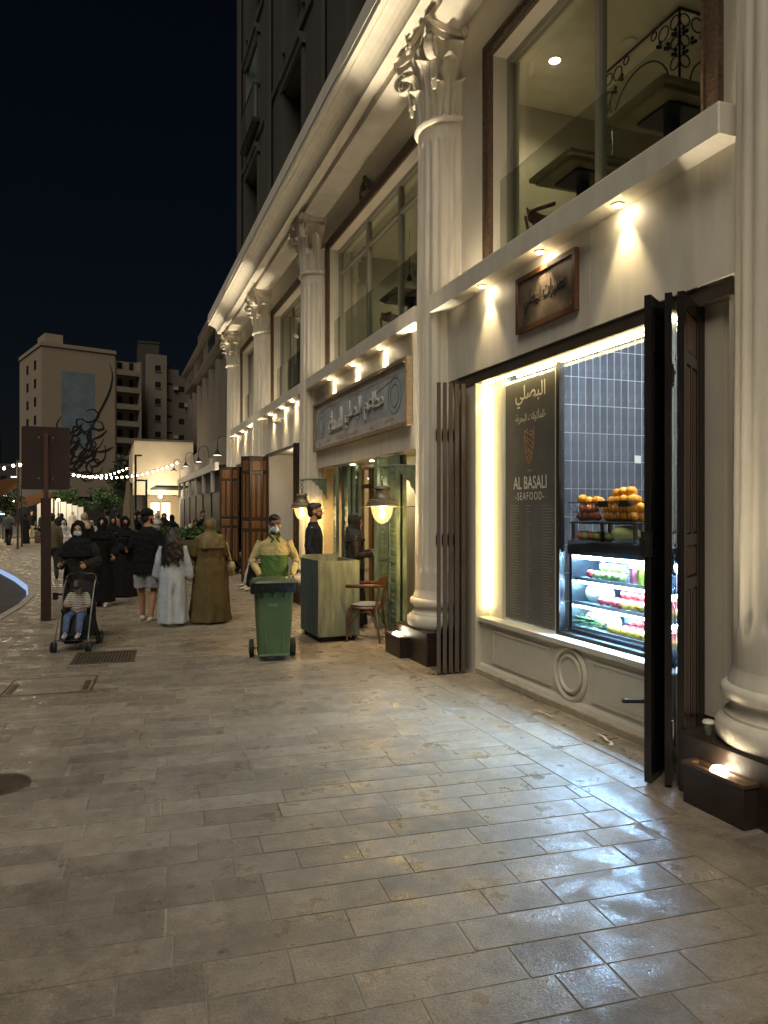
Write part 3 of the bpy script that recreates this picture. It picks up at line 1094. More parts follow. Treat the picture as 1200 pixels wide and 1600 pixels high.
# glazing
s = MB(); s.box(3.788, 3.845, 5.675, 5.725, .60, 3.05); s.build('glazing_post', BLACKMETAL, bld)
s = MB(); s.box(3.788, 3.845, 3.86, 5.674, .60, .63); s.build('glazing_rail', BLACKMETAL, bld)
s = MB(); s.box(3.812, 3.822, 3.86, 4.93, .63, 3.05); s.build('shop_pane', SHOPGLASS, bld)
s = MB(); s.box(3.812, 3.822, 4.938, 5.674, .63, 3.05); s.build('shop_pane', SHOPGLASS, bld)
s = MB(); s.box(3.812, 3.822, 5.726, 6.70, .60, 3.05); s.build('shop_pane', SHOPGLASS, bld)
for y in (4.80, 5.06):
    s = MB(); s.box(3.795, 3.811, y - .055, y + .055, 1.74, 1.79); s.cyl((3.80, y + (.09 if y > 5 else -.09), 1.765), (3.80, y + (.055 if y > 5 else -.055), 1.765), .016, seg=10)
    s.build('glass_clamp', BLACKMETAL, bld)
lamp('POINT', 'shop_ceiling_light', (4.25, 4.9, 3.7), 75, (0.80, 0.90, 1.0), None, None, .12)

# poster on the glass
PB = mat('poster_print', (0.115, 0.115, 0.115), 0.22, var=0.15, vscale=3)
poster = MB(); poster.box(3.803, 3.808, 5.76, 6.655, .625, 2.985)
poster = tag(poster.build('menu_poster', PB), 'tall dark seafood menu poster behind the shop glass', 'poster')
s = MB(); s.box(3.800, 3.812, 6.656, 6.672, .61, 3.0); s.build('edge_strip', mat('poster_edge', (0.6, 0.52, 0.3), 0.4), poster)
s = MB(); s.box(3.800, 3.812, 5.742, 5.759, .61, 3.0); s.build('edge_strip', MATS['poster_edge'], poster)
PW = mat('poster_ink', (0.62, 0.60, 0.55), 0.5)
PW2 = mat('poster_ink_faint', (0.16, 0.16, 0.16), 0.5)
PGOLD = mat('poster_gold', (0.33, 0.17, 0.09), 0.5)
wall_text('lettering', arabic('البصلي'), 3.8018, 6.19, 2.83, .22, PW, poster, width=.54, bold=.012)
wall_text('lettering', '-' + arabic('للمأكولات البحرية') + '-', 3.8018, 6.19, 2.625, .12, PW, poster, width=.55)
lg = MB()
lz0, lz1 = 2.17, 2.53
pts = [(.085, 2.50), (.082, 2.40), (.066, 2.29), (.04, 2.20), (0, 2.17), (-.04, 2.20), (-.066, 2.29), (-.082, 2.42), (-.085, 2.52)]
for a, b in zip(pts, pts[1:]):
    lg.cyl((3.802, 6.20 + a[0], a[1]), (3.802, 6.20 + b[0], b[1]), .0045, seg=5)
lr = random.Random(3)
for k in range(9):
    z = 2.21 + k * .033
    hw = .03 + .05 * min(1, (z - 2.18) / .25)
    pp = [(6.20 + hw * (-1 + 2 * q / 6), z + .016 * math.sin(q * 1.7 + k * 2.1)) for q in range(7)]
    for a, b in zip(pp, pp[1:]):
        lg.cyl((3.802, a[0], a[1]), (3.802, b[0], b[1]), .0028 + .0015 * lr.random(), seg=5)
for k in range(10):
    lg.ball((3.8025, 6.20 + lr.uniform(-.05, .05), lr.uniform(2.25, 2.5)), (.002, .012, .009), 8, 6)
lg.build('emblem', PGOLD, poster)
wall_text('lettering', '1949', 3.8018, 6.20, 2.10, .028, PGOLD, poster)
wall_text('lettering', 'AL BASALI', 3.8018, 6.20, 1.985, .125, PW, poster, width=.60, bold=.01)
wall_text('lettering', '-SEAFOOD-', 3.8018, 6.20, 1.855, .075, PW, poster, width=.52, spacing=1.25)
# faint menu rows (too small to read in the picture)
mr = MB(); mrr = random.Random(5)
for k in range(40):
    z = 1.76 - k * .0275
    for y0, wd in ((6.56, .16), (6.26, .06), (5.98, .17)):
        y = y0; end = y0 - wd * mrr.uniform(.6, 1)
        while y > end:
            ln = mrr.uniform(.012, .035)
            mr.box(3.8022, 3.8026, y - ln, y, z - .0045, z + .0045); y -= ln + .009
mp_ = mr.build('menu_print', PW2, poster); mp_['kind'] = 'stuff'

# ---- refrigerated display
fr = thing('display_fridge', 'glass-fronted fruit fridge with blue-white lit shelves inside the shop window', 'fridge', (3.90, 5.02, .08))
FM = mat('fridge_steel', (0.055, 0.058, 0.065), 0.3, 0.6, var=0.1)
FI = mat('fridge_inside', (0.50, 0.55, 0.62), 0.35)
FZ = -.08
FY0, FY1 = -1.15, .69       # local y; far end is +
b = MB(); b.bbox(0, .72, FY0, FY1, 0, .57, .01); b.bbox(.60, .72, FY0, FY1, .571, 1.24, .005)
for y in (FY0, FY1 - .04): b.box(0.02, .60, y, y + .04, .571, 1.24)
b.build('cabinet', FM, fr)
b = MB(); b.bbox(0, .72, FY0 - .01, FY1 + .01, 1.241, 1.365, .01); b.build('top', FM, fr)
b = MB(); b.box(.59, .599, FY0 + .04, FY1 - .04, .575, 1.24); b.build('lining', FI, fr)
for z in (.578, .80, 1.02):
    b = MB(); b.box(.06, .588, FY0 + .042, FY1 - .042, z, z + .012); b.build('shelf', mat('fridge_shelf', (0.30, 0.36, 0.44), 0.25), fr)
    b = MB(); b.box(.045, .0595, FY0 + .042, FY1 - .042, z - .014, z + .018); b.build('shelf_edge', STEEL, fr)
for z in (.788, 1.008, 1.228):
    b = MB(); b.box(.075, .10, FY0 + .05, FY1 - .05, z - .026, z - .002); b.build('light_strip', LED_C, fr)
b = MB(); b.box(.012, .018, FY0 + .02, FY1 - .02, .575, 1.235); b.build('front_glass', SHOPGLASS, fr)
FX, FY, FZ = 3.90, 5.02, .08
# fruit: one mesh of each kind, every fruit an object
def fruit_mesh(rx, rz, dim=True):
    m = MB(); m.ball((0, 0, 0), (rx, rx, rz), 14, 10)
    for k, vtx in enumerate(m.v):
        x, y, z = vtx
        r = math.hypot(x, y)
        if z > 0 and dim: m.v[k] = (x, y, z - .25 * rz * math.exp(-(r / (rx * .35)) ** 2))
    return m.mesh('fruit')
ORM = mat('orange_peel', (0.85, 0.34, 0.02), 0.42, var=0.12, vscale=20, bump=0.12, bscale=250, island=.12)
YOM = mat('yellow_peel', (0.75, 0.43, 0.05), 0.4, var=0.15, vscale=14, island=.12)
REM = mat('red_apple', (0.42, 0.045, 0.04), 0.25, var=0.5, vscale=14, island=.15)
GRM = mat('green_apple', (0.40, 0.50, 0.14), 0.28, var=0.2, vscale=14, island=.12)
PEM = mat('peach_skin', (0.58, 0.20, 0.10), 0.5, var=0.4, vscale=12, island=.12)
MEM = mat('melon_rind', (0.42, 0.46, 0.17), 0.5, var=0.35, vscale=26, bump=0.3, bscale=60)
PALEM = mat('pale_melon', (0.62, 0.63, 0.45), 0.5, var=0.12, vscale=12)
FRM = fruit_mesh(.042, .040)
def fruit(kind, m, loc, label, group, s=1.0, mesh=FRM):
    me = mesh.copy(); me.materials.clear()
    key = kind + str(id(mesh))
    if key in _FC: me_ = _FC[key]; bpy.data.meshes.remove(me)
    else:
        me.materials.append(m); me_ = me; _FC[key] = me
        me.polygons.foreach_set('use_smooth', [True] * len(me.polygons))
    o = bpy.data.objects.new(kind, me_); COL.objects.link(o)
    o.location = loc; o.scale = (s, s, s)
    o.rotation_euler = (rnd.uniform(-.5, .5), rnd.uniform(-.5, .5), rnd.uniform(0, 6))
    return tag(o, label, 'fruit', group)
_FC = {}
fz = lambda z: FZ + z
ORD = 'first second third fourth fifth sixth seventh eighth ninth tenth eleventh twelfth thirteenth fourteenth fifteenth sixteenth'.split()
def rowf(kind, m, y0, y1, z, x0, layers, label, group, dy=.083, s=1.0):
    """heaped rows of round fruit; layers = list of (rows, height index)"""
    ct = 0
    for li, rows in enumerate(layers):
        for r_ in range(rows):
            y = y0 - (dy / 2) * (li % 2)
            while y > y1 + (dy / 2) * (li % 2):
                fruit(kind, m, (FX + x0 + r_ * .078 + li * .039 + rnd.uniform(-.004, .004), FY + y + rnd.uniform(-.005, .005), FZ + z + .041 * s + li * .066 * s), (ORD[ct] + ' ' + label + ', from its far end') if layers == [1] else label, group, s * rnd.uniform(.95, 1.05))
                y -= dy; ct += 1
rowf('yellow_orange', YOM, .20, -.75, .59, .11, [1], 'yellow orange in the front row of the lowest fridge shelf', 'yellow oranges on the lowest shelf')
rowf('red_apple', REM, .10, -.75, .59, .19, [1, 1], 'red apple heaped behind yellow oranges on the lowest fridge shelf', 'red apples on the lowest shelf')
rowf('yellow_orange', YOM, .02, -.75, .812, .11, [1], 'yellow orange in the front row of the middle fridge shelf', 'yellow oranges on the middle shelf')
rowf('red_apple', REM, .22, -.75, .812, .19, [1, 1], 'red apple heaped at the back of the middle fridge shelf', 'red apples on the middle shelf')
rowf('red_apple', REM, .34, .08, .812, .11, [1], 'small apple in the front of the middle fridge shelf', 'front apples on the middle shelf', s=.85)
rowf('green_apple', GRM, .40, .0, 1.032, .11, [1, 1], 'green apple heaped on the top fridge shelf', 'green apples on the top shelf')
fruit('red_apple', REM, (FX + .11, FY + .49, FZ + 1.075), 'single red apple beside green apples on the top fridge shelf', None)
MEL = fruit_mesh(.085, .08, False)
fruit('pale_melon', PALEM, (FX + .18, FY + .53, FZ + .895), 'pale melon at the far end of the middle fridge shelf', None, 1, MEL)
fruit('pale_melon', PALEM, (FX + .18, FY + .35 + .03, FZ + .895), 'second pale melon from the far end of the middle fridge shelf', None, .97, MEL)
fruit('pale_melon', PALEM, (FX + .17, FY + .265, FZ + .668), 'pale melon next to pineapples on the lowest fridge shelf', None, .9, MEL)
# pineapples
def pineapple(y, label):
    t_ = thing('pineapple', label, 'fruit', (FX + .2, FY + y, FZ + .59))
    m = MB()
    m.M = Matrix.Translation((0, 0, .065)) @ Matrix.Rotation(PI / 2, 4, 'Y')
    m.lathe([(.01, -.09), (.045, -.085), (.062, -.05), (.066, 0), (.06, .05), (.04, .085), (.01, .09)], 14)
    for i in range(7):
        for k in range(10):
            a = 2 * PI * (k + .5 * (i % 2)) / 10; z = -.07 + i * .024
            r = .066 * math.sqrt(max(.1, 1 - (z / .1) ** 2))
            m.ball((r * math.cos(a), r * math.sin(a), z), .013, 6, 4)
    m.build('body', mat('pineapple_skin', (0.24, 0.20, 0.06), 0.6, var=0.6, vscale=40), t_, True)
    m = MB()
    for k in range(16):
        a = 2 * PI * k / 16 * 2.4; q = k / 16
        d = Vector((-1.0, math.cos(a) * (.9 - .6 * q), math.sin(a) * (.9 - .6 * q))).normalized()
        p0 = Vector((-.085, 0, .065)); p1 = p0 + d * (.06 + .05 * q); p2 = p1 + d * .04 + Vector((0, 0, .01))
        m.tube([p0, p1, p2], [(.011, .004), (.010, .003), (.002, .001)], 6, side=(0, d.z, -d.y))
    m.build('leaf_crown', mat('pineapple_leaf', (0.07, 0.14, 0.05), 0.5, var=.3), t_)
pineapple(.55, 'pineapple lying at the far end of the lowest fridge shelf')
pineapple(.40, 'pineapple lying beside the pale melon on the lowest fridge shelf')
# juice cups
for k, (cname, cc) in enumerate((('pink', (0.60, 0.16, 0.22)), ('yellow', (0.60, 0.55, 0.08)), ('green', (0.22, 0.45, 0.10)), ('green', (0.28, 0.48, 0.14)), ('pink', (0.58, 0.25, 0.36)), ('pink', (.5, .2, .3)))):
    cup = thing('juice_cup', ['pink juice cup nearest the green apples on the top fridge shelf', 'yellow juice cup on the top fridge shelf', 'first green juice cup on the top fridge shelf', 'second green juice cup on the top fridge shelf', 'pink juice cup beside green ones on the top fridge shelf', 'pink juice cup nearest the folding door on the top fridge shelf'][k], 'cup', (FX + .13, FY - .06 - k * .098, FZ + 1.032), 0, 'juice cups')
    m = MB(); m.lathe([(.033, 0), (.043, .125)], 18); m.build('cup', mat('juice_%s_%d' % (cname, k), cc, 0.25, coat=.3), cup, True)
    m = MB(); m.lathe([(.045, .126), (.045, .134), (.038, .14), (.02, .155), (.004, .158)], 18); m.build('lid', mat('clear_lid', (0.6, 0.62, 0.64), 0.2), cup, True)
# wire baskets and fruit on top of the fridge
def wire_basket(y, dy, label, z0=1.535, hgt=.17, x0=.06, x1=.42):
    t_ = thing('wire_basket', label, 'basket', (FX, FY + y, FZ + z0))
    m = MB()
    for z, e in ((0.006, .0), (hgt * .5, .02), (hgt, .045)):
        P = [(x0 - e, -dy - e, z), (x1 + e, -dy - e, z), (x1 + e, dy + e, z), (x0 - e, dy + e, z)]
        for k in range(4):
            m.cyl(P[k], P[(k + 1) % 4], .0045 if z == hgt else .0028, seg=6)
    m.build('rim', BLACKMETAL, t_)
    m = MB(); n = 9
    for k in range(n + 1):
        y_ = -dy + 2 * dy * k / n
        for xx, s in ((x0, -1), (x1, 1)):
            m.cyl((xx, y_, .006), (xx + s * .045, y_ * (1 + .045 / dy), hgt), .0022, seg=5)
        m.cyl((x0, y_, .006), (x1, y_, .006), .0022, seg=5)
    m.build('wires', BLACKMETAL, t_)
wire_basket(.08, .19, 'black wire basket heaped with oranges on the fridge nearest the folding door')
wire_basket(.50, .15, 'black wire basket of mixed fruit at the far end of the fridge top')
for (y, z, x) in [(-.08, .05, .1), (.0, .05, .1), (.08, .05, .1), (.16, .05, .1), (.22, .05, .1), (-.08, .05, .18), (0, .05, .18), (.08, .05, .18), (.16, .05, .18),
                  (-.06, .115, .09), (.02, .115, .09), (.10, .115, .09), (.18, .115, .1), (.24, .115, .1), (-.09, .12, .16), (-.02, .12, .17), (.06, .12, .17), (.14, .12, .17),
                  (-.10, .185, .08), (-.02, .185, .07), (.06, .18, .08), (.14, .18, .09), (.2, .18, .12), (-.06, .185, .15), (.02, .185, .15), (.1, .185, .15),
                  (-.05, .25, .11), (.03, .25, .1), (.11, .245, .11), (.17, .24, .14)]:
    fruit('orange', ORM, (FX + x, FY + y + rnd.uniform(-.006, .006), FZ + 1.365 + .17 + z), 'orange heaped in the wire basket on top of the fridge', 'oranges in the basket', rnd.uniform(1.05, 1.22))
for (y, z, x) in [(.38, .05, .1), (.46, .05, .1), (.54, .05, .1), (.62, .05, .1), (.40, .115, .09), (.48, .115, .09), (.56, .115, .09), (.62, .12, .12)]:
    fruit('peach', PEM, (FX + x, FY + y, FZ + 1.365 + .17 + z), 'peach in the far wire basket on top of the fridge', 'peaches in the far basket', rnd.uniform(.9, 1.05))
for (y, z, x) in [(.36, .18, .1), (.43, .185, .13), (.51, .18, .1), (.60, .20, .10)]:
    fruit('orange', ORM, (FX + x, FY + y, FZ + 1.365 + .17 + z), 'orange on top of the peaches in the far wire basket', 'oranges in the far basket', rnd.uniform(1.05, 1.2))
rk = thing('fruit_rack', 'low dark rack on the fridge top carrying the fruit baskets', 'rack', (FX, FY, FZ + 1.366))
m = MB(); m.box(.02, .46, -.20, .68, .150, .166); m.build('shelf', BLACKMETAL, rk)
for x in (.04, .44):
    for y in (-.185, .24, .66):
        m = MB(); m.box(x - .012, x + .012, y - .012, y + .012, 0, .1495); m.build('post', BLACKMETAL, rk)
for k in range(6):
    kind, mm = (('peach', PEM), ('pear', GRM), ('peach', PEM), ('pear', GRM))[k % 4]
    fruit(kind, mm, (FX + .09, FY + .61 - k * .082, FZ + 1.366 + .045), ORD[k] + ' fruit from the far end under the basket rack', 'fruit under the rack', rnd.uniform(.9, 1.1))
WM = MB(); WM.ball((0, 0, 0), (.10, .145, .072), 20, 12); WMM = WM.mesh('melon')
o = obj('green_melon', WMM, MEM, None, True, (FX + .09, FY - .01, FZ + 1.438)); tag(o, 'large pale green melon on the fridge beside the orange basket', 'fruit')

# ================================================================== folding door leaves
def leaf_meshes(wd, H=3.03, th=.042):
    """returns frame mesh, list of (panel mesh) in local coords: x along the leaf, y thickness, z up"""
    fr_ = MB(); st = .062
    fr_.box(0, st, -th / 2, th / 2, 0, H); fr_.box(wd - st, wd, -th / 2, th / 2, 0, H)
    rails = [(0, .16), (1.20, 1.27), (1.47, 1.54), (2.60, 2.67), (H - .10, H)]
    for a, b in rails:
        fr_.box(st, wd - st, -th / 2 + .001, th / 2 - .001, a, b)
    mid = wd / 2
    fr_.box(mid - .022, mid + .022, -th / 2 + .002, th / 2 - .002, .16, 1.20); fr_.box(mid - .022, mid + .022, -th / 2 + .002, th / 2 - .002, 1.54, 2.60)
    pans = []
    def pan(x0, x1, z0, z1):
        m = MB(); t2 = th * .22
        e = min(.022, (x1 - x0) * .2)
        for s in (-1, 1):
            # raised field with bevelled edge
            y0, y1 = s * t2, s * (t2 + .011)
            vs = [(x0, y0, z0), (x1, y0, z0), (x1, y0, z1), (x0, y0, z1), (x0 + e, y1, z0 + e), (x1 - e, y1, z0 + e), (x1 - e, y1, z1 - e), (x0 + e, y1, z1 - e)]
            fs = [(4, 5, 6, 7), (0, 1, 5, 4), (1, 2, 6, 5), (2, 3, 7, 6), (3, 0, 4, 7)]
            if s > 0: fs = [tuple(reversed(f)) for f in fs]
            m._add(vs, fs)
        pans.append(m.mesh('panel'))
    for z0, z1 in ((.16, 1.20), (1.54, 2.60)):
        pan(st, mid - .022, z0, z1); pan(mid + .022, wd - st, z0, z1)
    pan(st, wd - st, 1.27, 1.47); pan(st, wd - st, 2.67, H - .10)
    return fr_.mesh('door_leaf'), pans
LEAF_FR, LEAF_PAN = leaf_meshes(.43)
def door_leaf(p0, p1, woodm, z=.02, hinge=True, frm=None):
    a = math.atan2(p1[1] - p0[1], p1[0] - p0[0])
    L = math.hypot(p1[0] - p0[0], p1[1] - p0[1])
    fm_ = LEAF_FR.copy(); fm_.materials.clear(); fm_.materials.append(frm or DARKWOOD)
    o = obj('door_leaf', fm_, None, bld, False, (p0[0], p0[1], z), (0, 0, a))
    o.scale = (L / .43, 1, 1)
    for k, pm in enumerate(LEAF_PAN):
        me = pm.copy(); me.materials.clear(); me.materials.append(woodm)
        obj('panel', me, woodm, o)
    if hinge:
        for hz in (.35, 1.37, 2.52):
            h_ = MB(); h_.cyl((.43, 0.026, hz - .05), (.43, 0.026, hz + .05), .009, seg=8); h_.ball((.43, .026, hz + .062), .009, 6, 5); h_.ball((.43, .026, hz - .062), .009, 6, 5)
            h_.box(.385, .425, .0215, .0245, hz - .045, hz + .045)
            h_.build('hinge', BLACKMETAL, o)
    return o
# near stack of the first bay, fanned out beside the near column
BLACKWOOD = mat('black_wood', (0.014, 0.012, 0.012), .2, var=.3, vscale=6, stretch=(6, 6, .6))
EDGEWOOD = mat('edge_wood', (0.085, 0.060, 0.040), .5, var=.3, vscale=6, stretch=(6, 6, .6))
door_leaf((3.14, 3.74), (3.50, 3.985), BLACKWOOD, frm=BLACKWOOD)
door_leaf((3.525, 3.95), (3.225, 3.655), BLACKWOOD, frm=BLACKWOOD)
door_leaf((3.275, 3.605), (3.615, 3.845), REDWOOD, frm=BLACKWOOD)
lk = MB(); lk.box(3.10, 3.165, 3.725, 3.755, 1.42, 1.58); lk.box(3.085, 3.10, 3.73, 3.75, 1.46, 1.54); lk.build('lock', BLACKMETAL, bld)
lk = MB(); lk.cyl((3.14, 3.765, .52), (3.0, 3.80, .525), .016, seg=8); lk.build('door_bolt', BLACKMETAL, bld)
s = MB(); s.box(3.655, 3.715, 3.853, 3.905, 0, 3.054); s.build('door_frame_post', DARKWOOD, bld)
# far stack of the first bay, folded flat in front of the jamb
for x in (3.235, 3.305, 3.375, 3.445, 3.52):
    door_leaf((x - .02, 7.01), (x + .155, 7.39), REDWOOD, frm=EDGEWOOD)
# second floor bay three and four stacks stand square to the street, faces to us
door_leaf((3.02, 18.02), (3.20, 17.84), ORANGEWOOD)
door_leaf((3.17, 17.80), (3.50, 17.86), ORANGEWOOD)
door_leaf((3.60, 17.72), (3.42, 17.98), ORANGEWOOD)
door_leaf((3.10, 22.42), (3.46, 22.36), ORANGEWOOD)
door_leaf((3.47, 22.40), (3.62, 22.14), ORANGEWOOD)
door_leaf((3.40, 14.22), (3.62, 13.98), DARKWOOD)

# ================================================================== uplight boxes on the plinths
def uplight(y0, y1, label, on=True, energy=60):
    t_ = thing('uplight_box', label, 'light', (3.165, (y0 + y1) / 2, 0), 0, 'uplight boxes at the column feet')
    hl = (y1 - y0) / 2
    m = MB(); m.box(0, .098, -hl, hl, 0, .225); m.build('housing', PLINTHM, t_)
    m = MB()
    m.box(-.008, .10, -hl - .008, -hl + .035, .226, .245); m.box(-.008, .10, hl - .035, hl + .008, .226, .245)
    m.box(-.008, .02, -hl + .035, hl - .035, .226, .245); m.box(.08, .10, -hl + .035, hl - .035, .226, .245)
    m.build('rim', mat('rim_bronze', (0.16, 0.10, 0.06), 0.4, 0.5, var=.3), t_)
    m = MB(); m.lathe([(.046, .226), (.048, .25), (.036, .268), (.012, .276)], 18, .05, 0)
    m.build('lamp_lens', emis('uplight_glow', (1.0, 0.84, 0.58), 8) if on else mat('lens_off', (.3, .3, .3), .2), t_, True)
    if on:
        yc = (y0 + y1) / 2
        lamp('SPOT', 'uplight_beam', (3.20, yc, .33), energy, (1.0, 0.84, 0.60), (-0.11, 0, 1), None, .08, 42, 1.0)
        lamp('POINT', 'uplight_spill', (3.215, yc, .31), 0.22, (1.0, 0.80, 0.52), None, None, .03)
uplight(3.02, 3.46, 'dark uplight box with glowing lens at the nearest column foot', True, 170)
uplight(7.98, 8.46, 'dark uplight box with glowing lens beside the bentwood chair', True, 750)
uplight(18.40, 18.80, 'uplight box at the fourth column foot, beyond the big wooden doors', True, 650)
uplight(22.75, 23.1, 'uplight box at the farthest column of the colonnade', True, 650)
uplight(13.6, 14.0, 'unlit uplight box at the third column foot', False)
# paper cup left on the near plinth
cupo = thing('paper_cup', 'small paper cup left on the dark plinth by the folding door', 'cup', (3.36, 3.47, .37))
m = MB(); m.lathe([(.021, 0), (.031, .07)], 18); m.build('cup', mat('paper_green', (0.12, 0.15, 0.11), 0.5, var=.4, vscale=60), cupo, True)
m = MB(); m.lathe([(.034, .071), (.034, .079), (.029, .086), (.004, .087)], 18); m.build('lid', mat('lid_white', (0.6, 0.58, 0.5), 0.4), cupo, True)
m = MB(); m.torus((0, 0, .071), .0325, .003); m.build('rim', MATS['lid_white'], cupo)

# ================================================================== signs
BRONZE = mat('bronze_plate', (0.15, 0.115, 0.085), 0.5, 0.1, var=0.6, vscale=4.5, rvar=.1, bump=.05, bscale=20)
FRAMEW = mat('sign_frame_wood', (0.115, 0.045, 0.02), 0.5, var=.4, vscale=4, stretch=(6, 1, 6))
sg = thing('shop_sign', 'wood-framed bronze shop sign with black Arabic lettering above the juice shop', 'sign', (3.565, 5.57, 3.605))
yl, zl = .47, .255
for a in ((-yl, yl, zl - .045, zl), (-yl, yl, -zl, -zl + .045), (-yl, -yl + .045, -zl + .0451, zl - .0451), (yl - .045, yl, -zl + .0451, zl - .0451)):
    m = MB(); m.box(-.012, .032, *a); m.build('frame', FRAMEW, sg)
m = MB(); m.box(.0, .03, -yl + .046, yl - .046, -zl + .046, zl - .046); m.build('plate', BRONZE, sg)
m = MB()
for sy in (-1, 1):
    for sz in (-1, 1): m.ball((-.001, sy * (yl - .075), sz * (zl - .075)), .006, 8, 6)
m.build('screws', STEEL, sg)
me = text_mesh(arabic('عصيرات البصلي'), .20, .004, width=.66, shear=.15)
me.transform(Matrix.Translation((-.001, 0, .005)) @ WALL_M); obj('lettering', me, mat('ink_black', (0.012, 0.011, 0.010), 0.5), sg)

SIGNB = mat('sign_blue', (0.40, 0.44, 0.465), 0.5, var=0.35, vscale=2.4, bump=.05, bscale=30)
SIGNP = mat('sign_pale', (0.54, 0.50, 0.46), 0.5, var=0.2, vscale=4)
s2 = thing('restaurant_sign', 'long framed grey-blue restaurant sign with raised Arabic lettering', 'sign', (3.55, 10.9, 3.235))
yl, zl = 2.28, .435
for a in ((-yl, yl, zl - .05, zl), (-yl, yl, -zl, -zl + .05), (-yl, -yl + .05, -zl + .0501, zl - .0501), (yl - .05, yl, -zl + .0501, zl - .0501)):
    m = MB(); m.box(-.04, .045, *a); m.build('frame', mat('sign_frame_pale', (0.27, 0.20, 0.12), 0.45, var=.3, vscale=4, stretch=(6, 1, 6)), s2)
m = MB(); m.box(.006, .04, -yl + .051, yl - .051, -zl + .051, zl - .051); m.build('board', SIGNB, s2)
m = MB(); m.box(.002, .0058, -yl + .051, yl - .051, -zl + .052, -zl + .20); m.build('lower_band', SIGNP, s2)
m = MB(); m.box(.002, .0058, -yl + .051, yl - .051, zl - .15, zl - .052); m.build('upper_band', SIGNP, s2)
for wd_, yc_, ww_, hh_ in (('مطاعم', -.95, .80, .38), ('البصلي', .0, .82, .42), ('للسمك', .95, .80, .36)):
    me = text_mesh(arabic(wd_), hh_, .025, width=ww_, bold=.004)
    me.transform(Matrix.Translation((.004, yc_, .0)) @ WALL_M); obj('lettering', me, mat('raised_letter', (0.46, 0.46, 0.44), 0.5), s2)
for txt, y, z, h_, wd, mm in ((arabic('محل تجاري'), -1.55, -.30, .075, .34, 'ink_black'), (arabic('السمك'), -.85, -.315, .07, .22, 'ink_black'), ('Al Basali Restaurants', .35, -.305, .085, 1.15, 'poster_gold'), (arabic('البصلي'), 1.45, -.30, .08, .36, 'ink_black'), (arabic('سمك'), 1.95, -.31, .06, .2, 'ink_black')):
    me = text_mesh(txt, h_, 0, width=wd); me.transform(Matrix.Translation((.0012, y, z)) @ WALL_M); obj('lettering', me, MATS[mm], s2)
# printed arcs at the two ends of the board
m = MB()
for yy in (-1.75, 1.85):
    m.torus((.0045, yy, 0.01), .24, .006, (1, 0, 0), 32, 6); m.torus((.0045, yy, .01), .15, .005, (1, 0, 0), 28, 6)
m.cyl((.0045, -.95, .13), (.0045, -1.55, .22), .005, seg=6)
m.build('printed_arcs', mat('sign_line', (0.13, 0.14, 0.15), 0.6), s2)
# litter by the bulkhead
LIT = mat('paper_litter', (0.62, 0.58, 0.50), 0.8)
for k, (x, y, L, a, lab) in enumerate(((3.42, 5.35, .22, 1.75, 'long strip of white paper litter below the round moulding'), (3.47, 4.62, .20, 1.4, 'strip of paper litter near the folding door foot'), (3.43, 4.48, .10, .7, 'short scrap of paper litter nearest the folding door'))):
    m = MB(); pts = []
    for q in range(7):
        t_ = q / 6; pts.append((L * (t_ - .5), .012 * math.sin(t_ * 7 + k), .004 + .01 * abs(math.sin(t_ * 5 + k))))
    for p, q in zip(pts, pts[1:]):
        m._add([(p[0], p[1] - .012, p[2]), (q[0], q[1] - .012, q[2]), (q[0], q[1] + .012, q[2] + .003), (p[0], p[1] + .012, p[2] + .003)], [(0, 1, 2, 3)])
    o = m.build('paper_litter', LIT, None, False, (x, y, .003), (0, 0, a)); tag(o, lab, 'litter')
# ================================================================== restaurant (second bay)
RESTW = mat('restaurant_wall', (0.55, 0.47, 0.31), 0.6, var=0.08, vscale=3, world_pos=True)
GREENP = mat('verdigris_paint', (0.115, 0.165, 0.125), 0.5, var=0.55, vscale=5, stretch=(3, 3, .7), bump=0.25, bscale=40, rvar=.1)
BROWNW = mat('door_wood', (0.13, 0.055, 0.022), 0.4, var=0.35, vscale=5, stretch=(6, 6, .6))
s = MB(); s.box(3.741, 4.16, 8.3, 13.25, 2.502, 2.62); s.build('entrance_soffit', CREAM_W, bld)
s = MB(); s.box(4.03, 4.15, 8.3, 10.98, 0, 2.50); s.build('entrance_wall', RESTW, bld)
s = MB(); s.box(4.03, 4.15, 11.98, 13.3, 0, 2.50); s.build('entrance_wall', RESTW, bld)
s = MB(); s.box(3.67, 4.03, 13.02, 13.15, 0, 2.50); s.build('entrance_side_wall', RESTW, bld)
for y0 in (12.25, 12.55, 12.85):
    s = MB(); s.box(4.018, 4.0295, y0, y0 + .03, .1, 2.48); s.build('wall_batten', RESTW, bld)
s = MB(); s.box(4.1, 8.0, 8.2, 13.4, -.005, .02); s.build('restaurant_floor', mat('rest_floor', (0.2, 0.17, 0.13), 0.45, var=.2), bld)
s = MB(); s.box(7.0, 7.1, 8.2, 13.4, 0, 3.9); s.build('restaurant_back_wall', RESTW, bld)
s = MB(); s.box(4.16, 7.0, 13.3, 13.4, 0, 3.9); s.build('restaurant_side_wall', RESTW, bld)
s = MB(); s.box(4.16, 7.0, 8.2, 8.3, 0, 3.9); s.build('restaurant_side_wall', RESTW, bld)
lamp('POINT', 'restaurant_light', (5.4, 11.3, 2.7), 26, (1.0, 0.78, 0.48), None, None, .15)
for y in (9.85, 10.8, 11.76):
    m = MB(); m.lathe([(.046, 2.492), (.05, 2.498), (.05, 2.501)], 18, 3.82, y); d = m.build('downlight', TRIM, bld, True)
    m = MB(); m.lathe([(.036, 2.488), (.036, 2.4915)], 16, 3.82, y); m.build('lens', LENS, d)
    lamp('SPOT', 'entrance_beam', (3.82, y, 2.475), 14, (1.0, 0.85, 0.58), (0, 0, -1), None, .03, 110, .8)
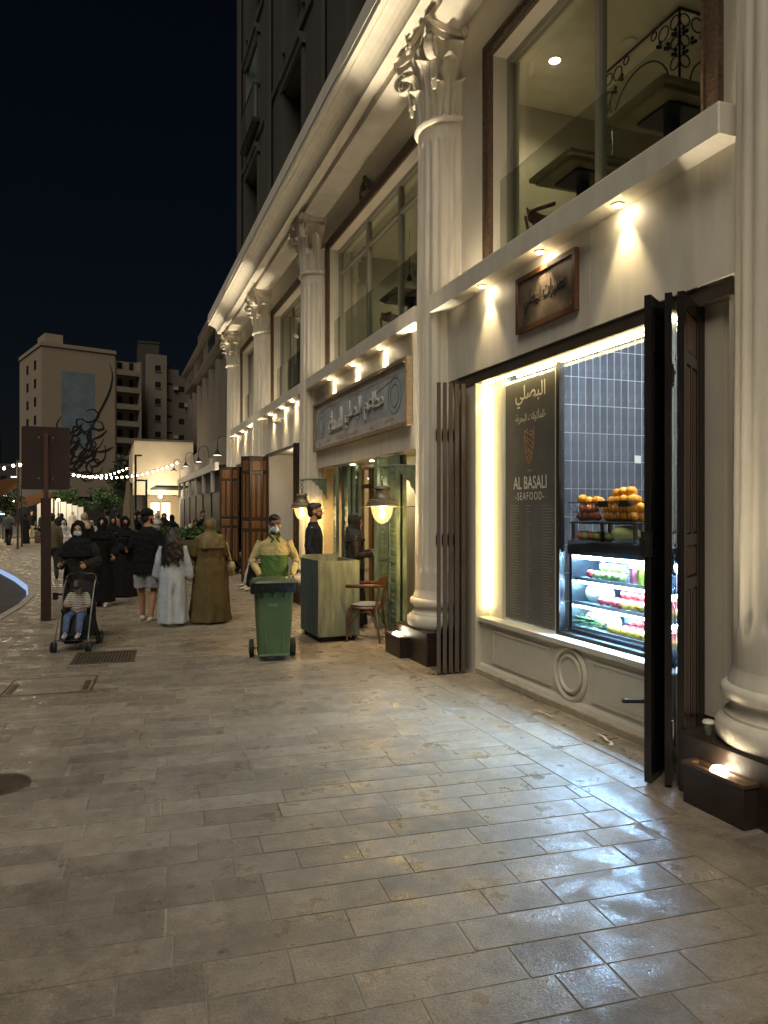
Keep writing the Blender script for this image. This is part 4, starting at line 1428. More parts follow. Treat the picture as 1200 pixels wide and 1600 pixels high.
# glazed wooden door
dr = pempty('glazed_door', bld)
m = MB()
for y in (11.0, 11.42, 11.92): m.box(4.00, 4.08, y, y + .055, 0.0, 2.47)
m.box(4.001, 4.079, 11.0, 11.97, 2.41, 2.469); m.box(4.001, 4.079, 11.0, 11.97, 2.10, 2.16); m.box(4.001, 4.079, 11.0, 11.97, 0, .14)
m.build('door_frame', BROWNW, dr)
for a, b, c, d in ((11.056, 11.419, .141, 2.099), (11.476, 11.919, .141, 2.099), (11.056, 11.419, 2.161, 2.409), (11.476, 11.919, 2.161, 2.409)):
    m = MB(); m.box(4.035, 4.043, a, b, c, d); m.build('pane', GLASS, dr)
# weathered green shutters: carved leaves
def green_leaf(p0, p1, H=2.44):
    a = math.atan2(p1[1] - p0[1], p1[0] - p0[0]); L = math.hypot(p1[0] - p0[0], p1[1] - p0[1])
    o = pempty('green_shutter', bld, (p0[0], p0[1], .03), a)
    m = MB(); st = .07
    m.box(0, st, -.025, .025, 0, H); m.box(L - st, L, -.025, .025, 0, H)
    for z0, z1 in ((0, .14), (.62, .70), (.98, 1.06), (1.52, 1.60), (H - .12, H)): m.box(st, L - st, -.024, .024, z0, z1)
    m.build('shutter_frame', GREENP, o)
    for z0, z1 in ((.14, .62), (.70, .98), (1.06, 1.52), (1.60, H - .12)):
        m = MB(); m.box(st, L - st, -.008, .008, z0, z1)
        for s in (-1, 1):
            m.box(st + .03, L - st - .03, s * .0085, s * .018, z0 + .03, z1 - .03)
            n = max(2, int((z1 - z0) / .09))
            for k in range(n):
                zc = z0 + .06 + (z1 - z0 - .12) * (k + .5) / n
                for q in range(3):
                    m.ball((L / 2 + (q - 1) * (L - 2 * st) * .26, s * .019, zc), (.028, .008, .026), 8, 6)
        m.build('carved_panel', GREENP, o)
    return o
green_leaf((3.70, 12.42), (3.62, 11.98))
green_leaf((3.73, 12.02), (3.70, 11.58)); green_leaf((3.79, 11.98), (3.77, 11.54)); green_leaf((3.86, 11.95), (3.86, 11.5))
green_leaf((3.60, 10.02), (3.93, 10.28)); green_leaf((3.66, 9.62), (3.62, 9.18)); green_leaf((3.74, 9.64), (3.72, 9.2))
GP2 = mat('mid_green', (0.20, 0.23, 0.14), .5, var=.4, vscale=6)

# hanging lanterns on brackets
LAMPM = mat('lantern_metal', (0.17, 0.15, 0.105), 0.42, 0.35, var=0.3, vscale=12)
def globe_mat():
    if 'lantern_glass' in MATS: return MATS['lantern_glass']
    g = glassmat('lantern_glass', (1, .88, .62), boost=.7)
    n = g.node_tree.nodes; l = g.node_tree.links; out = n['Material Output']
    src = out.inputs[0].links[0].from_socket
    e = n.new('ShaderNodeEmission'); e.inputs[0].default_value = (1, .72, .34, 1); e.inputs[1].default_value = .16
    a = n.new('ShaderNodeAddShader'); l.new(src, a.inputs[0]); l.new(e.outputs[0], a.inputs[1]); l.new(a.outputs[0], out.inputs[0])
    return g
def lantern(y, label, e):
    t_ = thing('wall_lantern', label, 'lantern', (3.20, y, 0), 0, 'hanging lanterns of the restaurant')
    m = MB()
    m.tube([(-.03, 0, 2.27), (.2, 0, 2.285), (.45, 0, 2.285)], .017, 8, side=(0, 1, 0))
    pts = [(.45, 2.27), (.17, 2.27), (.19, 2.235), (.23, 2.225), (.25, 2.18), (.30, 2.165), (.32, 2.11), (.37, 2.09), (.39, 2.02), (.43, 1.99), (.45, 1.93)]
    n = len(pts); vs = [(x, -.014, z) for x, z in pts] + [(x, .014, z) for x, z in pts]
    fs = [tuple(range(n)), tuple(range(2 * n - 1, n - 1, -1))] + [(k, n + k, n + (k + 1) % n, (k + 1) % n) for k in range(n)]
    m._add(vs, fs)
    m.build('bracket', GREENP, t_)
    m = MB()
    m.torus((0, 0, 2.23), .025, .006, (0, 1, 0), 12, 6); m.torus((0, 0, 2.185), .025, .006, (1, 0, 0), 12, 6); m.torus((0, 0, 2.14), .025, .006, (0, 1, 0), 12, 6)
    m.lathe([(.012, 2.03), (.02, 2.05), (.012, 2.075), (.022, 2.09), (.006, 2.115)], 10)
    m.build('chain', LAMPM, t_, True)
    m = MB(); m.lathe([(.05, 2.03), (.088, 2.02), (.105, 2.0), (.105, 1.985), (.09, 1.98), (.09, 1.93), (.10, 1.905), (.118, 1.88), (.118, 1.865), (.172, 1.85), (.176, 1.832), (.188, 1.825), (.192, 1.80), (.205, 1.79), (.205, 1.772), (.14, 1.765), (.11, 1.775), (.0, 1.78)], 32)
    m.build('hood', LAMPM, t_, True)
    m = MB(); m.lathe([(.206, 1.7675), (.27, 1.7625), (.27, 1.7585), (.206, 1.7595), (.206, 1.7675)], 40, caps=False)
    m.build('brim', LAMPM, t_, True)
    m = MB(); m.cyl((.0, 0, 1.765), (.46, 0, 1.768), .005, seg=6); m.build('stay', LAMPM, t_)
    m = MB(); m.lathe([(.137, 1.762), (.137, 1.74), (.128, 1.69), (.108, 1.635), (.075, 1.585), (.03, 1.556), (.002, 1.552)], 28)
    m.build('globe', globe_mat(), t_, True)
    m = MB(); m.ball((0, 0, 1.66), (.034, .034, .045), 12, 8); m.cyl((0, 0, 1.70), (0, 0, 1.765), .018, seg=10)
    m.build('bulb', emis('lantern_bulb', (1.0, 0.74, 0.36), 60), t_, True)
    lamp('POINT', 'lantern_light', (3.20, y, 1.60), e, (1.0, 0.74, 0.38), None, None, .05)
lantern(8.67, 'brass lantern with glowing globe hanging beside the fluted column', 14)
lantern(12.75, 'brass lantern with glowing globe hanging behind the bearded man', 8)

# ================================================================== third and fourth bays
WHITEIN = mat('inner_white', (0.55, 0.52, 0.46), 0.6, var=.05, world_pos=True)
BROWNIN = mat('inner_brown', (0.06, 0.045, 0.032), 0.55, var=.3, vscale=3, world_pos=True)
for (ya, yb) in ((13.95, 17.95), (18.85, 22.5)):
    s = MB(); s.box(3.66, 4.6, yb - .06, yb, 0, 3.1); s.build('inner_side_wall', WHITEIN, bld)
    s = MB(); s.box(4.35, 4.45, ya, yb - .061, 0, 3.1); s.build('inner_back_wall', BROWNIN, bld)
    for k in range(6):
        y = ya + .2 + k * .62
        q = MB(); q.box(4.33, 4.3495, y, y + .5, .15, 2.9); q.build('inner_panel', DARKWOOD, bld)
    s = MB(); s.box(3.741, 4.6, ya, yb, 3.112, 3.2); s.build('inner_soffit', WHITEIN, bld)
    s = MB(); s.box(3.62, 3.72, ya, yb, 3.05, 3.108); s.build('head_beam', HEADB, bld)
    lamp('POINT', 'bay_light', (4.0, yb - 1.4, 2.7), 6, (1.0, .8, .52), None, None, .1)
# small wall camera
cm = thing('security_camera', 'small white bullet camera on the panel wall of the third bay', 'camera', (3.45, 16.05, 3.70))
m = MB(); m.tube([(-.07, -.02, -.03), (.07, .02, .0)], .032, 12); m.build('camera_body', mat('cam_white', (.6, .58, .52), .4), cm, True)
m = MB(); m.tube([(.02, 0, -.01), (.06, .0, .05), (.149, 0, .05)], .012, 8); m.build('mount', MATS['cam_white'], cm)
m = MB(); m.lathe([(.02, 0), (.02, .004)], 12); m.M = Matrix.Identity(4)
m = MB(); m.ball((-.098, -.028, -.036), .012, 8, 6); m.build('camera_lens', BLACKMETAL, cm)

# ================================================================== upper dining rooms
UPW = mat('dining_wall', (0.50, 0.46, 0.36), 0.7, var=.08, vscale=1.5, world_pos=True)
for k, (a, b) in enumerate(((2.9, 7.9), (7.9, 13.6), (13.6, 18.45), (18.45, BEND - .3))):
    s = MB(); s.box(7.6, 7.7, a + .1, b - .1, 4.2, 6.62); s.build('dining_back_wall', UPW, bld)
    s = MB(); s.box(4.07, 7.6, b - .1, b, 4.2, 6.62); s.build('dining_side_wall', UPW, bld)
s = MB(); s.box(4.07, 7.6, 2.7, 2.8, 4.2, 6.62); s.build('dining_side_wall', UPW, bld)
ULENS = emis('dining_lens', (1.0, .93, .78), 14)
for (x, y) in ((4.55, 6.9), (5.2, 10.1), (5.4, 12.4), (5.2, 15.5), (5.2, 20.2)):
    m = MB(); m.lathe([(.07, 6.612), (.075, 6.6195)], 18, x, y); d = m.build('downlight', TRIM, bld)
    m = MB(); m.lathe([(.055, 6.608), (.055, 6.6115)], 18, x, y); m.build('lens', ULENS, d)
    lamp('SPOT', 'dining_light', (x, y, 6.58), 22, (1.0, .84, .58), (0, 0, -1), None, .06, 150, .6)
m = MB(); m.lathe([(.06, 6.60), (.075, 6.605), (.075, 6.6195)], 18, 5.1, 6.35); m.build('smoke_detector', TRIM, bld)
TABM = mat('table_wood', (0.22, 0.17, 0.10), 0.45, var=.25, vscale=5)
def dining_table(x, y, label, wx=.8, wy=.72):
    t_ = thing('dining_table', label, 'table', (x, y, 4.2), 0, 'dining tables upstairs')
    m = MB(); m.bbox(-wx / 2, wx / 2, -wy / 2, wy / 2, .86, .90, .006); m.build('table_top', TABM, t_)
    m = MB(); m.box(-wx / 2 + .05, wx / 2 - .05, -wy / 2 + .05, wy / 2 - .05, .82, .859); m.build('apron', TABM, t_)
    m = MB(); m.bbox(-.2, .2, -.2, .2, .79, .819, .01); m.build('top_plate', BLACKMETAL, t_)
    m = MB(); m.box(-.045, .045, -.045, .045, .03, .789); m.build('post', BLACKMETAL, t_)
    m = MB(); m.bbox(-.25, .25, -.25, .25, 0, .03, .01); m.build('foot_plate', BLACKMETAL, t_)
def bent_chair(loc, rotz, label, group=None, seatm=None, arm=True):
    """bentwood armchair, local -y is the front"""
    t_ = thing('bentwood_chair', label, 'chair', loc, rotz, group)
    W = mat('chair_wood', (0.075, 0.032, 0.016), 0.32, var=.35, vscale=6)
    for sx in (-1, 1):
        m = MB(); m.tube([(sx * .20, -.21, 0), (sx * .185, -.19, .2), (sx * .175, -.175, .43)], [.013, .016, .02], 8); m.build('leg', W, t_, True)
        m = MB(); m.tube([(sx * .20, .24, 0), (sx * .18, .20, .25), (sx * .175, .18, .44), (sx * .19, .235, .74)], [.013, .017, .019, .016], 8); m.build('leg', W, t_, True)
        m = MB(); m.tube([(sx * .19, -.2, .19), (sx * .10, -.19, .36), (sx * .02, -.185, .415)], .009, 6); m.build('brace', W, t_, True)
        m = MB(); m.tube([(sx * .19, -.19, .19), (sx * .185, -.05, .39), (sx * .18, .1, .40), (sx * .185, .19, .2)], .009, 6); m.build('brace', W, t_, True)
    m = MB(); m.lathe([(.19, .43), (.225, .435), (.23, .45), (.222, .465), (.19, .468)], 28); m.build('seat_ring', W, t_, True)
    m = MB(); m.lathe([(.0, .462), (.20, .466), (.213, .48), (.20, .495), (.12, .505), (.0, .508)], 28)
    m.build('seat_pad', seatm or mat('seat_grey', (0.13, 0.135, 0.145), .6, var=.1, vscale=30), t_, True)
    pts = []
    for k in range(13):
        a = PI * (k / 12)
        pts.append((.265 * math.cos(a), .02 + .25 * math.sin(a), .74))
    if arm:
        pts = [(.25, -.20, .735)] + pts + [(-.25, -.20, .735)]
    m = MB(); m.tube(pts, [(.024, .012)] * len(pts), 8, side=(0, 0, 1)); m.build('arm_rail', W, t_, True)
    m = MB()
    n = 9; top = []
    vs = []
    for k in range(n):
        a = PI * (.27 + .46 * k / (n - 1)); r = .262
        hgt = .875 - .03 * abs(k - 4) / 4 * (1 if k not in (3, 4, 5) else .4)
        for dr in (-.011, .011):
            x, y = (r + dr) * math.cos(a), .02 + (.247 + dr) * math.sin(a)
            vs += [(x, y, .742), (x * 1.03, y + .02, hgt)]
    fs = []
    for k in range(n - 1):
        b0 = k * 4; b1 = b0 + 4
        fs += [(b0, b1, b1 + 1, b0 + 1), (b0 + 2, b0 + 3, b1 + 3, b1 + 2), (b0 + 1, b1 + 1, b1 + 3, b0 + 3), (b0, b0 + 2, b1 + 2, b1)]
    fs += [(0, 1, 3, 2), ((n - 1) * 4, (n - 1) * 4 + 2, (n - 1) * 4 + 3, (n - 1) * 4 + 1)]
    m._add(vs, fs); m.build('crest_rail', W, t_)
    m = MB(); m.tube([(0, .2, .45), (0, .235, .6), (0, .262, .735)], [(.05, .009), (.038, .009), (.05, .009)], 8); m.build('back_splat', W, t_, True)
    return t_
dining_table(4.42, 4.97, 'upstairs table by the window nearest the corner, square plate below its top')
dining_table(4.42, 6.21, 'upstairs table behind the left pane of the nearest window')
dining_table(4.45, 9.35, 'upstairs table in the middle window, nearest the second column')
dining_table(4.45, 10.75, 'upstairs table in the centre of the middle window')
bent_chair((4.55, 6.92, 4.2), rad(20), 'dark upstairs chair at the left edge of the nearest window', 'upstairs chairs')
bent_chair((4.45, 10.05, 4.2), rad(200), 'dark upstairs chair between the two tables of the middle window', 'upstairs chairs')
bent_chair((4.5, 11.45, 4.2), rad(10), 'dark upstairs chair beyond the tables of the middle window', 'upstairs chairs')
# iron screen upstairs
isn = thing('iron_screen', 'ornate black iron corner screen seen through the nearest upstairs window', 'screen', (5.2, 5.74, 4.2))
def iron_panel(name, vec, L):
    v = Vector(vec); o = lambda a, z: tuple(v * a + Vector((0, 0, z)))
    m = MB()
    for a in (0, L): m.tube([o(a, 0), o(a, 2.4)], .013, 6)
    for a in (.13, L - .13): m.tube([o(a, 0), o(a, 1.7)], .009, 6)
    m.tube([o(0, 2.4), o(L, 2.4)], .013, 6)
    rr = L / 2 - .13
    m.tube([o(L / 2 + rr * math.cos(PI * k / 14), 1.7 + rr * math.sin(PI * k / 14) * min(1, .6 / rr)) for k in range(15)], .009, 6)
    ax = Vector((-v.y, v.x, 0))
    for a, z, r in ((.065, 2.30, .06), (.065, 2.1, .055), (.065, 1.9, .06), (.065, 1.65, .055), (.065, 1.4, .06), (.065, 1.15, .055), (.065, .9, .06), (L - .065, 2.3, .06), (L - .065, 2.1, .055), (L - .065, 1.9, .06), (L - .065, 1.65, .055), (L - .065, 1.4, .06), (.22, 2.28, .07), (L - .22, 2.28, .07), (.36, 2.34, .04), (L - .36, 2.34, .04)):
        m.torus(o(a, z), r, .007, ax, 16, 6)
    for a, z in ((.17, 2.12), (L - .17, 2.12), (.065, 2.2), (.065, 2.0), (L - .065, 2.0), (.28, 2.2), (L - .28, 2.2)):
        for q in range(3):
            an = q * 2.1
            m.ball(tuple(v * (a + .025 * math.cos(an)) + Vector((0, 0, z + .025 * math.sin(an)))), .02, 6, 5)
    m.build(name, BLACKMETAL, isn, True)
iron_panel('screen_panel', (0, 1, 0), 1.15)
iron_panel('screen_panel', (1, 0, 0), .8)
# hanging pendants upstairs
for k, (x, y) in enumerate(((4.9, 9.6), (4.9, 11.0), (4.9, 11.9))):
    t_ = thing('pendant_lamp', ['pendant lamp on a thin cord nearest the second column, middle upstairs window', 'pendant lamp on a thin cord in the centre of the middle upstairs window', 'pendant lamp on a thin cord at the far side of the middle upstairs window'][k], 'lamp', (x, y, 5.72), 0, 'upstairs pendants')
    m = MB(); m.cyl((0, 0, .1), (0, 0, .9), .006, seg=6); m.build('cord', BLACKMETAL, t_)
    m = MB(); m.lathe([(.012, .12), (.03, .08), (.05, .02), (.045, 0), (.01, -.005)], 12); m.build('shade', BLACKMETAL, t_, True)

# ================================================================== street furniture near the shops
bent_chair((3.20, 9.28, 0), rad(-125), 'brown bentwood armchair with grey seat beside the lantern')
# green kiosk counter on castors
ks = thing('kiosk_counter', 'weathered green metal counter on castors in front of the restaurant', 'counter', (2.54, 9.27, 0), rad(2))
KGREEN = mat('kiosk_green', (0.125, 0.145, 0.115), 0.42, var=0.5, vscale=3.2, stretch=(5, 5, .55), rvar=.12, bump=.05, bscale=30)
KBLUE = mat('kiosk_bluegreen', (0.085, 0.12, 0.115), 0.35, 0.3, var=0.4, vscale=4, stretch=(5, 5, .5))
kw, kd, kh = .57, .86, 1.06
m = MB(); m.box(0, kw, 0, .018, .075, kh); m.build('front_panel', KGREEN, ks)
m = MB(); m.box(.03, kw, kd - .018, kd, .075, kh + .045); m.build('back_panel', KGREEN, ks)
m = MB(); m.box(kw - .018, kw, .0185, kd - .0185, .075, kh); m.build('side_panel', KGREEN, ks)
for k in range(17):          # fluted side towards the street
    y = .022 + k * (kd - .044) / 17
    m = MB(); m.tube([(.014, y + .024, .076), (.014, y + .024, kh - .004)], [(.016, .0225)] * 2, 10, round_ends=False, side=(1, 0, 0)); m.build('flute', KBLUE, ks, True)
m = MB(); m.box(.032, kw - .0185, .0185, kd - .0185, kh - .16, kh - .14); m.build('counter_top', KGREEN, ks)
m = MB(); m.box(0.0, .03, .0185, kd, kh - .003, kh + .012); m.build('top_rim', KGREEN, ks)
for x, y in ((.07, .06), (kw - .07, .06), (.07, kd - .06), (kw - .07, kd - .06)):
    c_ = MB(); c_.cyl((x - .012, y, .028), (x + .012, y, .028), .028, seg=14); c_.box(x - .018, x + .018, y - .02, y + .02, .058, .0745); c_.box(x - .02, x - .014, y - .012, y + .012, .02, .06); c_.box(x + .014, x + .02, y - .012, y + .012, .02, .06)
    c_.build('castor', BLACKMETAL, ks)

# wheelie bin
BINM = mat('bin_green', (0.080, 0.122, 0.046), 0.38, var=.15, vscale=4, rvar=.08, bump=.04, bscale=60)
bn = thing('wheelie_bin', 'green two-wheeled rubbish bin pushed by the masked worker', 'bin', (1.78, 8.45, 0), rad(-8))
def ring(w0, d0, y, z, r=.05):
    pts = []
    for cx, cy, a0 in ((w0 - r, -d0 + r, -PI / 2), (w0 - r, d0 - r, 0), (-w0 + r, d0 - r, PI / 2), (-w0 + r, -d0 + r, PI)):
        for k in range(5):
            a = a0 + PI / 2 * k / 4
            pts.append((cx + r * math.cos(a), y + cy + r * math.sin(a), z))
    return pts
rings_ = [ring(.175, .17, .03, .06), ring(.18, .18, .03, .10), ring(.215, .235, .015, .80), ring(.22, .245, .01, .86)]
vs = [p for r_ in rings_ for p in r_]; n = 20
fs = [tuple(range(n - 1, -1, -1))] + [(i * n + k, i * n + (k + 1) % n, (i + 1) * n + (k + 1) % n, (i + 1) * n + k) for i in range(3) for k in range(n)]
m = MB(); m._add(vs, fs)
m.build('body', BINM, bn, True)
m = MB()   # ribs pressed into the front
for x in (-.10, .10):
    m.tube([(x * .9, -.152, .12), (x, -.178, .38)], [(.028, .012), (.005, .002)], 8)
m.tube([(-.165, -.148, .075), (.165, -.148, .075)], .012, 8)
m.build('front_ribs', BINM, bn, True)
rr_ = [ring(.225, .25, .01, .80, .05), ring(.245, .27, .01, .815, .05), ring(.25, .275, .01, .90, .05), ring(.235, .26, .01, .90, .05)]
vs = [p for r_ in rr_ for p in r_]
m = MB(); m._add(vs, [(i * n + k, i * n + (k + 1) % n, (i + 1) * n + (k + 1) % n, (i + 1) * n + k) for i in range(3) for k in range(n)])
for x in (-.12, .12, 0): m.box(x - .006, x + .006, -.262, -.226, .74, .80)
m.build('rim', BINM, bn)
m = MB(); r1 = ring(.25, .28, .01, .903, .05); r2 = ring(.235, .262, .01, .928, .05); r3 = ring(.10, .12, .01, .95, .04)
m._add(r1 + r2 + r3, [tuple(range(n - 1, -1, -1))] + [(i * n + k, i * n + (k + 1) % n, (i + 1) * n + (k + 1) % n, (i + 1) * n + k) for i in range(2) for k in range(n)] + [tuple(range(2 * n, 3 * n))])
m.build('lid', mat('bin_lid', (0.05, 0.08, 0.04), 0.4, var=.2), bn, True)
BAG = mat('bag_black', (0.012, 0.013, 0.012), 0.25, var=.3, vscale=14, bump=.4, bscale=25)
m = MB()   # black bag edge folded over the rim
br = random.Random(4)
pa = ring(.262, .287, .01, .905, .05); pb = [(x * 1.02, y * 1.02, .905 - .012 - br.uniform(0, .022) - (.09 if (x > .2 and y < 0) or (x < -.2 and y < -.05) else 0)) for x, y, z in pa]
m._add(pa + pb, [(k, (k + 1) % n, n + (k + 1) % n, n + k) for k in range(n)])
m.build('bag_edge', BAG, bn, True)
m = MB(); m.tube([(-.23, .30, .88), (-.21, .345, .90), (.21, .345, .90), (.23, .30, .88)], .016, 8); m.build('handle', BINM, bn, True)
for s in (-1, 1):
    m = MB(); m.cyl((s * .215, .20, .105), (s * .265, .20, .105), .105, seg=24); w_ = m.build('wheel', mat('rubber', (0.016, 0.016, 0.017), .75), bn)
    m = MB(); m.cyl((s * .266, .20, .105), (s * .272, .20, .105), .06, seg=20); m.build('hub', mat('hub_grey', (.06, .06, .065), .5), w_)
m = MB(); m.cyl((-.21, .20, .105), (.21, .20, .105), .013, seg=10); m.build('axle', STEEL, bn)
for k, (z, txt) in enumerate(((.665, 'المدينة'), (.645, 'المدينة'))):
    me = text_mesh(arabic(txt), .015, 0, width=.10)
    yy = -.2365 + (.80 - z) * .067 + .0
    me.transform(Matrix.Translation((-.02, yy - .002 + .014, z)) @ Matrix.Rotation(rad(90 - 3.9), 4, 'X')); obj('lettering', me, mat('stencil_white', (.5, .52, .48), .6), bn)

# drain grate, access cover, manhole
GRATE = mat('grate_metal', (0.10, 0.078, 0.05), 0.55, 0.4, var=.4, vscale=12)
def four(mb, x0, x1, y0, y1, t_, z0, z1):
    mb.box(x0, x1, y0, y0 + t_, z0, z1); mb.box(x0, x1, y1 - t_, y1, z0, z1); mb.box(x0, x0 + t_, y0 + t_, y1 - t_, z0, z1); mb.box(x1 - t_, x1, y0 + t_, y1 - t_, z0, z1)
dg = thing('drain_grate', 'slotted bronze drain grate set in the paving before the stroller', 'grate', (-.045, 9.24, 0), -PA)
m = MB(); four(m, -.34, .34, -.36, .36, .025, -.02, .011); m.build('grate_frame', GRATE, dg)
m = MB(); m.box(-.3145, .3145, -.3345, .3345, -.02, .0028); m.build('pit', mat('pit_shade_black', (.012, .011, .01), .9), dg)  # flat plate, the shade of the open pit put into its black colour
for k in range(17):
    x = -.30 + k * .0375
    m = MB(); m.box(x - .011, x + .011, -.334, .334, .003, .0105); m.build('grate_bar', GRATE, dg)
for y in (-.12, .12):
    m = MB(); m.box(-.314, .314, y - .01, y + .01, .0031, .0085); m.build('cross_bar', GRATE, dg)
cv = thing('access_cover', 'rectangular stone-filled access cover with metal rim in the paving', 'cover', (-.525, 7.925, 0), -PA)
m = MB(); four(m, -.40, .40, -.36, .36, .018, -.03, .0045); m.build('cover_rim', GRATE, cv)
m = MB(); m.box(-.378, .378, -.338, .338, -.03, .0030); m.build('cover_inlay', PAVER, cv)
for x in (-.33, .33):
    m = MB(); m.box(x - .03, x + .03, -.30, .12, .0031, .0055); m.build('lifting_slot', GRATE, cv)
mh = thing('manhole_cover', 'round patterned metal manhole cover at the left picture edge', 'manhole cover', (-.66, 5.15, 0))
m = MB(); m.lathe([(.20, -.02), (.20, .007), (.185, .008), (.183, .003)], 40, caps=False); m.build('cover_rim', GRATE, mh)
m = MB(); m.lathe([(.182, -.02), (.182, .0032), (0, .0032)], 40)
m.build('plate', GRATE, mh)
m = MB()
for i in range(-6, 7):
    for j in range(-6, 7):
        x, y = i * .027 + (.0135 if j % 2 else 0), j * .025
        if math.hypot(x, y) < .168: m.box(x - .009, x + .009, y - .006, y + .006, -.0033 + .0066, .0072)
k_ = m.build('tread_studs', GRATE, mh); k_['kind'] = 'stuff'
# ================================================================== people
from mathutils import noise
WRINKLED = {'abaya', 'gown', 'dress', 'shirt', 'uniform_shirt', 'blouse', 't_shirt', 'shorts', 'trousers', 'headscarf', 'robe'}
def remesh(mb, vox, smooth=4):
    me = mb.mesh('blob')
    o = bpy.data.objects.new('blob', me)
    r = o.modifiers.new('r', 'REMESH'); r.mode = 'VOXEL'; r.voxel_size = vox
    if smooth:
        k = o.modifiers.new('s', 'SMOOTH'); k.iterations = smooth; k.factor = .5
    out = evaluated_mesh(o)
    bpy.data.objects.remove(o); bpy.data.meshes.remove(me)
    out.materials.clear()
    return out
def cloth(name, col, rough=.8, var=.12, vs=8, bump=.5):
    return mat('cloth_' + name, col, rough, var=var, vscale=vs, bump=bump, bscale=20, spec=.12)
SKIN = mat('skin_tan', (0.36, 0.19, 0.115), .5, var=.08, vscale=12)
SKIN_D = mat('skin_brown', (0.15, 0.075, 0.045), .5, var=.1, vscale=12)
HAIRM = mat('hair_black', (0.012, 0.009, 0.008), .45, var=.4, vscale=40, bump=.3, bscale=120)
BLACKC = cloth('black', (0.010, 0.010, 0.012))
MASKM = cloth('mask', (0.55, 0.62, 0.68), .7, .05)
EYEM = mat('eye_dark', (0.012, 0.009, 0.008), .2)
LIPM = mat('lip', (0.25, 0.09, 0.075), .5)
def V3(p): return Vector(p)
def hand(mb, wrist, d, side, s, curl=.5):
    """palm and five fingers; d = direction the forearm points, side = thumb side vector"""
    w = V3(wrist); d = V3(d).normalized(); t = V3(side) - d * V3(side).dot(d)
    t = t.normalized() if t.length > .01 else Vector((0, 0, 1))
    nrm = d.cross(t)
    mb.tube([w, w + d * .045 * s, w + d * .085 * s], [(.024 * s, .014 * s), (.036 * s, .015 * s), (.037 * s, .013 * s)], 8, side=tuple(t))
    for k, (o, L) in enumerate(((.028, .070), (.010, .080), (-.009, .075), (-.027, .058))):
        b = w + d * .085 * s + t * o * s
        m = b + (d * math.cos(curl * .6) + nrm * math.sin(curl * .6)) * L * .5 * s
        e = m + (d * math.cos(curl * 1.9) + nrm * math.sin(curl * 1.9)) * L * .5 * s
        mb.tube([b, m, e], [.0088 * s, .008 * s, .0065 * s], 6)
    b = w + d * .03 * s + t * .032 * s
    m = b + (d * .6 + t * .75 + nrm * .1).normalized() * .035 * s
    e = m + (d * .85 + t * .25 + nrm * .4).normalized() * .03 * s
    mb.tube([b, m, e], [.011 * s, .0095 * s, .0075 * s], 6)
DEF = dict(sL=(.170, .01, 1.375), eL=(.225, .03, 1.11), wL=(.23, -.03, .87), sR=(-.170, .01, 1.375), eR=(-.235, .03, 1.12), wR=(-.235, -.03, .88),
           hL=(.09, 0, .90), kL=(.10, -.015, .49), aL=(.11, .03, .085), hR=(-.09, 0, .90), kR=(-.10, -.015, .49), aR=(-.11, .03, .085),
           pel=(0, 0, .94), che=(0, 0, 1.25), nek=(0, .015, 1.45), head=(0, -.02, 1.60), fL=(.02, -.19), fR=(-.02, -.19), hyaw=0.0, hpit=0.0)
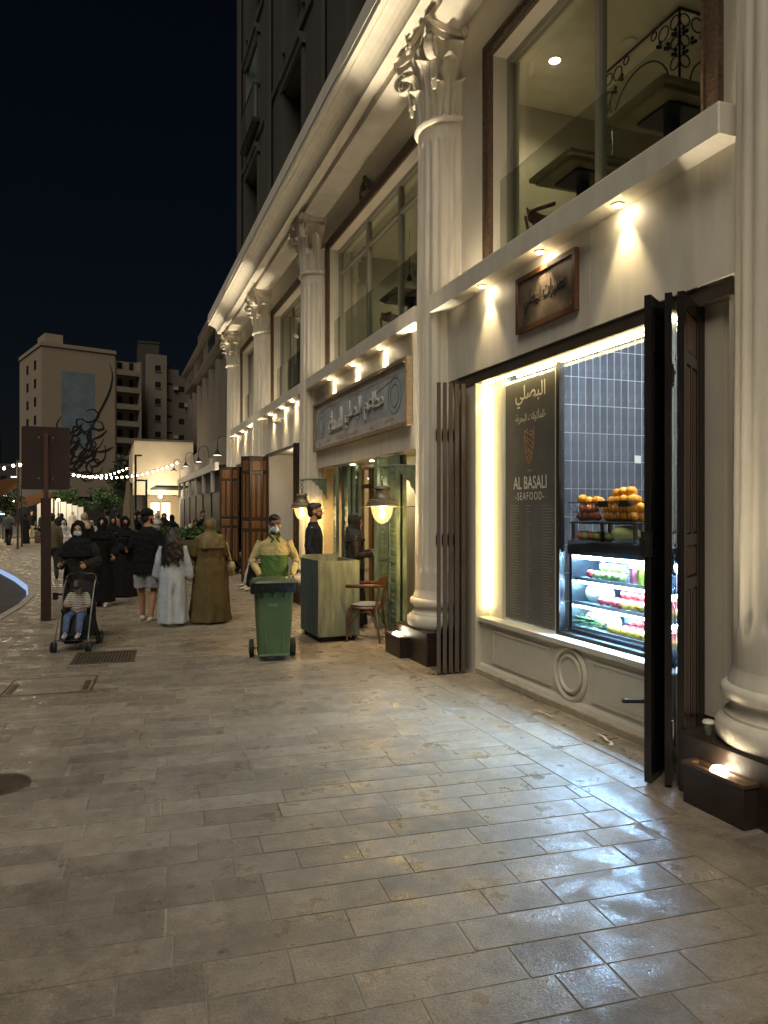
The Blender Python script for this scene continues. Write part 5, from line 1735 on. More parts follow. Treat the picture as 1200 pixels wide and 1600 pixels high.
class Person:
    def __init__(self, label, loc, rot, H, pose=None, skin=SKIN, vox=.016, group=None, fat=1.0, face=True):
        self.P = dict(DEF); self.P.update(pose or {})
        self.s = H / 1.715
        self.vox = vox; self.fat = fat
        self.t = thing('person', label, 'person', loc, rot, group)
        self.M = Matrix.Scale(self.s, 4)
        self.skin = skin; self.face = face
        h = V3(self.P['head'])
        self.HM = Matrix.Translation(h) @ Matrix.Rotation(self.P['hyaw'], 4, 'Z') @ Matrix.Rotation(self.P['hpit'], 4, 'X')
    def mb(self):
        m = MB(); m.M = self.M.copy(); return m
    def hm(self):
        m = MB(); m.M = self.M @ self.HM; return m
    def part(self, m, name, material, vox=None, smooth=4, parent=None):
        me = remesh(m, (vox or self.vox), smooth) if vox != 0 else m.mesh(name)
        if self.face and name in WRINKLED:
            big = name in ('abaya', 'gown', 'dress')
            k1 = Vector((7, 7, 2.2)) if big else Vector((10, 10, 13)); o_ = Vector((self.t.location.x * 3, 5, 1))
            nn = [v.normal.copy() for v in me.vertices]
            for v, nv in zip(me.vertices, nn):
                q = Vector((v.co.x * k1.x, v.co.y * k1.y, v.co.z * k1.z)) + o_
                d = ((1 - abs(noise.noise(q)) * 2.4) * .010 + noise.noise(q * 2.3) * .006) * (1 if big else .55)
                v.co += nv * (d - .002)
        return obj(name, me, material, parent or self.t, True)
    def body(self, arms=True, legs=True, hands=True):
        P = self.P; f = self.fat
        m = self.mb()
        m.tube([P['pel'], V3(P['pel']).lerp(V3(P['che']), .5), P['che'], V3(P['che']).lerp(V3(P['nek']), .75)], [(.145 * f, .105 * f), (.125 * f, .095 * f), (.155 * f, .105 * f), (.10, .075)], 14)
        m.tube([V3(P['nek']) - Vector((0, 0, .06)), V3(P['nek']).lerp(V3(P['head']), .5)], [.062, .052], 10)
        for S in 'LR':
            m.tube([V3(P['s' + S]).lerp(V3(P['e' + S]), .13), V3(P['s' + S]).lerp(V3(P['e' + S]), .45), P['e' + S], V3(P['e' + S]).lerp(V3(P['w' + S]), .35), P['w' + S]], [.052 * f, .048 * f, .038, .037, .025], 10)
            m.tube([P['h' + S], V3(P['h' + S]).lerp(V3(P['k' + S]), .4), P['k' + S], V3(P['k' + S]).lerp(V3(P['a' + S]), .35), P['a' + S]], [.085 * f, .078 * f, .054, .054, .034], 10)
            a = V3(P['a' + S]); fo = P['f' + S]
            m.tube([a + Vector((0, 0, -.045)), a + Vector((fo[0] * .5, fo[1] * .5, -.052)), a + Vector((fo[0] * .9, fo[1] * .9, -.062))], [.034, .036, .024], 8)
        hm = self.hm(); hm.v = m.v; hm.f = m.f
        hm.ball((0, .012, .025), (.074, .094, .092), 14, 10)
        hm.ball((0, -.020, -.040), (.056, .068, .072), 12, 10)
        hm.ball((0, -.055, -.085), (.028, .028, .022), 8, 6)
        hm.tube([(0, -.086, .012), (0, -.104, -.022)], [(.010, .012), (.015, .013)], 8)
        for q in (-1, 1):
            hm.ball((q * .033, -.078, .022), (.024, .014, .010), 8, 6)
            hm.ball((q * .076, .01, -.012), (.012, .022, .032), 8, 6)
            hm.ball((q * .038, -.068, -.028), (.022, .018, .02), 8, 6)
        me = remesh(hm, min(self.vox, .013) if self.face else self.vox, 2 if self.face else 1)
        if hands:
            x = self.mb()
            for S, q in (('L', 1), ('R', -1)):
                d = V3(P['w' + S]) - V3(P['e' + S])
                hand(x, V3(P['w' + S]) - d.normalized() * .01, P.get('hd' + S, tuple(d)), P.get('th' + S, (-q * .5, -1, .2)), 1.0, P.get('curl', .6) * (1))
            bm = bmesh.new(); bm.from_mesh(me); me2 = x.mesh('h'); bm.from_mesh(me2); bm.to_mesh(me); bm.free(); bpy.data.meshes.remove(me2)
        o = obj('body', me, self.skin, self.t, True)
        if self.face:
            e = self.hm()
            for q in (-1, 1): e.ball((q * .031, -.0805, .004), (.012, .006, .0065), 8, 6)
            e.build('eyes', EYEM, o, True)
            e = self.hm()
            for q in (-1, 1): e.tube([(q * .016, -.0885, .022), (q * .034, -.088, .028), (q * .052, -.076, .022)], [.004, .005, .003], 6)
            e.build('eyebrows', HAIRM, o, True)
            e = self.hm(); e.tube([(-.024, -.080, -.060), (0, -.088, -.058), (.024, -.080, -.060)], [.004, .007, .004], 6); e.build('mouth', LIPM, o, True)
        return o
    def hair(self, m_=None, beard=False, long=None):
        m_ = m_ or HAIRM
        h = self.hm()
        h.ball((0, .026, .046), (.082, .096, .084), 14, 10)
        h.ball((0, -.035, .088), (.062, .055, .036), 12, 8)
        h.ball((0, .06, -.015), (.070, .055, .07), 12, 8)
        self.part(h, 'hair', m_, .012, 2)
        if beard:
            h = self.hm(); h.ball((0, -.045, -.082), (.050, .048, .034), 12, 8)
            for q in (-1, 1): h.tube([(q * .066, .0, -.01), (q * .060, -.02, -.05), (q * .045, -.05, -.082)], [.012, .016, .018], 8)
            h.tube([(-.03, -.086, -.047), (0, -.095, -.044), (.03, -.086, -.047)], .006, 6)
            self.part(h, 'beard', m_, .010, 1)
    def top(self, material, name='shirt', sleeve=1.0, hem=.84, grow=1.0, loose=1.0, cuff=.040):
        P = self.P; f = self.fat * grow
        m = self.mb()
        pel = V3(P['pel']); che = V3(P['che']); nek = V3(P['nek'])
        ax = (pel - che).normalized()
        low = che + ax * ((1.25 - hem))
        m.tube([nek + Vector((0, 0, .01)), nek.lerp(che, .22), nek.lerp(che, .48), che, che.lerp(low, .55), low], [(.066, .062), (.105 * f, .080 * f), (.168 * f, .104 * f), (.185 * f, .125 * f), (.170 * f * loose, .122 * f * loose), (.178 * f * loose, .130 * f * loose)], 28, round_ends=False, fold=(5, .035, 1.0 + self.t.location.x))
        for S in 'LR':
            s_, e_, w_ = V3(P['s' + S]), V3(P['e' + S]), V3(P['w' + S])
            if sleeve >= .99:
                m.tube([s_.lerp(che, .12), s_, s_.lerp(e_, .5), e_, e_.lerp(w_, .5), e_.lerp(w_, .93)], [.066 * f, .064 * f, .059 * f, .050, .046, cuff], 12, fold=(3, .07, 1.0))
            else:
                m.tube([s_.lerp(che, .12), s_, s_.lerp(e_, .5), s_.lerp(e_, .5 + sleeve * .5)], [.066 * f, .068 * f, .070 * f, .072 * f], 12, fold=(3, .05, 0))
        return self.part(m, name, material, self.vox)
    def trousers(self, material, name='trousers', length=1.0, wide=1.0):
        P = self.P; f = self.fat
        m = self.mb()
        pel = V3(P['pel'])
        m.tube([pel + (V3(P['che']) - pel).normalized() * .09, pel, pel - (V3(P['che']) - pel).normalized() * .05], [(.150 * f, .112 * f), (.162 * f, .122 * f), (.14 * f, .11 * f)], 20)
        for S in 'LR':
            h_, k_, a_ = V3(P['h' + S]), V3(P['k' + S]), V3(P['a' + S])
            if length > .6:
                m.tube([h_, h_.lerp(k_, .5), k_, k_.lerp(a_, .5), k_.lerp(a_, .97)], [.098 * f, .090 * f * wide, .072 * wide, .066 * wide, .062 * wide], 14, fold=(4, .05, .6))
            else:
                m.tube([h_, h_.lerp(k_, .5), h_.lerp(k_, length * 1.75)], [.102 * f, .10 * f * wide, .098 * wide], 14, round_ends=False, fold=(4, .05, .6))
        return self.part(m, name, material)
    def shoes(self, material, sole=None):
        P = self.P
        for S in 'LR':
            a = V3(P['a' + S]); fo = P['f' + S]
            m = self.mb()
            m.tube([a + Vector((-fo[0] * .22, -fo[1] * .22, -.035)), a + Vector((0, 0, -.02)), a + Vector((fo[0] * .5, fo[1] * .5, -.045)), a + Vector((fo[0] * 1.0, fo[1] * 1.0, -.057))], [(.040, .042), (.044, .052), (.046, .036), (.034, .024)], 10, side=(1, 0, 0))
            sh = self.part(m, 'shoe', material, .011, 2)
            if sole:
                m = self.mb(); z = a.z - .085
                m.tube([a + Vector((-fo[0] * .25, -fo[1] * .25, -.076)), a + Vector((fo[0] * .5, fo[1] * .5, -.077)), a + Vector((fo[0] * 1.05, fo[1] * 1.05, -.077))], [(.043, .011), (.05, .011), (.036, .010)], 10, side=(1, 0, 0))
                obj('sole', m.mesh('sole'), sole, sh, True)
    def gown(self, material, name='abaya', hem=.02, wide=1.0, sleeves=True, cuff=.075, folds=7, amp=.05, upper=1.0, back=0.0):
        P = self.P; f = self.fat
        m = self.mb()
        pel = V3(P['pel']); che = V3(P['che']); nek = V3(P['nek'])
        cx = (V3(P['aL']) + V3(P['aR'])) * .5
        hemp = Vector((cx.x * .7, cx.y * .5 - .01 + back, hem)); kn = Vector((cx.x * .5, cx.y * .3 + back * .5, .48)); 
        m.tube([nek + Vector((0, 0, .0)), nek.lerp(che, .22), nek.lerp(che, .5), che, che.lerp(pel, .6), pel - Vector((0, 0, .08)), kn, hemp.lerp(kn, .3), hemp],
               [(.066, .062), (.11 * f, .085 * f), (.172 * f, .112 * f), (.190 * f * upper, .140 * f * upper), (.178 * f, .136 * f), (.20 * f * wide, .165 * f * wide), (.215 * f * wide, .185 * f * wide), (.232 * f * wide, .205 * f * wide), (.245 * f * wide, .22 * f * wide)], 48, round_ends=False, fold=(folds, amp, 1.7 + 2 * self.t.location.x))
        if sleeves:
            for S in 'LR':
                s_, e_, w_ = V3(P['s' + S]), V3(P['e' + S]), V3(P['w' + S])
                m.tube([s_.lerp(che, .15), s_, s_.lerp(e_, .5), e_, e_.lerp(w_, .5), e_.lerp(w_, .95)], [.074 * f, .071 * f, .070 * f, .068, (cuff + .07) / 2, cuff], 14, fold=(4, .06, .5))
        return self.part(m, name, material, self.vox, 2)
    def hijab(self, material, drape=True, open_face=True, name='headscarf', long=0.0):
        h = self.hm()
        h.ball((0, .030, .022), (.098, .108, .118), 16, 12)
        h.tube([(0, .02, -.05), (0, .022, -.11), (0, .03, -.16)], [(.085, .085), (.085, .085), (.11, .10)], 16)
        for q in (-1, 1):
            h.tube([(q * .076, -.045, .055), (q * .086, -.048, -.01), (q * .07, -.05, -.075), (q * .02, -.055, -.112)], [.016, .02, .024, .026], 8)
        h.tube([(-.07, -.04, .075), (0, -.062, .105), (.07, -.04, .075)], .018, 8)
        m2 = self.mb()
        nek = V3(self.P['nek']); che = V3(self.P['che'])
        if drape:
            m2.tube([nek + Vector((0, .0, .03)), nek.lerp(che, .25) + Vector((0, 0, .01)), nek.lerp(che, .8 + long)], [(.105, .10), (.185 * self.fat, .135 * self.fat), (.215 * self.fat, .172 * self.fat)], 32, round_ends=False, fold=(5, .07, .9))
        h.v += m2.v and [] or []
        k = len(h.v); h.v += m2.v; h.f += [tuple(i + k for i in f) for f in m2.f]
        return self.part(h, name, material, .014 if self.face else self.vox, 2)
    def niqab(self, material):
        h = self.hm()
        h.tube([(0, -.06, -.03), (0, -.06, -.12), (0, -.075, -.26)], [(.062, .052), (.078, .055), (.13, .06)], 14)
        return self.part(h, 'face_veil', material, .014, 2)
    def mask(self):
        h = self.hm()
        h.ball((0, -.052, -.052), (.060, .056, .047), 12, 8)
        h.tube([(-.02, -.10, -.03), (.02, -.10, -.03)], .012, 6)
        o = self.part(h, 'face_mask', MASKM, .009, 2)
        h = self.hm()
        for q in (-1, 1):
            for z in (-.03, -.075): h.tube([(q * .05, -.075, z), (q * .08, -.0, -.015)], .0022, 5)
        obj('ear_loops', h.mesh('ear_loops'), MASKM, o)

# ---- worker with the bin
p = Person('bin worker in tan and green uniform wearing a pale face mask', (1.93, 9.10, 0), rad(-6), 1.66, dict(eL=(.285, .0, 1.13), wL=(.20, -.22, .965), eR=(-.285, .0, 1.13), wR=(-.20, -.22, .965), hpit=.12, che=(0, -.01, 1.25), curl=1.1, kL=(.10, -.06, .49), aL=(.10, .02, .085), aR=(-.10, .10, .085)), SKIN_D, .012)
p.body(); p.hair()
TAN = cloth('uniform_tan', (0.42, 0.35, 0.15), .75); UGREEN = cloth('uniform_green', (0.085, 0.15, 0.045), .75); GREYB = cloth('reflective_grey', (0.20, 0.19, 0.17), .5)
sh = p.top(TAN, 'uniform_shirt', 1.0, .80, .97, 1.08)
sh.data.materials.append(UGREEN)
for pl_ in sh.data.polygons:
    c_ = pl_.center / p.s
    if c_.z < 1.205 and abs(c_.x) < .198: pl_.material_index = 1
for S in 'LR':
    P = p.P; s_, e_, w_ = V3(P['s' + S]), V3(P['e' + S]), V3(P['w' + S])
    m = p.mb(); a = e_.lerp(w_, .18); b = e_.lerp(w_, .28); m.cyl(a, b, .0515, .0505, 16); obj('arm_band', m.mesh('arm_band'), GREYB, sh, True)
m = p.mb()
for q in (-1, 1): m.tube([(q * .06, .02, 1.475), (q * .068, -.045, 1.462), (q * .025, -.092, 1.415), (q * .055, -.105, 1.375)], [(.012, .024), (.012, .026), (.012, .026), (.008, .01)], 8)
obj('collar', m.mesh('collar'), UGREEN, sh, True)
m = p.mb(); m.box(-.006, .006, -.137, -.128, 1.22, 1.40); obj('button_placket', m.mesh('button_placket'), TAN, sh)
p.trousers(cloth('uniform_trousers', (0.05, 0.055, 0.04))); p.shoes(BLACKC); p.mask()

# ---- bearded man in navy by the counter
p = Person('bearded man in dark navy shirt standing behind the green counter', (2.88, 10.75, 0), rad(66), 1.83, dict(eL=(.225, .05, 1.12), wL=(.20, -.05, .90), eR=(-.225, .05, 1.12), wR=(-.20, -.05, .90), hyaw=.12), SKIN, .013)
p.body(); p.hair(beard=True); p.top(cloth('navy', (0.014, 0.018, 0.032), .7), 'shirt', 1, .82); p.trousers(BLACKC); p.shoes(BLACKC)
# ---- woman reading her phone at the entrance
p = Person('woman in black headscarf and dark blouse looking at her phone by the restaurant door', (3.42, 10.45, 0), rad(80), 1.67, dict(eL=(.215, .0, 1.10), wL=(.12, -.27, 1.13), eR=(-.215, .0, 1.10), wR=(-.08, -.25, 1.10), hpit=.22, curl=1.0, hdL=(-.4, -1, .1), hdR=(.4, -1, .1)), SKIN, .013)
p.body(); p.hijab(cloth('charcoal', (0.022, 0.022, 0.024)), True); p.gown(BLACKC, 'abaya', .03, .86, False)
p.top(cloth('dark_blouse', (0.030, 0.027, 0.026), .4, .3, 12), 'blouse', 1, .88, 1.1, 1.08, .05)
m = p.mb(); m.bbox(-.01, .065, -.385, -.24, 1.155, 1.166, .003); obj('phone', m.mesh('phone'), BLACKMETAL, p.t)
m = p.mb(); m.tube([(.15, -.02, 1.45), (.02, -.155, 1.25), (-.18, -.06, .98)], [(.012, .004)] * 3, 6); m.tube([(.15, -.0, 1.45), (.02, .155, 1.25), (-.18, .06, .98)], [(.012, .004)] * 3, 6); obj('bag_strap', m.mesh('bag_strap'), cloth('strap_grey', (.09, .085, .07)), p.t)

# ---- group in the middle
p = Person('man in black T-shirt, backward black cap and light denim shorts seen from behind', (.56, 11.98, 0), rad(150), 1.74, dict(eL=(.235, .05, 1.12), wL=(.20, -.12, .93), eR=(-.235, .05, 1.12), wR=(-.20, -.12, .93), aL=(.10, -.05, .085), aR=(-.10, .09, .085), hyaw=-.5), SKIN, .013, fat=1.1)
p.body(); p.hair(beard=True); p.top(BLACKC, 't_shirt', .85, .74, 1.08, 1.14)
p.trousers(cloth('denim_light', (0.30, 0.32, 0.35), .8, .25, 14), 'shorts', .52, 1.2); p.shoes(cloth('sneaker_pale', (0.42, 0.38, 0.33)), mat('sole_pale', (.5, .46, .4), .6))
h = p.hm(); h.ball((0, .018, .062), (.092, .106, .080), 16, 10); h.tube([(-.06, .10, .045), (0, .15, .04), (.06, .10, .045)], [(.03, .008)] * 3, 8, side=(0, 1, 0))
cap = p.part(h, 'cap', cloth('cap_black', (0.012, 0.012, 0.013)), .011, 2)
h = p.hm()
h.ball((.055, .088, .085), (.018, .01, .02), 8, 6); h.tube([(.03, .10, .06), (.055, .098, .055), (.075, .085, .062)], .006, 6); obj('cap_emblem', h.mesh('cap_emblem'), cloth('print_grey', (.25, .25, .25)), cap)

p = Person('girl with long curly dark hair in a pale blue gown seen from behind', (.90, 11.50, 0), rad(172), 1.47, dict(eL=(.24, .03, 1.12), wL=(.27, -.02, .86), eR=(-.24, .03, 1.12), wR=(-.27, -.02, .86)), SKIN, .013)
p.body(); p.gown(cloth('pale_blue', (0.37, 0.43, 0.50), .75, .08), 'gown', .05, 1.06, True, .082, 6, .11)
h = p.hm(); hr = random.Random(8)
h.ball((0, .025, .045), (.09, .10, .085), 14, 10)
for k in range(46):
    a = rad(-10 + 200 * hr.random()); x0 = .085 * math.cos(a); y0_ = .02 + .08 * math.sin(a)
    L = hr.uniform(.40, .62); pts = []
    for q in range(9):
        t_ = q / 8; w_ = 1 + 1.15 * t_ ** .8
        pts.append((x0 * w_ + .016 * math.sin(q * 2.1 + k), y0_ * (1 + .35 * t_) + .02 + .045 * min(1, t_ * 3) + .012 * math.cos(q * 2.3 + k), .05 - L * t_))
    h.tube(pts, [.022, .024, .026, .026, .026, .025, .022, .018, .010], 6)
p.part(h, 'hair', HAIRM, .010, 1)

p = Person('woman in olive patterned headscarf and long olive dress seen from behind', (1.46, 11.62, 0), rad(185), 1.60, dict(eL=(.26, .0, 1.13), wL=(.18, -.20, 1.05), eR=(-.26, .0, 1.13), wR=(-.16, -.24, 1.05)), SKIN, .014, fat=1.22)
OLV = cloth('olive', (0.095, 0.072, 0.032), .8, .12); OLS = cloth('olive_scarf', (0.15, 0.12, 0.062), .8, .38, 9)
p.body(); p.gown(OLV, 'dress', .03, 1.12, True, .07, 7, .08); p.hijab(OLS, True, long=.25)
m = p.mb(); m.tube([(-.20, -.05, 1.44), (-.27, .10, 1.28), (-.33, .08, 1.02)], [(.012, .006)] * 3, 6); m.tube([(-.20, -.05, 1.44), (-.25, -.14, 1.25), (-.34, -.02, 1.02)], [(.012, .006)] * 3, 6)
BEIGE = cloth('bag_beige', (0.36, 0.27, 0.14)); st_ = obj('bag_strap', m.mesh('bag_strap'), BEIGE, p.t)
m = p.mb(); m.tube([(-.335, -.14, .90), (-.345, .02, .86), (-.335, .15, .94)], [(.05, .085), (.065, .11), (.05, .085)], 12, side=(1, 0, 0)); obj('shoulder_bag', remesh(m, .012, 2), BEIGE, p.t, True)

p = Person('woman in full black abaya and face veil holding a phone, left of the capped man', (.30, 15.75, 0), rad(12), 1.60, dict(eL=(.24, .02, 1.12), wL=(.05, -.22, 1.03), eR=(-.24, .02, 1.12), wR=(-.06, -.22, 1.03), hpit=.12, curl=1.0), SKIN, .016)
p.body(); p.gown(BLACKC, 'abaya', .02, 1.08, True, .07, 6, .05, 1.15); p.hijab(BLACKC); p.niqab(BLACKC)
m = p.mb(); m.bbox(-.06, .02, -.315, -.25, 1.05, 1.062, .003); obj('phone', m.mesh('phone'), BLACKMETAL, p.t)

# ---- stroller, child and mother
def stroller(loc, rotz, label, fabric, dark=False):
    t_ = thing('stroller', label, 'stroller', loc, rotz)
    AL = mat('stroller_alu', (0.45, 0.46, 0.48), .3, .9) if not dark else BLACKMETAL
    for s in (-1, 1):
        m = MB(); m.tube([(s * .235, -.40, .14), (s * .225, -.18, .50), (s * .22, .06, .88), (s * .215, .20, 1.02)], .011, 8); m.build('frame_tube', AL, t_, True)
        m = MB(); m.tube([(s * .22, -.10, .56), (s * .23, .14, .34), (s * .24, .30, .12)], .010, 8); m.build('frame_tube', BLACKMETAL, t_, True)
        for y, r in ((-.42, .075), (.31, .095)):
            w_ = MB(); x = s * .245
            for dx in (-.024, .024): w_.torus((x + dx, y, r), r - .016, .016, (1, 0, 0), 20, 8)
            wo = w_.build('wheel', MATS['rubber'], t_, True)
            k_ = MB(); k_.cyl((x - .03, y, r), (x + .03, y, r), .022, seg=12)
            for q in range(5):
                a = q * 2 * PI / 5
                for dx in (-.024, .024): k_.cyl((x + dx, y, r), (x + dx, y + (r - .02) * math.cos(a), r + (r - .02) * math.sin(a)), .006, seg=5)
            k_.box(x - .012, x + .012, y - .012, y + .012, r, r + .06)
            k_.build('rim', mat('wheel_grey', (.10, .10, .11), .5), wo)
    m = MB(); m.tube([(-.215, .20, 1.02), (-.16, .25, 1.06), (.16, .25, 1.06), (.215, .20, 1.02)], .016, 8); m.build('handle', BLACKMETAL, t_, True)
    m = MB(); m.tube([(-.235, -.40, .16), (.235, -.40, .16)], .009, 8); m.tube([(-.24, .30, .13), (.24, .30, .13)], .009, 8); m.build('cross_tube', BLACKMETAL, t_)
    m = MB(); m.tube([(0, -.22, .44), (0, .02, .46)], [(.19, .035), (.19, .035)], 16, side=(1, 0, 0)); m.build('seat', fabric, t_, True)
    m = MB(); m.tube([(0, .04, .46), (0, .12, .70), (0, .20, .93)], [(.195, .03), (.195, .03), (.17, .03)], 16, side=(1, 0, 0)); m.build('backrest', fabric, t_, True)
    m = MB(); m.tube([(0, -.30, .18), (0, .22, .18)], [(.20, .085), (.20, .085)], 16, side=(1, 0, 0)); m.build('basket', fabric, t_, True)
    m = MB(); m.tube([(0, -.26, .43), (0, -.34, .30), (0, -.38, .22)], [(.16, .015)] * 3, 12, side=(1, 0, 0)); m.build('leg_rest', fabric, t_, True)
    m = MB(); m.tube([(.21, .16, .97), (.20, .30, .88), (.18, .34, .72)], [(.02, .05), (.03, .09), (.02, .05)], 10); m.tube([(-.21, .16, .97), (-.20, .30, .88), (-.18, .34, .72)], [(.02, .05), (.03, .09), (.02, .05)], 10)
    m.build('folded_canopy', fabric, t_, True)
    m = MB(); m.box(-.34, -.225, -.02, .01, .76, .79); m.box(-.36, -.30, -.05, .03, .70, .80); m.build('phone_holder', BLACKMETAL, t_)
    t_.scale = (.82, .82, .86)
    return t_
STF = cloth('stroller_black', (0.014, 0.015, 0.018), .7)
stroller((-.36, 10.08, 0), rad(-12), 'grey-framed stroller with black seat carrying a child in jeans', STF)
p = Person('small child in striped shirt and jeans sitting in the stroller', (-.36, 10.03, -.005), rad(-12), 1.46, dict(
    pel=(0, .03, .50), che=(0, .03, .70), nek=(0, .01, .80), head=(0, -.04, .90), hpit=.95, sL=(.105, .02, .77), eL=(.16, -.05, .62), wL=(.02, -.18, .60), sR=(-.105, .02, .77), eR=(-.16, -.05, .62), wR=(-.03, -.20, .64),
    hL=(.06, .0, .50), kL=(.09, -.24, .49), aL=(.09, -.34, .28), hR=(-.06, .0, .50), kR=(-.09, -.24, .49), aR=(-.09, -.34, .28), fL=(.0, -.11), fR=(.0, -.11), curl=1.0), SKIN, .012)
P = p.P
m = p.mb(); m.tube([P['pel'], P['che'], (0, .01, .79)], [(.095, .075), (.10, .08), (.06, .05)], 14)
for S in 'LR':
    m.tube([P['s' + S], P['e' + S], P['w' + S]], [.036, .029, .02], 8); m.tube([P['h' + S], P['k' + S], P['a' + S]], [.05, .04, .026], 8); a = V3(P['a' + S]); m.tube([a, a + Vector((0, -.09, -.04))], .024, 8)
m.tube([P['nek'], P['head']], .035, 8)
hm = p.hm(); hm.v, hm.f = m.v, m.f
hm.ball((0, .01, .03), (.068, .082, .08), 12, 10); hm.ball((0, -.02, -.03), (.052, .058, .06), 12, 8); hm.ball((0, -.08, -.01), .011, 8, 6)
bo = obj('body', remesh(hm, .011, 2), SKIN, p.t, True)
h = p.hm(); h.ball((0, .022, .045), (.076, .088, .076), 14, 10); h.ball((0, -.03, .078), (.06, .05, .035), 10, 8); p.part(h, 'hair', HAIRM, .011, 2)
def stripes(name, a, b, scale):
    m_ = mat(name, a, .8); n = m_.node_tree.nodes; l = m_.node_tree.links
    t_ = n.new('ShaderNodeTexCoord'); w_ = n.new('ShaderNodeTexWave'); w_.bands_direction = 'Z'; w_.inputs['Scale'].default_value = scale; w_.inputs['Distortion'].default_value = 1.2
    l.new(t_.outputs['Object'], w_.inputs['Vector']); r = n.new('ShaderNodeMix'); r.data_type = 'RGBA'; r.inputs['A'].default_value = (*a, 1); r.inputs['B'].default_value = (*b, 1)
    q = n.new('ShaderNodeMath'); q.operation = 'GREATER_THAN'; q.inputs[1].default_value = .62; l.new(w_.outputs['Fac'], q.inputs[0]); l.new(q.outputs[0], r.inputs['Factor']); l.new(r.outputs['Result'], n['Principled BSDF'].inputs['Base Color']); return m_
m = p.mb(); m.tube([(0, .02, .47), P['che'], (0, .015, .79)], [(.115, .095), (.118, .095), (.07, .058)], 18)
for S in 'LR': m.tube([P['s' + S], V3(P['s' + S]).lerp(V3(P['e' + S]), .75)], [.055, .056], 10)
obj('shirt', remesh(m, .011, 2), stripes('striped_shirt', (.42, .38, .30), (.10, .09, .08), 14), p.t, True)
m = p.mb(); m.tube([(0, .05, .50), (0, -.02, .50)], [(.11, .075), (.10, .07)], 12, side=(1, 0, 0))
for S in 'LR': m.tube([P['h' + S], P['k' + S], V3(P['k' + S]).lerp(V3(P['a' + S]), .9)], [.066, .056, .046], 10)
obj('jeans', remesh(m, .011, 2), cloth('jeans', (.075, .11, .19), .8, .35, 16), p.t, True)
for S in 'LR':
    a = V3(P['a' + S]); m = p.mb(); m.tube([a + Vector((0, .02, -.02)), a + Vector((0, -.11, -.05))], [.032, .028], 8); obj('shoe', m.mesh('shoe'), cloth('shoe_white', (.35, .34, .33)), p.t, True)

p = Person('woman in black headscarf and white face mask pushing the stroller', (-.38, 10.74, 0), rad(-8), 1.57, dict(eL=(.26, .02, 1.13), wL=(.16, -.33, 1.10), eR=(-.26, .02, 1.13), wR=(-.18, -.33, 1.10), curl=1.3, aL=(.10, .12, .085), aR=(-.10, -.05, .085), hpit=.05), SKIN, .014, fat=1.06)
p.body(); p.gown(cloth('brownblack', (0.022, 0.019, 0.016)), 'abaya', .05, .98, True, .065, 6, .05); p.hijab(BLACKC, True, long=.5); p.mask()
# a second woman in black close behind
p = Person('woman in black abaya walking close behind the stroller woman, face veiled', (-.10, 14.3, 0), rad(-14), 1.60, dict(eL=(.24, .02, 1.12), wL=(.25, -.14, 1.0), aL=(.10, -.14, .085), aR=(-.08, .16, .085)), SKIN, .018)
p.body(); p.gown(BLACKC, 'abaya', .09, .95, True, .07, 6, .06); p.hijab(BLACKC, True); p.niqab(BLACKC); p.shoes(cloth('sneaker_grey', (.3, .28, .26)))

# ---- people seated by the wooden doors
SIT = dict(pel=(0, .1, .50), che=(0, .17, .84), nek=(0, .17, 1.03), head=(0, .14, 1.18), sL=(.185, .16, .99), eL=(.24, .06, .72), wL=(.13, -.20, .66), sR=(-.185, .16, .99), eR=(-.24, .06, .72), wR=(-.13, -.20, .66),
           hL=(.09, .05, .49), kL=(.12, -.36, .50), aL=(.13, -.42, .085), hR=(-.09, .05, .49), kR=(-.12, -.36, .50), aR=(-.13, -.42, .085))
def seat_stool(loc, rotz, label, col=BLACKMETAL):
    t_ = thing('cafe_chair', label, 'chair', loc, rotz, 'cafe chairs by the wall')
    m = MB(); m.bbox(-.21, .21, -.2, .22, .39, .43, .01); m.build('seat', col, t_)
    for x in (-.19, .19):
        for y in (-.18, .2):
            m = MB(); m.tube([(x, y, 0), (x, y, .39)], .014, 6); m.build('leg', BLACKMETAL, t_)
    m = MB(); m.tube([(-.19, .23, .43), (-.18, .29, .85), (.18, .29, .85), (.19, .23, .43)], .014, 6); m.build('back_frame', BLACKMETAL, t_)
    m = MB(); m.box(-.17, .17, .265, .285, .6, .84); m.build('backrest', col, t_)
def sitting(label, loc, rot, kind, vox=.02, head='scarf', face=False, clothc=None, H=1.70, pose=None):
    P_ = dict(SIT); P_.update(pose or {})
    p = Person(label, loc, rot, H, P_, SKIN, vox, None, 1.0, face)
    p.body(hands=face); c_ = clothc or BLACKC
    p.top(c_, 'robe' if kind == 'robe' else 'shirt', 1, .74, 1.08, 1.1, .05)
    if kind == 'robe':
        P = p.P; m = p.mb()
        m.tube([(0, .16, .50), (0, -.05, .50), (0, -.34, .48)], [(.20, .13), (.22, .12), (.24, .11)], 20, side=(1, 0, 0))
        m.tube([(0, -.34, .46), (0, -.40, .28), (0, -.42, .06)], [(.24, .10), (.24, .11), (.25, .12)], 24, round_ends=False, fold=(6, .08, 1))
        obj('robe_skirt', remesh(m, max(vox, .016), 2), c_, p.t, True)
    else:
        p.trousers(BLACKC)
    p.shoes(cloth('sneaker_pale', (.4, .38, .33)))
    if head == 'scarf': p.hijab(BLACKC, True)
    elif head == 'white': p.hijab(cloth('ghutra', (.52, .50, .46)), True)
    else: p.hair()
    return p
WHITEC = cloth('thobe_white', (0.50, 0.48, 0.44), .75, .06)
for k, (y, lab) in enumerate(((16.95, 'black cafe chair under the man in the white robe'), (16.2, 'black cafe chair under the figure in black by the wooden doors'))):
    seat_stool((3.45 - .12 * k, y, 0), rad(-78), lab)
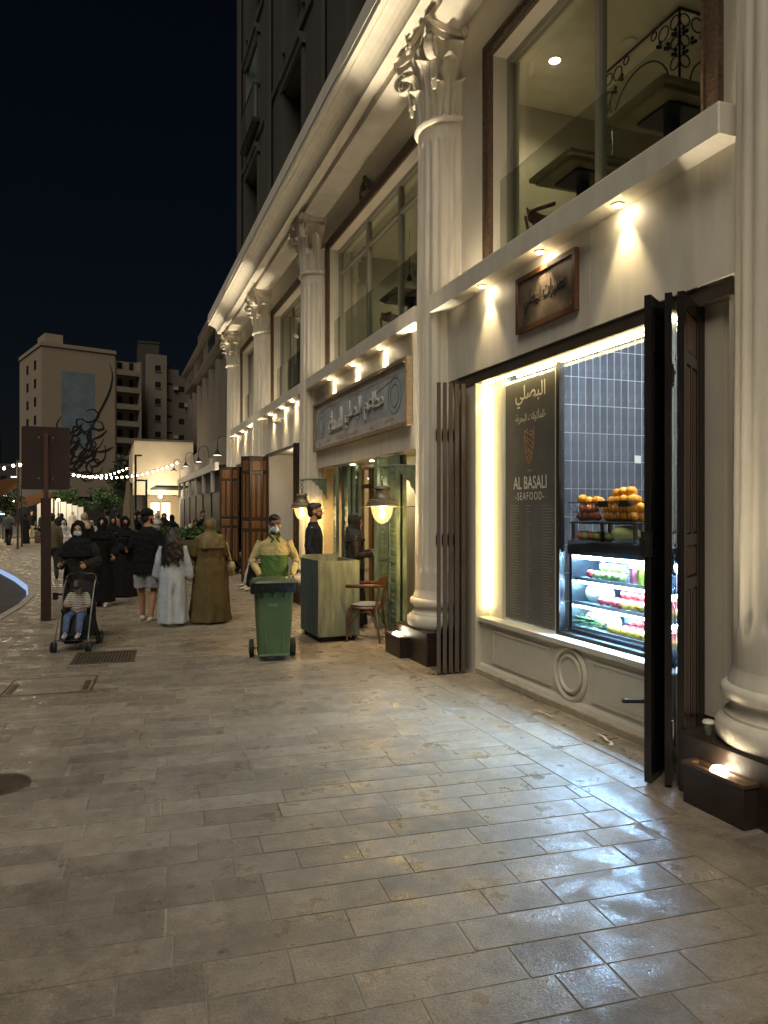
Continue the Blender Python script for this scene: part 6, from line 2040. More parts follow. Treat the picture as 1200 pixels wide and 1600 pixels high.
sitting('man in white robe and white head cloth seated by the wooden doors', (3.42, 16.92, 0), rad(-78), 'robe', .016, 'white', True, WHITEC)
sitting('figure in black with pale sneakers seated in front of the white-robed man', (3.30, 16.18, 0), rad(-80), 'shirt', .016, 'hair', True, cloth('hoodie_black', (.014, .014, .015)))
stroller((3.02, 20.3, 0), rad(100), 'dark stroller parked beside the farthest wooden doors', STF, True)
# ================================================================== background
def box_obj(name, material, parent, *b):
    m = MB(); m.box(*b); return m.build(name, material, parent)
# ---- low row of shops beyond the colonnade
ROWM = mat('row_render', (0.17, 0.15, 0.125), .85, var=.15, vscale=1, world_pos=True)
row_b = thing('shop_row', 'low dark shop row with a pale canopy beam beyond the colonnade', 'building')
box_obj('wall', ROWM, row_b, 4.05, 4.95, 23.4, 46.9, 0, 4.6)
PALEB = mat('pale_beam', (0.50, 0.47, 0.42), .6, var=.1, world_pos=True)
box_obj('canopy_beam', PALEB, row_b, 3.10, 3.22, 23.45, 37, 3.02, 3.26)
box_obj('canopy_roof', mat('canopy_dark', (.05, .045, .04), .7), row_b, 3.22, 4.049, 23.45, 37, 3.20, 3.27)
for k in range(6):
    y = 24.4 + k * 2.4
    box_obj('canopy_post', PALEB, row_b, 3.11, 3.21, y, y + .14, 2.35, 3.019)
    box_obj('hanging_panel', mat('dark_panel', (.045, .033, .026), .6, var=.4, vscale=3), row_b, 3.28, 3.33, y - .9, y + 1.0, .0, 2.34)
box_obj('awning', mat('awning_dark', (.04, .035, .03), .7), row_b, 2.2, 3.9, 38.5, 44, 2.95, 3.03)
# ---- gooseneck lamps
GOOSE = mat('lamp_black', (.014, .014, .014), .4)
for k, (x, y, z, lab) in enumerate(((3.55, 26.2, 3.72, 'nearest black gooseneck lamp beside the farthest column'), (3.55, 32.0, 3.86, 'second black gooseneck lamp from the farthest column'), (3.55, 37.6, 4.0, 'third black gooseneck lamp from the farthest column'), (3.5, 44.0, 4.1, 'farthest gooseneck lamp, against the lit beige wall'))):
    t_ = thing('gooseneck_lamp', lab, 'lamp', (x, y, z), 0, 'gooseneck wall lamps')
    m = MB(); pts = [(0, 0, .14), (0, 0, .42)] + [(.20 - .20 * math.cos(a), 0, .42 + .22 * math.sin(a)) for a in [PI * q / 8 for q in range(1, 8)]] + [(.40, 0, .42), (.41, 0, .15), (.495, 0, .10)]
    m.tube(pts, .014, 8, side=(0, 1, 0)); m.build('arm', GOOSE, t_, True)
    m = MB(); m.lathe([(.035, .16), (.04, .10), (.07, .08), (.10, .02), (.185, -.04), (.19, -.05), (.182, -.05), (.09, .01), (0, .06)], 24, caps=False); m.build('shade', GOOSE, t_, True)
    m = MB(); m.lathe([(.155, -.038), (.0, -.042)], 20, caps=False); m.build('lamp_glow', emis('goose_glow', (1, .88, .66), 2.2), t_)
    lamp('POINT', 'goose_light', (x, y, z - .12), 2.5, (1, .82, .55), None, None, .08)
# ---- building with pointed arch panels
SCALM = mat('arch_render', (0.11, 0.095, 0.08), .8, var=.1, vscale=.6, world_pos=True)
sb = thing('arched_building', 'grey building with tall pointed arch panels behind the gooseneck lamps', 'building')
box_obj('wall', mat('arch_dark', (.045, .04, .036), .85, var=.1, vscale=1, world_pos=True), sb, 5.3, 14, 25, 52.5, 0, 9.8)
AY = 2.75
for k in range(10):
    yc = 26.3 + k * AY
    pts = []
    w_, z0, zs, zt = AY / 2 - .03, 3.0, 4.4, 9.3
    N = 10
    for q in range(N + 1):
        t_ = q / N; pts.append((w_ * math.cos(t_ * PI / 2) ** .8, zs + (zt - zs) * math.sin(t_ * PI / 2) ** 1.0))
    prof_ = [(yc - w_, z0), (yc + w_, z0)] + [(yc + a, z) for a, z in pts] + [(yc - a, z) for a, z in reversed(pts[:-1])]
    n = len(prof_); m = MB()
    vs = [(4.97 + .30 * (abs(y - yc) / w_) ** 2, y, z) for y, z in prof_] + [(5.299, y, z) for y, z in prof_]
    cen = len(vs); vs.append((4.97, yc, 5.0))
    fs = [(cen, i, (i + 1) % n) for i in range(n)] + [(i, n + i, n + (i + 1) % n, (i + 1) % n) for i in range(n)]
    m._add(vs, fs); m.build('arch_panel', SCALM, sb)
box_obj('parapet', SCALM, sb, 4.9, 5.6, 25, 52.5, 9.81, 10.9)
box_obj('roof_edge', SCALM, sb, 4.7, 5.7, 24.9, 52.6, 10.91, 11.15)
for k in range(5):
    box_obj('parapet_window', DARKPANE, sb, 4.87, 4.899, 27 + k * 5, 29.6 + k * 5, 10.0, 10.75)
box_obj('roof_box', SCALM, sb, 5.5, 9, 44, 50, 11.16, 13.2)
# ---- lit beige annex
ANX = mat('annex_render', (0.46, 0.40, 0.30), .75, var=.12, vscale=.8, world_pos=True)
an = thing('annex_building', 'plain beige block lit warm behind the string lights', 'building')
box_obj('wall', ANX, an, 1.45, 4.9, 47, 60, 2.75, 6.0)
box_obj('roof_edge', mat('annex_dark', (.06, .05, .04), .8), an, 1.40, 4.95, 46.95, 60, 6.001, 6.12)
box_obj('ground_wall', mat('annex_inner', (.50, .40, .26), .7, var=.1), an, 2.25, 4.9, 48.2, 59.5, 0, 2.749)
box_obj('dark_bay', mat('annex_dark'  , (.06, .05, .04), .8), an, 1.55, 2.249, 49.0, 59, 0, 2.749)
for k, (x0, x1) in enumerate(((2.45, 2.95), (3.1, 3.6))):
    f = box_obj('window', mat('annex_pane', (.5, .45, .35), .4, emit=(1, .82, .5), estr=.5), an, x0, x1, 48.17, 48.199, .9, 2.3)
    box_obj('frame', DARKWOOD, f, x0 - .04, x1 + .04, 48.15, 48.169, 2.301, 2.36)
box_obj('counter', mat('counter_blue', (.10, .22, .5), .5, emit=(.2, .4, 1), estr=.25), an, 2.3, 2.95, 46.6, 47.1, .75, 1.15)
m = MB(); m.tube([(3.2, 46.7, 2.9), (3.35, 46.6, 3.25), (3.8, 46.5, 3.3)], .02, 6)
lamp('POINT', 'annex_lamp', (3.1, 45.6, 3.7), 30, (1, .80, .52), None, None, .2)
lamp('POINT', 'annex_counter_lamp', (2.9, 46.0, 2.4), 40, (1, .85, .6), None, None, .15)
wl = thing('wall_bulb', 'bare glowing lamp on the annex front above the counter', 'lamp', (2.85, 45.7, 2.62))
m = MB(); m.ball((0, 0, 0), .10, 12, 8); m.build('globe', emis('bulb_glow', (1, .82, .5), 9), wl, True)
m = MB(); m.cyl((0, 0, .09), (0, 0, .33), .015, seg=6); m.build('stem', GOOSE, wl)
# ---- L-shaped black posts
for k, (x, y, zt, arm, lab) in enumerate(((1.22, 38, 4.5, .30, 'tallest thin black L-shaped post before the beige annex'), (1.74, 38.4, 3.3, -.50, 'middle thin black L-shaped post before the beige annex'), (1.02, 37.6, 3.1, -.33, 'shortest thin black L-shaped post before the beige annex'))):
    t_ = thing('lamp_post', lab, 'post', (x, y, 0), 0, 'L-shaped posts')
    m = MB(); m.box(-.05, .05, -.05, .05, 0, zt); m.build('upright', GOOSE, t_)
    m = MB(); m.box(.051 if arm > 0 else -.051, arm, -.05, .05, zt - .08, zt - .001); m.build('arm', GOOSE, t_)
# ---- mural building and its neighbours
MUR = mat('mural_wall', (0.30, 0.245, 0.18), .85, var=.07, vscale=.15, world_pos=True)
mbld = thing('mural_building', 'tall beige block with a blue panel and black calligraphic mural', 'building', (-10.07, 129.5, 0), math.atan2(3.4, 11.1))
box_obj('wall', MUR, mbld, 0, 11.6, 0, 16, 4.2, 28.3)
box_obj('ground_storey', mat('mural_base', (.035, .03, .026), .9), mbld, .3, 11.3, .5, 15.5, 0, 4.199)
box_obj('parapet', MUR, mbld, -.15, 11.75, -.15, 16, 28.301, 28.9)
box_obj('roof_house', MUR, mbld, 1.2, 4, 3, 8, 28.901, 31)
for k in range(7):
    box_obj('window', DARKPANE, mbld, -.03, -.001, 3.5, 5, 7 + k * 3, 8.5 + k * 3); box_obj('window', DARKPANE, mbld, -.03, -.001, 9, 10.5, 7 + k * 3, 8.5 + k * 3)
box_obj('blue_panel', mat('mural_blue', (0.15, 0.20, 0.24), .85, var=.25, vscale=.5), mbld, 3.0, 8.2, -.03, -.001, 12.0, 24.6)
INK = mat('mural_ink', (0.012, 0.011, 0.011), .8)
mr_ = random.Random(12)
def stroke(pts, w0, w1):
    # smooth ribbon through points
    P = []
    n = len(pts)
    for i in range(n - 1):
        p0, p1, p2, p3 = pts[max(0, i - 1)], pts[i], pts[i + 1], pts[min(n - 1, i + 2)]
        for q in range(8):
            t_ = q / 8
            P.append(tuple(.5 * ((2 * p1[c]) + (-p0[c] + p2[c]) * t_ + (2 * p0[c] - 5 * p1[c] + 4 * p2[c] - p3[c]) * t_ ** 2 + (-p0[c] + 3 * p1[c] - 3 * p2[c] + p3[c]) * t_ ** 3) for c in (0, 1)))
    P.append(pts[-1])
    N = len(P); rr = []
    for k in range(N):
        t_ = k / (N - 1); rr.append((.012, max(.035, .62 * (w0 + (w1 - w0) * math.sin(PI * min(1, t_ * 1.05))))))
    m = MB(); m.tube([(x, -.06, z) for x, z in P], rr, 8, side=(0, 1, 0)); m.build('mural_stroke', INK, mbld, True)
stroke([(10.6, 26.6), (11.1, 24.8), (10.7, 22.2), (9.6, 19.6), (8.4, 17.2), (7.6, 15.2), (7.0, 13.0)], .05, .28)
stroke([(3.0, 17.2), (2.3, 15.9), (2.6, 14.4), (3.8, 13.7), (4.4, 14.7), (3.6, 15.3), (2.8, 14.6)], .05, .2)
for (cx, cz, rx, rz, rot) in ((7.5, 17.6, 1.3, .9, .5), (8.6, 16.2, 1.1, .7, -.4), (6.4, 16.0, 1.2, .8, -.7), (8.3, 14.0, 1.2, 1.5, .2), (6.6, 13.4, 1.0, 1.4, .6), (8.9, 11.6, 1.0, 1.6, -.1), (7.2, 11.0, 1.5, 1.0, .4), (5.4, 12.0, 1.2, 1.1, -.4), (4.2, 12.6, .9, 1.2, .3), (8.2, 9.3, 1.3, 1.1, .5), (6.4, 9.0, 1.4, 1.0, -.5), (4.8, 9.6, 1.3, 1.0, .3), (3.7, 10.6, .9, 1.3, -.2), (2.6, 12.4, 1.0, .8, .2), (5.6, 14.8, .7, 1.0, .9), (7.7, 12.6, .9, .7, 1.1), (4.4, 8.2, .9, .6, .2), (7.0, 7.6, 1.0, .7, -.3)):
    a0 = mr_.uniform(0, 6); pts = []
    for q in range(9):
        a = a0 + q / 8 * mr_.uniform(4.6, 5.6); r_ = 1 + .12 * q / 8
        x, z = rx * r_ * math.cos(a), rz * r_ * math.sin(a)
        pts.append((cx + x * math.cos(rot) - z * math.sin(rot), cz + x * math.sin(rot) + z * math.cos(rot)))
    stroke(pts, .07, .24)
for k in range(22):
    x, z = mr_.uniform(3, 8.5), mr_.uniform(8, 15); a = mr_.uniform(.3, 1.2); L = mr_.uniform(1.6, 3.4)
    stroke([(x, z), (x + L * .5 * math.cos(a) + .2, z + L * .5 * math.sin(a) - .2), (x + L * math.cos(a), z + L * math.sin(a))], .08, .26)
# balcony block
BAL = mat('block_render', (0.24, 0.20, 0.155), .85, var=.07, vscale=.2, world_pos=True)
bb = thing('balcony_block', 'beige apartment block with stacked loggias right of the mural', 'building', (.98, 132.9, 0), math.atan2(3.4, 11.1))
box_obj('wall', BAL, bb, 0, 4.6, 1.6, 14, 0, 27.6)
for s in (0, 4.25): box_obj('side_pier', BAL, bb, s, s + .35, .25, 1.599, 0, 27.6)
for fl in range(9):
    z = 2.2 + fl * 2.9
    box_obj('balcony_slab', BAL, bb, .351, 4.249, .22, 1.599, z - .35, z)
    box_obj('balcony_front', BAL, bb, .351, 4.249, .22, .35, z + .001, z + .55)
    w_ = box_obj('window', DARKPANE, bb, .9, 1.7, 1.56, 1.599, z + .9, z + 2.0); box_obj('sill', BAL, w_, .85, 1.75, 1.5, 1.555, z + .82, z + .9)
    box_obj('door', DARKPANE, bb, 2.9, 3.65, 1.56, 1.599, z + .1, z + 2.1)
box_obj('lower_creeper_wall', mat('creeper_green', (.02, .035, .018), .9, var=.5, vscale=1), bb, -.2, 4.7, -.3, .2, 0, 9.6)
GT = mat('tower_grey', (0.20, 0.17, 0.135), .85, var=.06, vscale=.2, world_pos=True)
at = thing('apartment_tower', 'grey-beige apartment tower with one column of square windows', 'building', (6.55, 139.5, 0), math.atan2(2.0, 11.1))
box_obj('wall', GT, at, 0, 3.4, 0, 14, 0, 30.2)
for fl in range(9):
    z = 3.2 + fl * 3.0
    w_ = box_obj('window', DARKPANE, at, 1.3, 2.3, -.03, -.001, z, z + 1.05); box_obj('sill', GT, w_, 1.2, 2.4, -.12, -.031, z - .12, z - .001)
box_obj('wing_wall', mat('tower_grey2', (.13, .11, .09), .85), at, 3.401, 8.2, 1.2, 14, 0, 28.0)
for fl in range(9):
    z = 3.0 + fl * 3.0
    box_obj('wing_window', DARKPANE, at, 5.9, 6.9, 1.16, 1.199, z, z + 1.0)
    box_obj('wing_slot', DARKPANE, at, 3.7, 4.7, 1.16, 1.199, z + 1.1, z + 1.45)
for fl, xx in ((1, 4.9), (3, 6.95), (4, 4.9), (6, 6.95), (7, 4.9)):
    box_obj('air_conditioner', mat('ac_grey', (.3, .29, .27), .6), at, xx, xx + .8, .75, 1.199, 3.2 + fl * 3.0, 3.85 + fl * 3.0)
for k in range(3):
    m = MB(); m.lathe([(.7, 0), (.75, .1), (.75, 1.5), (.2, 1.8)], 16, 1 + k * 1.1 * 1.5, 6); m.M = Matrix.Identity(4)
    for i, vv in enumerate(m.v): m.v[i] = (vv[0], vv[1], vv[2] + 28.05 + (2.2 if k < 2 else 0))
    m.build('water_tank', mat('ac_grey', (.3, .29, .27), .6), at, True)
rt = thing('stair_tower', 'dark stair tower rising between the balcony block and the apartment tower', 'building', (5.0, 141, 0))
box_obj('wall', mat('stair_dark', (.05, .043, .037), .9), rt, 0, 3.6, 0, 6, 0, 32.4); box_obj('roof_edge', mat('stair_dark', (.05, .043, .037), .9), rt, -.1, 3.7, -.1, 6.1, 32.401, 32.7)
# dark distant blocks with a few lit windows
LW = emis('far_window', (.62, .8, 1.0), .9); LW2 = emis('far_window_warm', (1, .8, .5), .7)
FARM = mat('far_render', (.055, .053, .055), .9)
fr_ = random.Random(31)
for k, (x, y, w_, h_, lab) in enumerate(((-33, 170, 11, 18.5, 'dark distant block with scattered lit windows at the left edge'), (-20.6, 150, 6.5, 10.5, 'low distant block with bright bluish windows left of the sign'), (-17.6, 185, 5, 23, 'narrow dark distant block behind the mural building'))):
    t_ = thing('distant_block', lab, 'building', (x, y, 0))
    box_obj('wall', FARM, t_, 0, w_, 0, 10, 0, h_)
    for i in range(int(w_ / 1.7)):
        for j in range(int(h_ / 3)):
            if k == 1 and j < 3 and fr_.random() < .5 or fr_.random() < .10:
                box_obj('lit_window', LW if fr_.random() < .75 else LW2, t_, .5 + i * 1.7, 1.5 + i * 1.7, -.05, -.001, 1.2 + j * 3, 2.2 + j * 3)
            else:
                box_obj('window', DARKPANE, t_, .5 + i * 1.7, 1.5 + i * 1.7, -.05, -.001, 1.2 + j * 3, 2.3 + j * 3)
# ---- low wall and white fence across the square
wl_ = thing('boundary_wall', 'dark low wall below the mural building', 'wall', (-9, 96, 0)); box_obj('wall_body', mat('wall_dark', (.03, .027, .024), .9), wl_, 0, 12, 0, .4, 0, 3.2)
box_obj('coping', mat('wall_dark', (.03, .027, .024), .9), wl_, -.1, 12.1, -.1, .5, 3.201, 3.3)
fe = thing('white_screen_fence', 'white panel screen fence lit behind the crowd', 'fence', (-5.2, 63, 0))
for k in range(8):
    box_obj('fence_panel', mat('fence_white', (.62, .60, .54), .7), fe, k * .42, k * .42 + .37, 0, .05, 0, 3.0 - .13 * k)
    box_obj('fence_post', mat('fence_post', (.15, .13, .1), .7), fe, k * .42 + .372, k * .42 + .418, -.01, .06, 0, 3.05 - .13 * k)
lamp('POINT', 'fence_light', (-3.6, 61.2, 2.6), 70, (1, .86, .62), None, None, .3)
fl_ = thing('square_lamp', 'glowing square lamp standing among the crowd before the fence', 'lamp', (-3.6, 61.2, 0))
m = MB(); m.cyl((0, 0, 0), (0, 0, 2.5), .04, seg=8); m.build('pole', GOOSE, fl_); m = MB(); m.ball((0, 0, 2.6), .11, 10, 8); m.build('globe', emis('bulb_glow', (1, .82, .5), 9), fl_, True)
# ---- string lights
SB = emis('string_bulb', (1.0, 0.84, 0.56), 16)
def string_light(a, b, sag, n, label, r=.05):
    t_ = thing('string_light', label, 'string lights', a)
    A_, B_ = Vector(a), Vector(b)
    f = lambda t: (B_ - A_) * t - Vector((0, 0, sag * 4 * t * (1 - t)))
    m = MB(); m.tube([f(q / 24) for q in range(25)], .008, 5); m.build('cable', GOOSE, t_)
    bm = MB(); bm.ball((0, 0, 0), r, 8, 6); me = bm.mesh('bulb')
    for k in range(n):
        p_ = f((k + .5) / n)
        obj('bulb', me, SB, t_, False, p_ - Vector((0, 0, r + .03)))
    for q in (.25, .6, .9):
        p_ = f(q) + A_; lamp('POINT', 'string_glow', p_ - Vector((0, 0, .3)), 8, (1, .8, .5), None, None, .3)
string_light((-3.2, 42, 4.15), (3.75, 43.5, 4.62), .75, 26, 'longest warm string of bulbs sagging before the mural building')
string_light((-3.2, 42.4, 4.15), (1.2, 50, 4.6), .55, 18, 'shorter upper string of warm bulbs behind the longest one')
string_light((-3.95, 38, 4.02), (-3.2, 42, 4.1), .12, 6, 'short string of bulbs from the pole towards the brown sign', .06)
string_light((-9.5, 40, 3.3), (-3.95, 38, 4.0), .30, 14, 'string of warm bulbs at the left picture edge', .06)
pl = thing('light_pole', 'slim pole carrying the string lights at the left', 'pole', (-3.95, 38, 0))
m = MB(); m.cyl((0, 0, 0), (0, 0, 4.1), .045, seg=10); m.build('shaft', mat('pole_brown', (.07, .05, .04), .6), pl); m = MB(); m.lathe([(.09, 0), (.09, .03), (.05, .06)], 12); m.build('foot', MATS['pole_brown'], pl)
# draped shade cloth
DRP = mat('drape_cloth', (0.40, 0.22, 0.10), .85, var=.15, vscale=3)
for k, (x0, y0, x1, y1, zt, lab) in enumerate(((-9.5, 39, -4.0, 38, 3.3, 'orange-lit draped shade cloth hanging from the slim pole'), (-11, 52, -3.6, 54, 3.0, 'far draped shade cloth over the market stalls'))):
    dt = thing('shade_cloth', lab, 'cloth', (x0, y0, 0))
    vs = []; nu, nv = 24, 8
    for j in range(nv + 1):
        for i in range(nu + 1):
            u, v_ = i / nu, j / nv
            z = zt - .9 * math.sin(PI * u) * (.5 + .5 * v_) - .35 * v_ + .06 * math.sin(u * 22 + v_ * 5)
            vs.append(((x1 - x0) * u, (y1 - y0) * u + 2.2 * v_ - .3 * math.sin(PI * u), z))
    fs = [(j * (nu + 1) + i, j * (nu + 1) + i + 1, (j + 1) * (nu + 1) + i + 1, (j + 1) * (nu + 1) + i) for j in range(nv) for i in range(nu)]
    m = MB(); m._add(vs, fs); m.build('cloth_sheet', DRP, dt, True)
    for px, py in ((0, 0), (x1 - x0, y1 - y0 + 2.2)):
        m = MB(); m.cyl((px, py, 0), (px, py, zt + .05), .04, seg=8); m.build('support_pole', MATS['pole_brown'], dt)
lamp('POINT', 'stall_light', (-6.5, 50, 2.4), 120, (1, .72, .42), None, None, .3)
stl = thing('stall_lamp', 'cluster of glowing lamps under the far shade cloth', 'lamp', (-6.5, 50, 0))
m = MB()
for k in range(4): m.ball((k * .35, 0, 2.35), .09, 8, 6)
m.build('globes', emis('bulb_glow', (1, .82, .5), 9), stl, True); m = MB(); m.cyl((.5, 0, 0), (.5, 0, 2.3), .03, seg=8); m.build('pole', GOOSE, stl)
# ---- plants
LEAFM = mat('leaf_green', (0.075, 0.135, 0.042), .5, var=.4, vscale=9, island=.4)
LEAFD = mat('leaf_dark', (0.022, 0.040, 0.018), .55, var=.3, vscale=9, island=.4)
def leaf_cloud(mb, c, r, n, L, rs):
    for k in range(n):
        while True:
            p_ = Vector((rs.uniform(-1, 1), rs.uniform(-1, 1), rs.uniform(-1, 1)))
            if .25 < p_.length < 1: break
        p_ = Vector(c) + Vector((p_.x * r[0], p_.y * r[1], p_.z * r[2]))
        d = Vector((rs.uniform(-1, 1), rs.uniform(-1, 1), rs.uniform(-.4, .9))).normalized()
        s = d.cross(Vector((rs.uniform(-1, 1), rs.uniform(-1, 1), rs.uniform(-1, 1)))).normalized() * L * .28
        q = L * rs.uniform(.7, 1.3)
        mb._add([p_, p_ + d * q * .5 + s, p_ + d * q + Vector((0, 0, -q * .15)), p_ + d * q * .5 - s], [(0, 1, 2, 3)])
def tree(x, y, h, r, label, lm, n=1500, L=.22, seed=1):
    rs = random.Random(seed)
    t_ = thing('tree', label, 'tree', (x, y, 0))
    m = MB(); m.tube([(0, 0, 0), (.05, 0, h * .35), (-.03, .04, h * .6)], [.11, .085, .05], 8)
    for k in range(6):
        a = k * 1.05; m.tube([(0, 0, h * (.42 + .03 * k)), (r * .5 * math.cos(a), r * .5 * math.sin(a), h * (.62 + .04 * k))], [.04, .015], 6)
    m.build('trunk', mat('bark', (.06, .045, .035), .9, var=.3), t_, True)
    m = MB()
    for k in range(9):
        a = rs.uniform(0, 6.28); q = rs.uniform(.1, .75)
        leaf_cloud(m, (r * q * math.cos(a), r * q * math.sin(a), h * rs.uniform(.58, .9)), (r * .5, r * .5, h * .15), n // 9, L, rs)
    m.build('crown', lm, t_)
tree(-3.0, 66, 3.6, 1.5, 'small bright green tree beside the white screen fence', LEAFM, 1100, .28, 2)
tree(-.2, 70, 3.9, 1.7, 'small green tree in front of the dark low wall', LEAFM, 1100, .28, 3)
tree(1.4, 74, 7.2, 2.0, 'dark tall tree between the mural building and the beige annex', LEAFD, 2200, .36, 4)
tree(-5.3, 45.5, 3.0, .9, 'dark small potted tree among the crowd left of the sign post', LEAFD, 900, .2, 5)
PLB = mat('planter_bronze', (0.10, 0.075, 0.042), .45, .3, var=.3, vscale=3)
for k, (x, lab) in enumerate(((1.10, 'bronze planter box with leafy plants behind the capped man'), (2.02, 'bronze planter box with leafy plants behind the olive dress'), (2.85, 'bronze planter box with leafy plants nearest the wooden doors'))):
    t_ = thing('planter_box', lab, 'planter', (x, 24.0 - .1 * k, 0), 0, 'planter boxes')
    m = MB(); m.bbox(0, .86, 0, .4, 0, .82, .01); m.build('box', PLB, t_)
    m = MB(); rs = random.Random(40 + k)
    for q in range(6): leaf_cloud(m, (.08 + q * .14, .2, .98 + .06 * rs.random()), (.16, .2, .20), 75, .15, rs)
    m.build('foliage', LEAFM, t_)
# ---- brown sign seen from behind
sp = thing('street_sign', 'brown square sign seen from behind on a broad brown post', 'sign', (-.92, 12.68, 0), rad(4))
SBR = mat('sign_brown', (0.036, 0.019, 0.015), .5, var=.15, vscale=5)
m = MB(); m.bbox(-.075, .075, -.05, .05, 0, .0 + 1.92, .006); m.build('post', SBR, sp)
m = MB(); m.bbox(-.035, .035, -.05, -.02, 1.62, 2.92, .004); m.build('rail', mat('rail_brown', (.085, .042, .030), .45), sp)
def rrect(hw, z0, z1, r, y0, y1):
    pts = []
    for cx, cz, a0 in ((hw - r, z0 + r, -PI / 2), (hw - r, z1 - r, 0), (-hw + r, z1 - r, PI / 2), (-hw + r, z0 + r, PI)):
        for k in range(5): pts.append((cx + r * math.cos(a0 + PI / 2 * k / 4), cz + r * math.sin(a0 + PI / 2 * k / 4)))
    n = len(pts); m = MB()
    m._add([(x, y0, z) for x, z in pts] + [(x, y1, z) for x, z in pts], [tuple(range(n)), tuple(range(2 * n - 1, n - 1, -1))] + [(k, n + k, n + (k + 1) % n, (k + 1) % n) for k in range(n)])
    return m
rrect(.345, 2.05, 3.03, .035, -.018, .0).build('sign_panel', SBR, sp)
m = MB()
for x in (-.1, .1):
    for z in (2.22, 2.86): m.ball((x, -.02, z), .012, 8, 6)
m.build('bolts', STEEL, sp)
# ---- closed parasol
pr = thing('closed_parasol', 'closed beige parasol standing among the crowd', 'parasol', (.55, 23.5, 0))
m = MB(); m.cyl((0, 0, 0), (0, 0, 2.75), .03, seg=8); m.build('pole', mat('pole_wood', (.12, .08, .045), .6), pr)
m = MB(); m.tube([(0, 0, .85), (0, 0, 1.2), (0, 0, 2.0), (0, 0, 2.62)], [.19, .17, .12, .05], 28, round_ends=False, fold=None)
for i, vv in enumerate(m.v):
    a = math.atan2(vv[1], vv[0]); s_ = 1 + .22 * math.sin(8 * a) * (1 - (vv[2] - .85) / 2.2); m.v[i] = (vv[0] * s_, vv[1] * s_, vv[2])
m.build('folded_canopy', cloth('parasol_beige', (.20, .16, .11)), pr, True)
m = MB(); m.lathe([(.28, 0), (.28, .06), (.06, .1)], 20); m.build('foot', mat('parasol_foot', (.1, .09, .08), .8), pr)
# ---- crates and low boxes by the crowd
for k, (x, y, lab) in enumerate(((-3.75, 44, 'wooden planter crate nearest the grey-shirted walker'), (-3.0, 44.3, 'wooden planter crate just left of the sign post'))):
    t_ = thing('wooden_crate', lab, 'crate', (x, y, 0), 0, 'wooden crates')
    for q in range(4): box_obj('slat', mat('crate_wood', (.10, .06, .035), .7, var=.3), t_, 0, .65, 0, .5, .02 + q * .15, .15 + q * .15)
    m = MB(); leaf_cloud(m, (.32, .25, .75), (.35, .25, .25), 160, .16, random.Random(60 + k)); m.build('foliage', LEAFD, t_)

# ---- the crowd behind
GREY = cloth('shirt_grey', (.11, .115, .12)); DKG = cloth('shirt_darkgrey', (.045, .045, .05)); PINKC = cloth('shirt_rose', (.26, .15, .13)); WH = WHITEC; CRM = cloth('cream', (.40, .34, .24)); GRN = cloth('khaki', (.13, .12, .08)); BLU = cloth('dusk_blue', (.06, .08, .13))
WALK = dict(kL=(.10, -.14, .50), aL=(.10, -.12, .10), kR=(-.10, .02, .48), aR=(-.10, .24, .12), wL=(.26, .10, .90), wR=(-.26, -.16, .92))
def stand(label, x, y, rot, kind, c1, c2=None, H=1.7, head='hair', pose=None, vox=.03):
    p = Person(label, (x, y, 0), rad(rot), H, pose, SKIN, vox, None, 1.0, False)
    p.body(hands=False)
    if kind == 'gown': p.gown(c1, 'robe', .03, 1.0, True, .07, 5, .05)
    else: p.top(c1, 'shirt', kind == 'long' and 1 or .8, .80); p.trousers(c2 or DKG); p.shoes(BLACKC)
    if head == 'hair': p.hair()
    elif head is not None: p.hijab(head)
    return p
stand('man in grey shirt walking away at the far left', -4.7, 41.3, 170, 'long', GREY, DKG, 1.78, 'hair', WALK)
stand('figure in black robe walking behind the grey-shirted man', -4.15, 43.5, 150, 'gown', BLACKC, None, 1.62, BLACKC)
stand('man in dark shirt standing left of the sign post, far back', -3.55, 47, 10, 'long', DKG, BLU, 1.74)
stand('man in black shirt and pale trousers far left among the stalls', -4.6, 52, 30, 'short', BLACKC, CRM, 1.78)
stand('person in khaki top half hidden by the sign post', -1.35, 20.5, 190, 'long', GRN, DKG, 1.66, 'hair')
stand('woman in black robe standing alone right of the sign post', -2.35, 43.0, 175, 'gown', BLACKC, None, 1.62, BLACKC)
stand('figure in black robe before the white screen fence', -2.9, 50, 20, 'gown', BLACKC, None, 1.6, BLACKC)
stand('man in white robe standing before the white screen fence', -2.2, 52, 0, 'gown', WH, None, 1.72, WH)
stand('woman in cream headscarf just behind the stroller woman', -.62, 21.5, 170, 'gown', BLACKC, None, 1.66, CRM)
stand('man in grey T-shirt seen over the stroller group', -.05, 26, 185, 'short', GREY, DKG, 1.78)
stand('woman in rose headscarf left of the man in grey', -.75, 27, 175, 'gown', PINKC, None, 1.68, PINKC)
stand('figure in black veil to the right of the cream headscarf', .10, 20.3, 5, 'gown', BLACKC, None, 1.58, BLACKC)
stand('person in rose shirt beside the closed parasol', .32, 30, 200, 'long', PINKC, DKG, 1.66)
stand('woman in black robe right of the closed parasol', .80, 26, 10, 'gown', BLACKC, None, 1.64, BLACKC)
stand('man in dark shirt behind the capped man', 1.0, 30, 160, 'long', DKG, DKG, 1.75)
stand('man in white shirt and white cap behind the planter boxes', 1.65, 28.2, 15, 'long', WH, DKG, 1.66, WH)
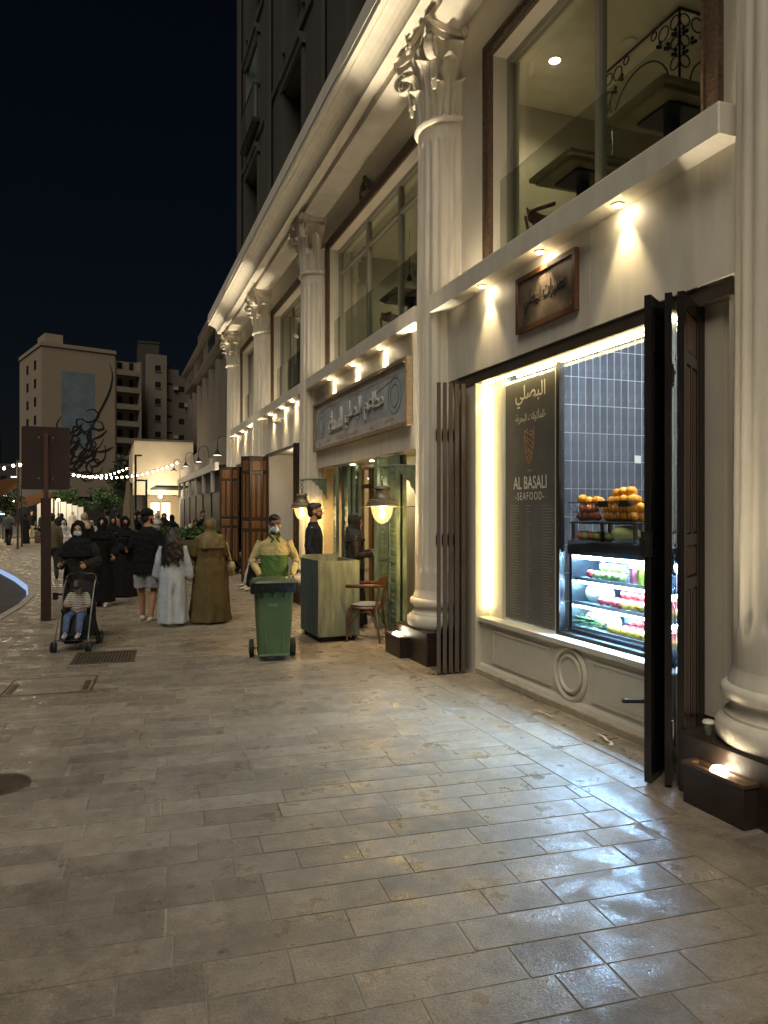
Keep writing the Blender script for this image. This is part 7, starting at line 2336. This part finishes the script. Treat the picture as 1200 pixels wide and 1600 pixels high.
stand('figure in black behind the planter boxes', 1.95, 28.8, -10, 'gown', BLACKC, None, 1.65, BLACKC)
stand('woman in black with headscarf over the curly-haired girl', 2.05, 26.6, 170, 'gown', BLACKC, None, 1.6, BLACKC)
stand('man in white shirt bending over the planters', 2.48, 26.0, 60, 'long', WH, DKG, 1.7, 'hair', dict(pel=(0, .1, .92), che=(0, -.10, 1.16), nek=(0, -.22, 1.28), head=(0, -.34, 1.34), sL=(.18, -.2, 1.25), eL=(.2, -.28, 1.0), wL=(.15, -.45, .85), sR=(-.18, -.2, 1.25), eR=(-.2, -.28, 1.0), wR=(-.15, -.45, .85)))
stand('person in black T-shirt reaching an arm out over the planters', 3.0, 25.9, 40, 'short', BLACKC, BLACKC, 1.74, 'hair', dict(eL=(.38, -.12, 1.25), wL=(.58, -.28, 1.12)))
stand('cook in pale top working at the lit annex counter', 2.75, 45.6, 30, 'short', CRM, DKG, 1.78)
stand('man in white at the lit annex counter', 2.30, 44.6, 170, 'long', WH, DKG, 1.72)
stand('figure in black robe queuing before the annex', 1.7, 40.5, 175, 'gown', BLACKC, None, 1.64, BLACKC)
stand('man in dusk blue shirt queuing before the annex', 1.3, 36.5, 190, 'long', BLU, DKG, 1.76)
stand('woman in black robe under the gooseneck lamps', 2.5, 37.5, 150, 'gown', BLACKC, None, 1.63, BLACKC)
cr = random.Random(77)
labs = ['man in white robe seated at the left end of the far cafe row', 'figure in black seated second in the far cafe row', 'man in white robe seated third in the far cafe row', 'person in grey seated fourth in the far cafe row', 'person in rose seated at the right end of the far cafe row']
for k in range(5):
    x, y = -2.0 + k * .62, 38.5 + .4 * (k % 2)
    st_ = seat_stool((x, y, 0), rad(10), ['first', 'second', 'third', 'fourth', 'fifth'][k] + ' dark cafe chair of the far seated row from the left')
    sitting(labs[k], (x, y - .05, 0), rad(10), 'robe' if k in (0, 1, 2) else 'shirt', .03, 'white' if k in (0, 2) else ('scarf' if k == 1 else 'hair'), False, [WH, BLACKC, WH, GREY, PINKC][k])
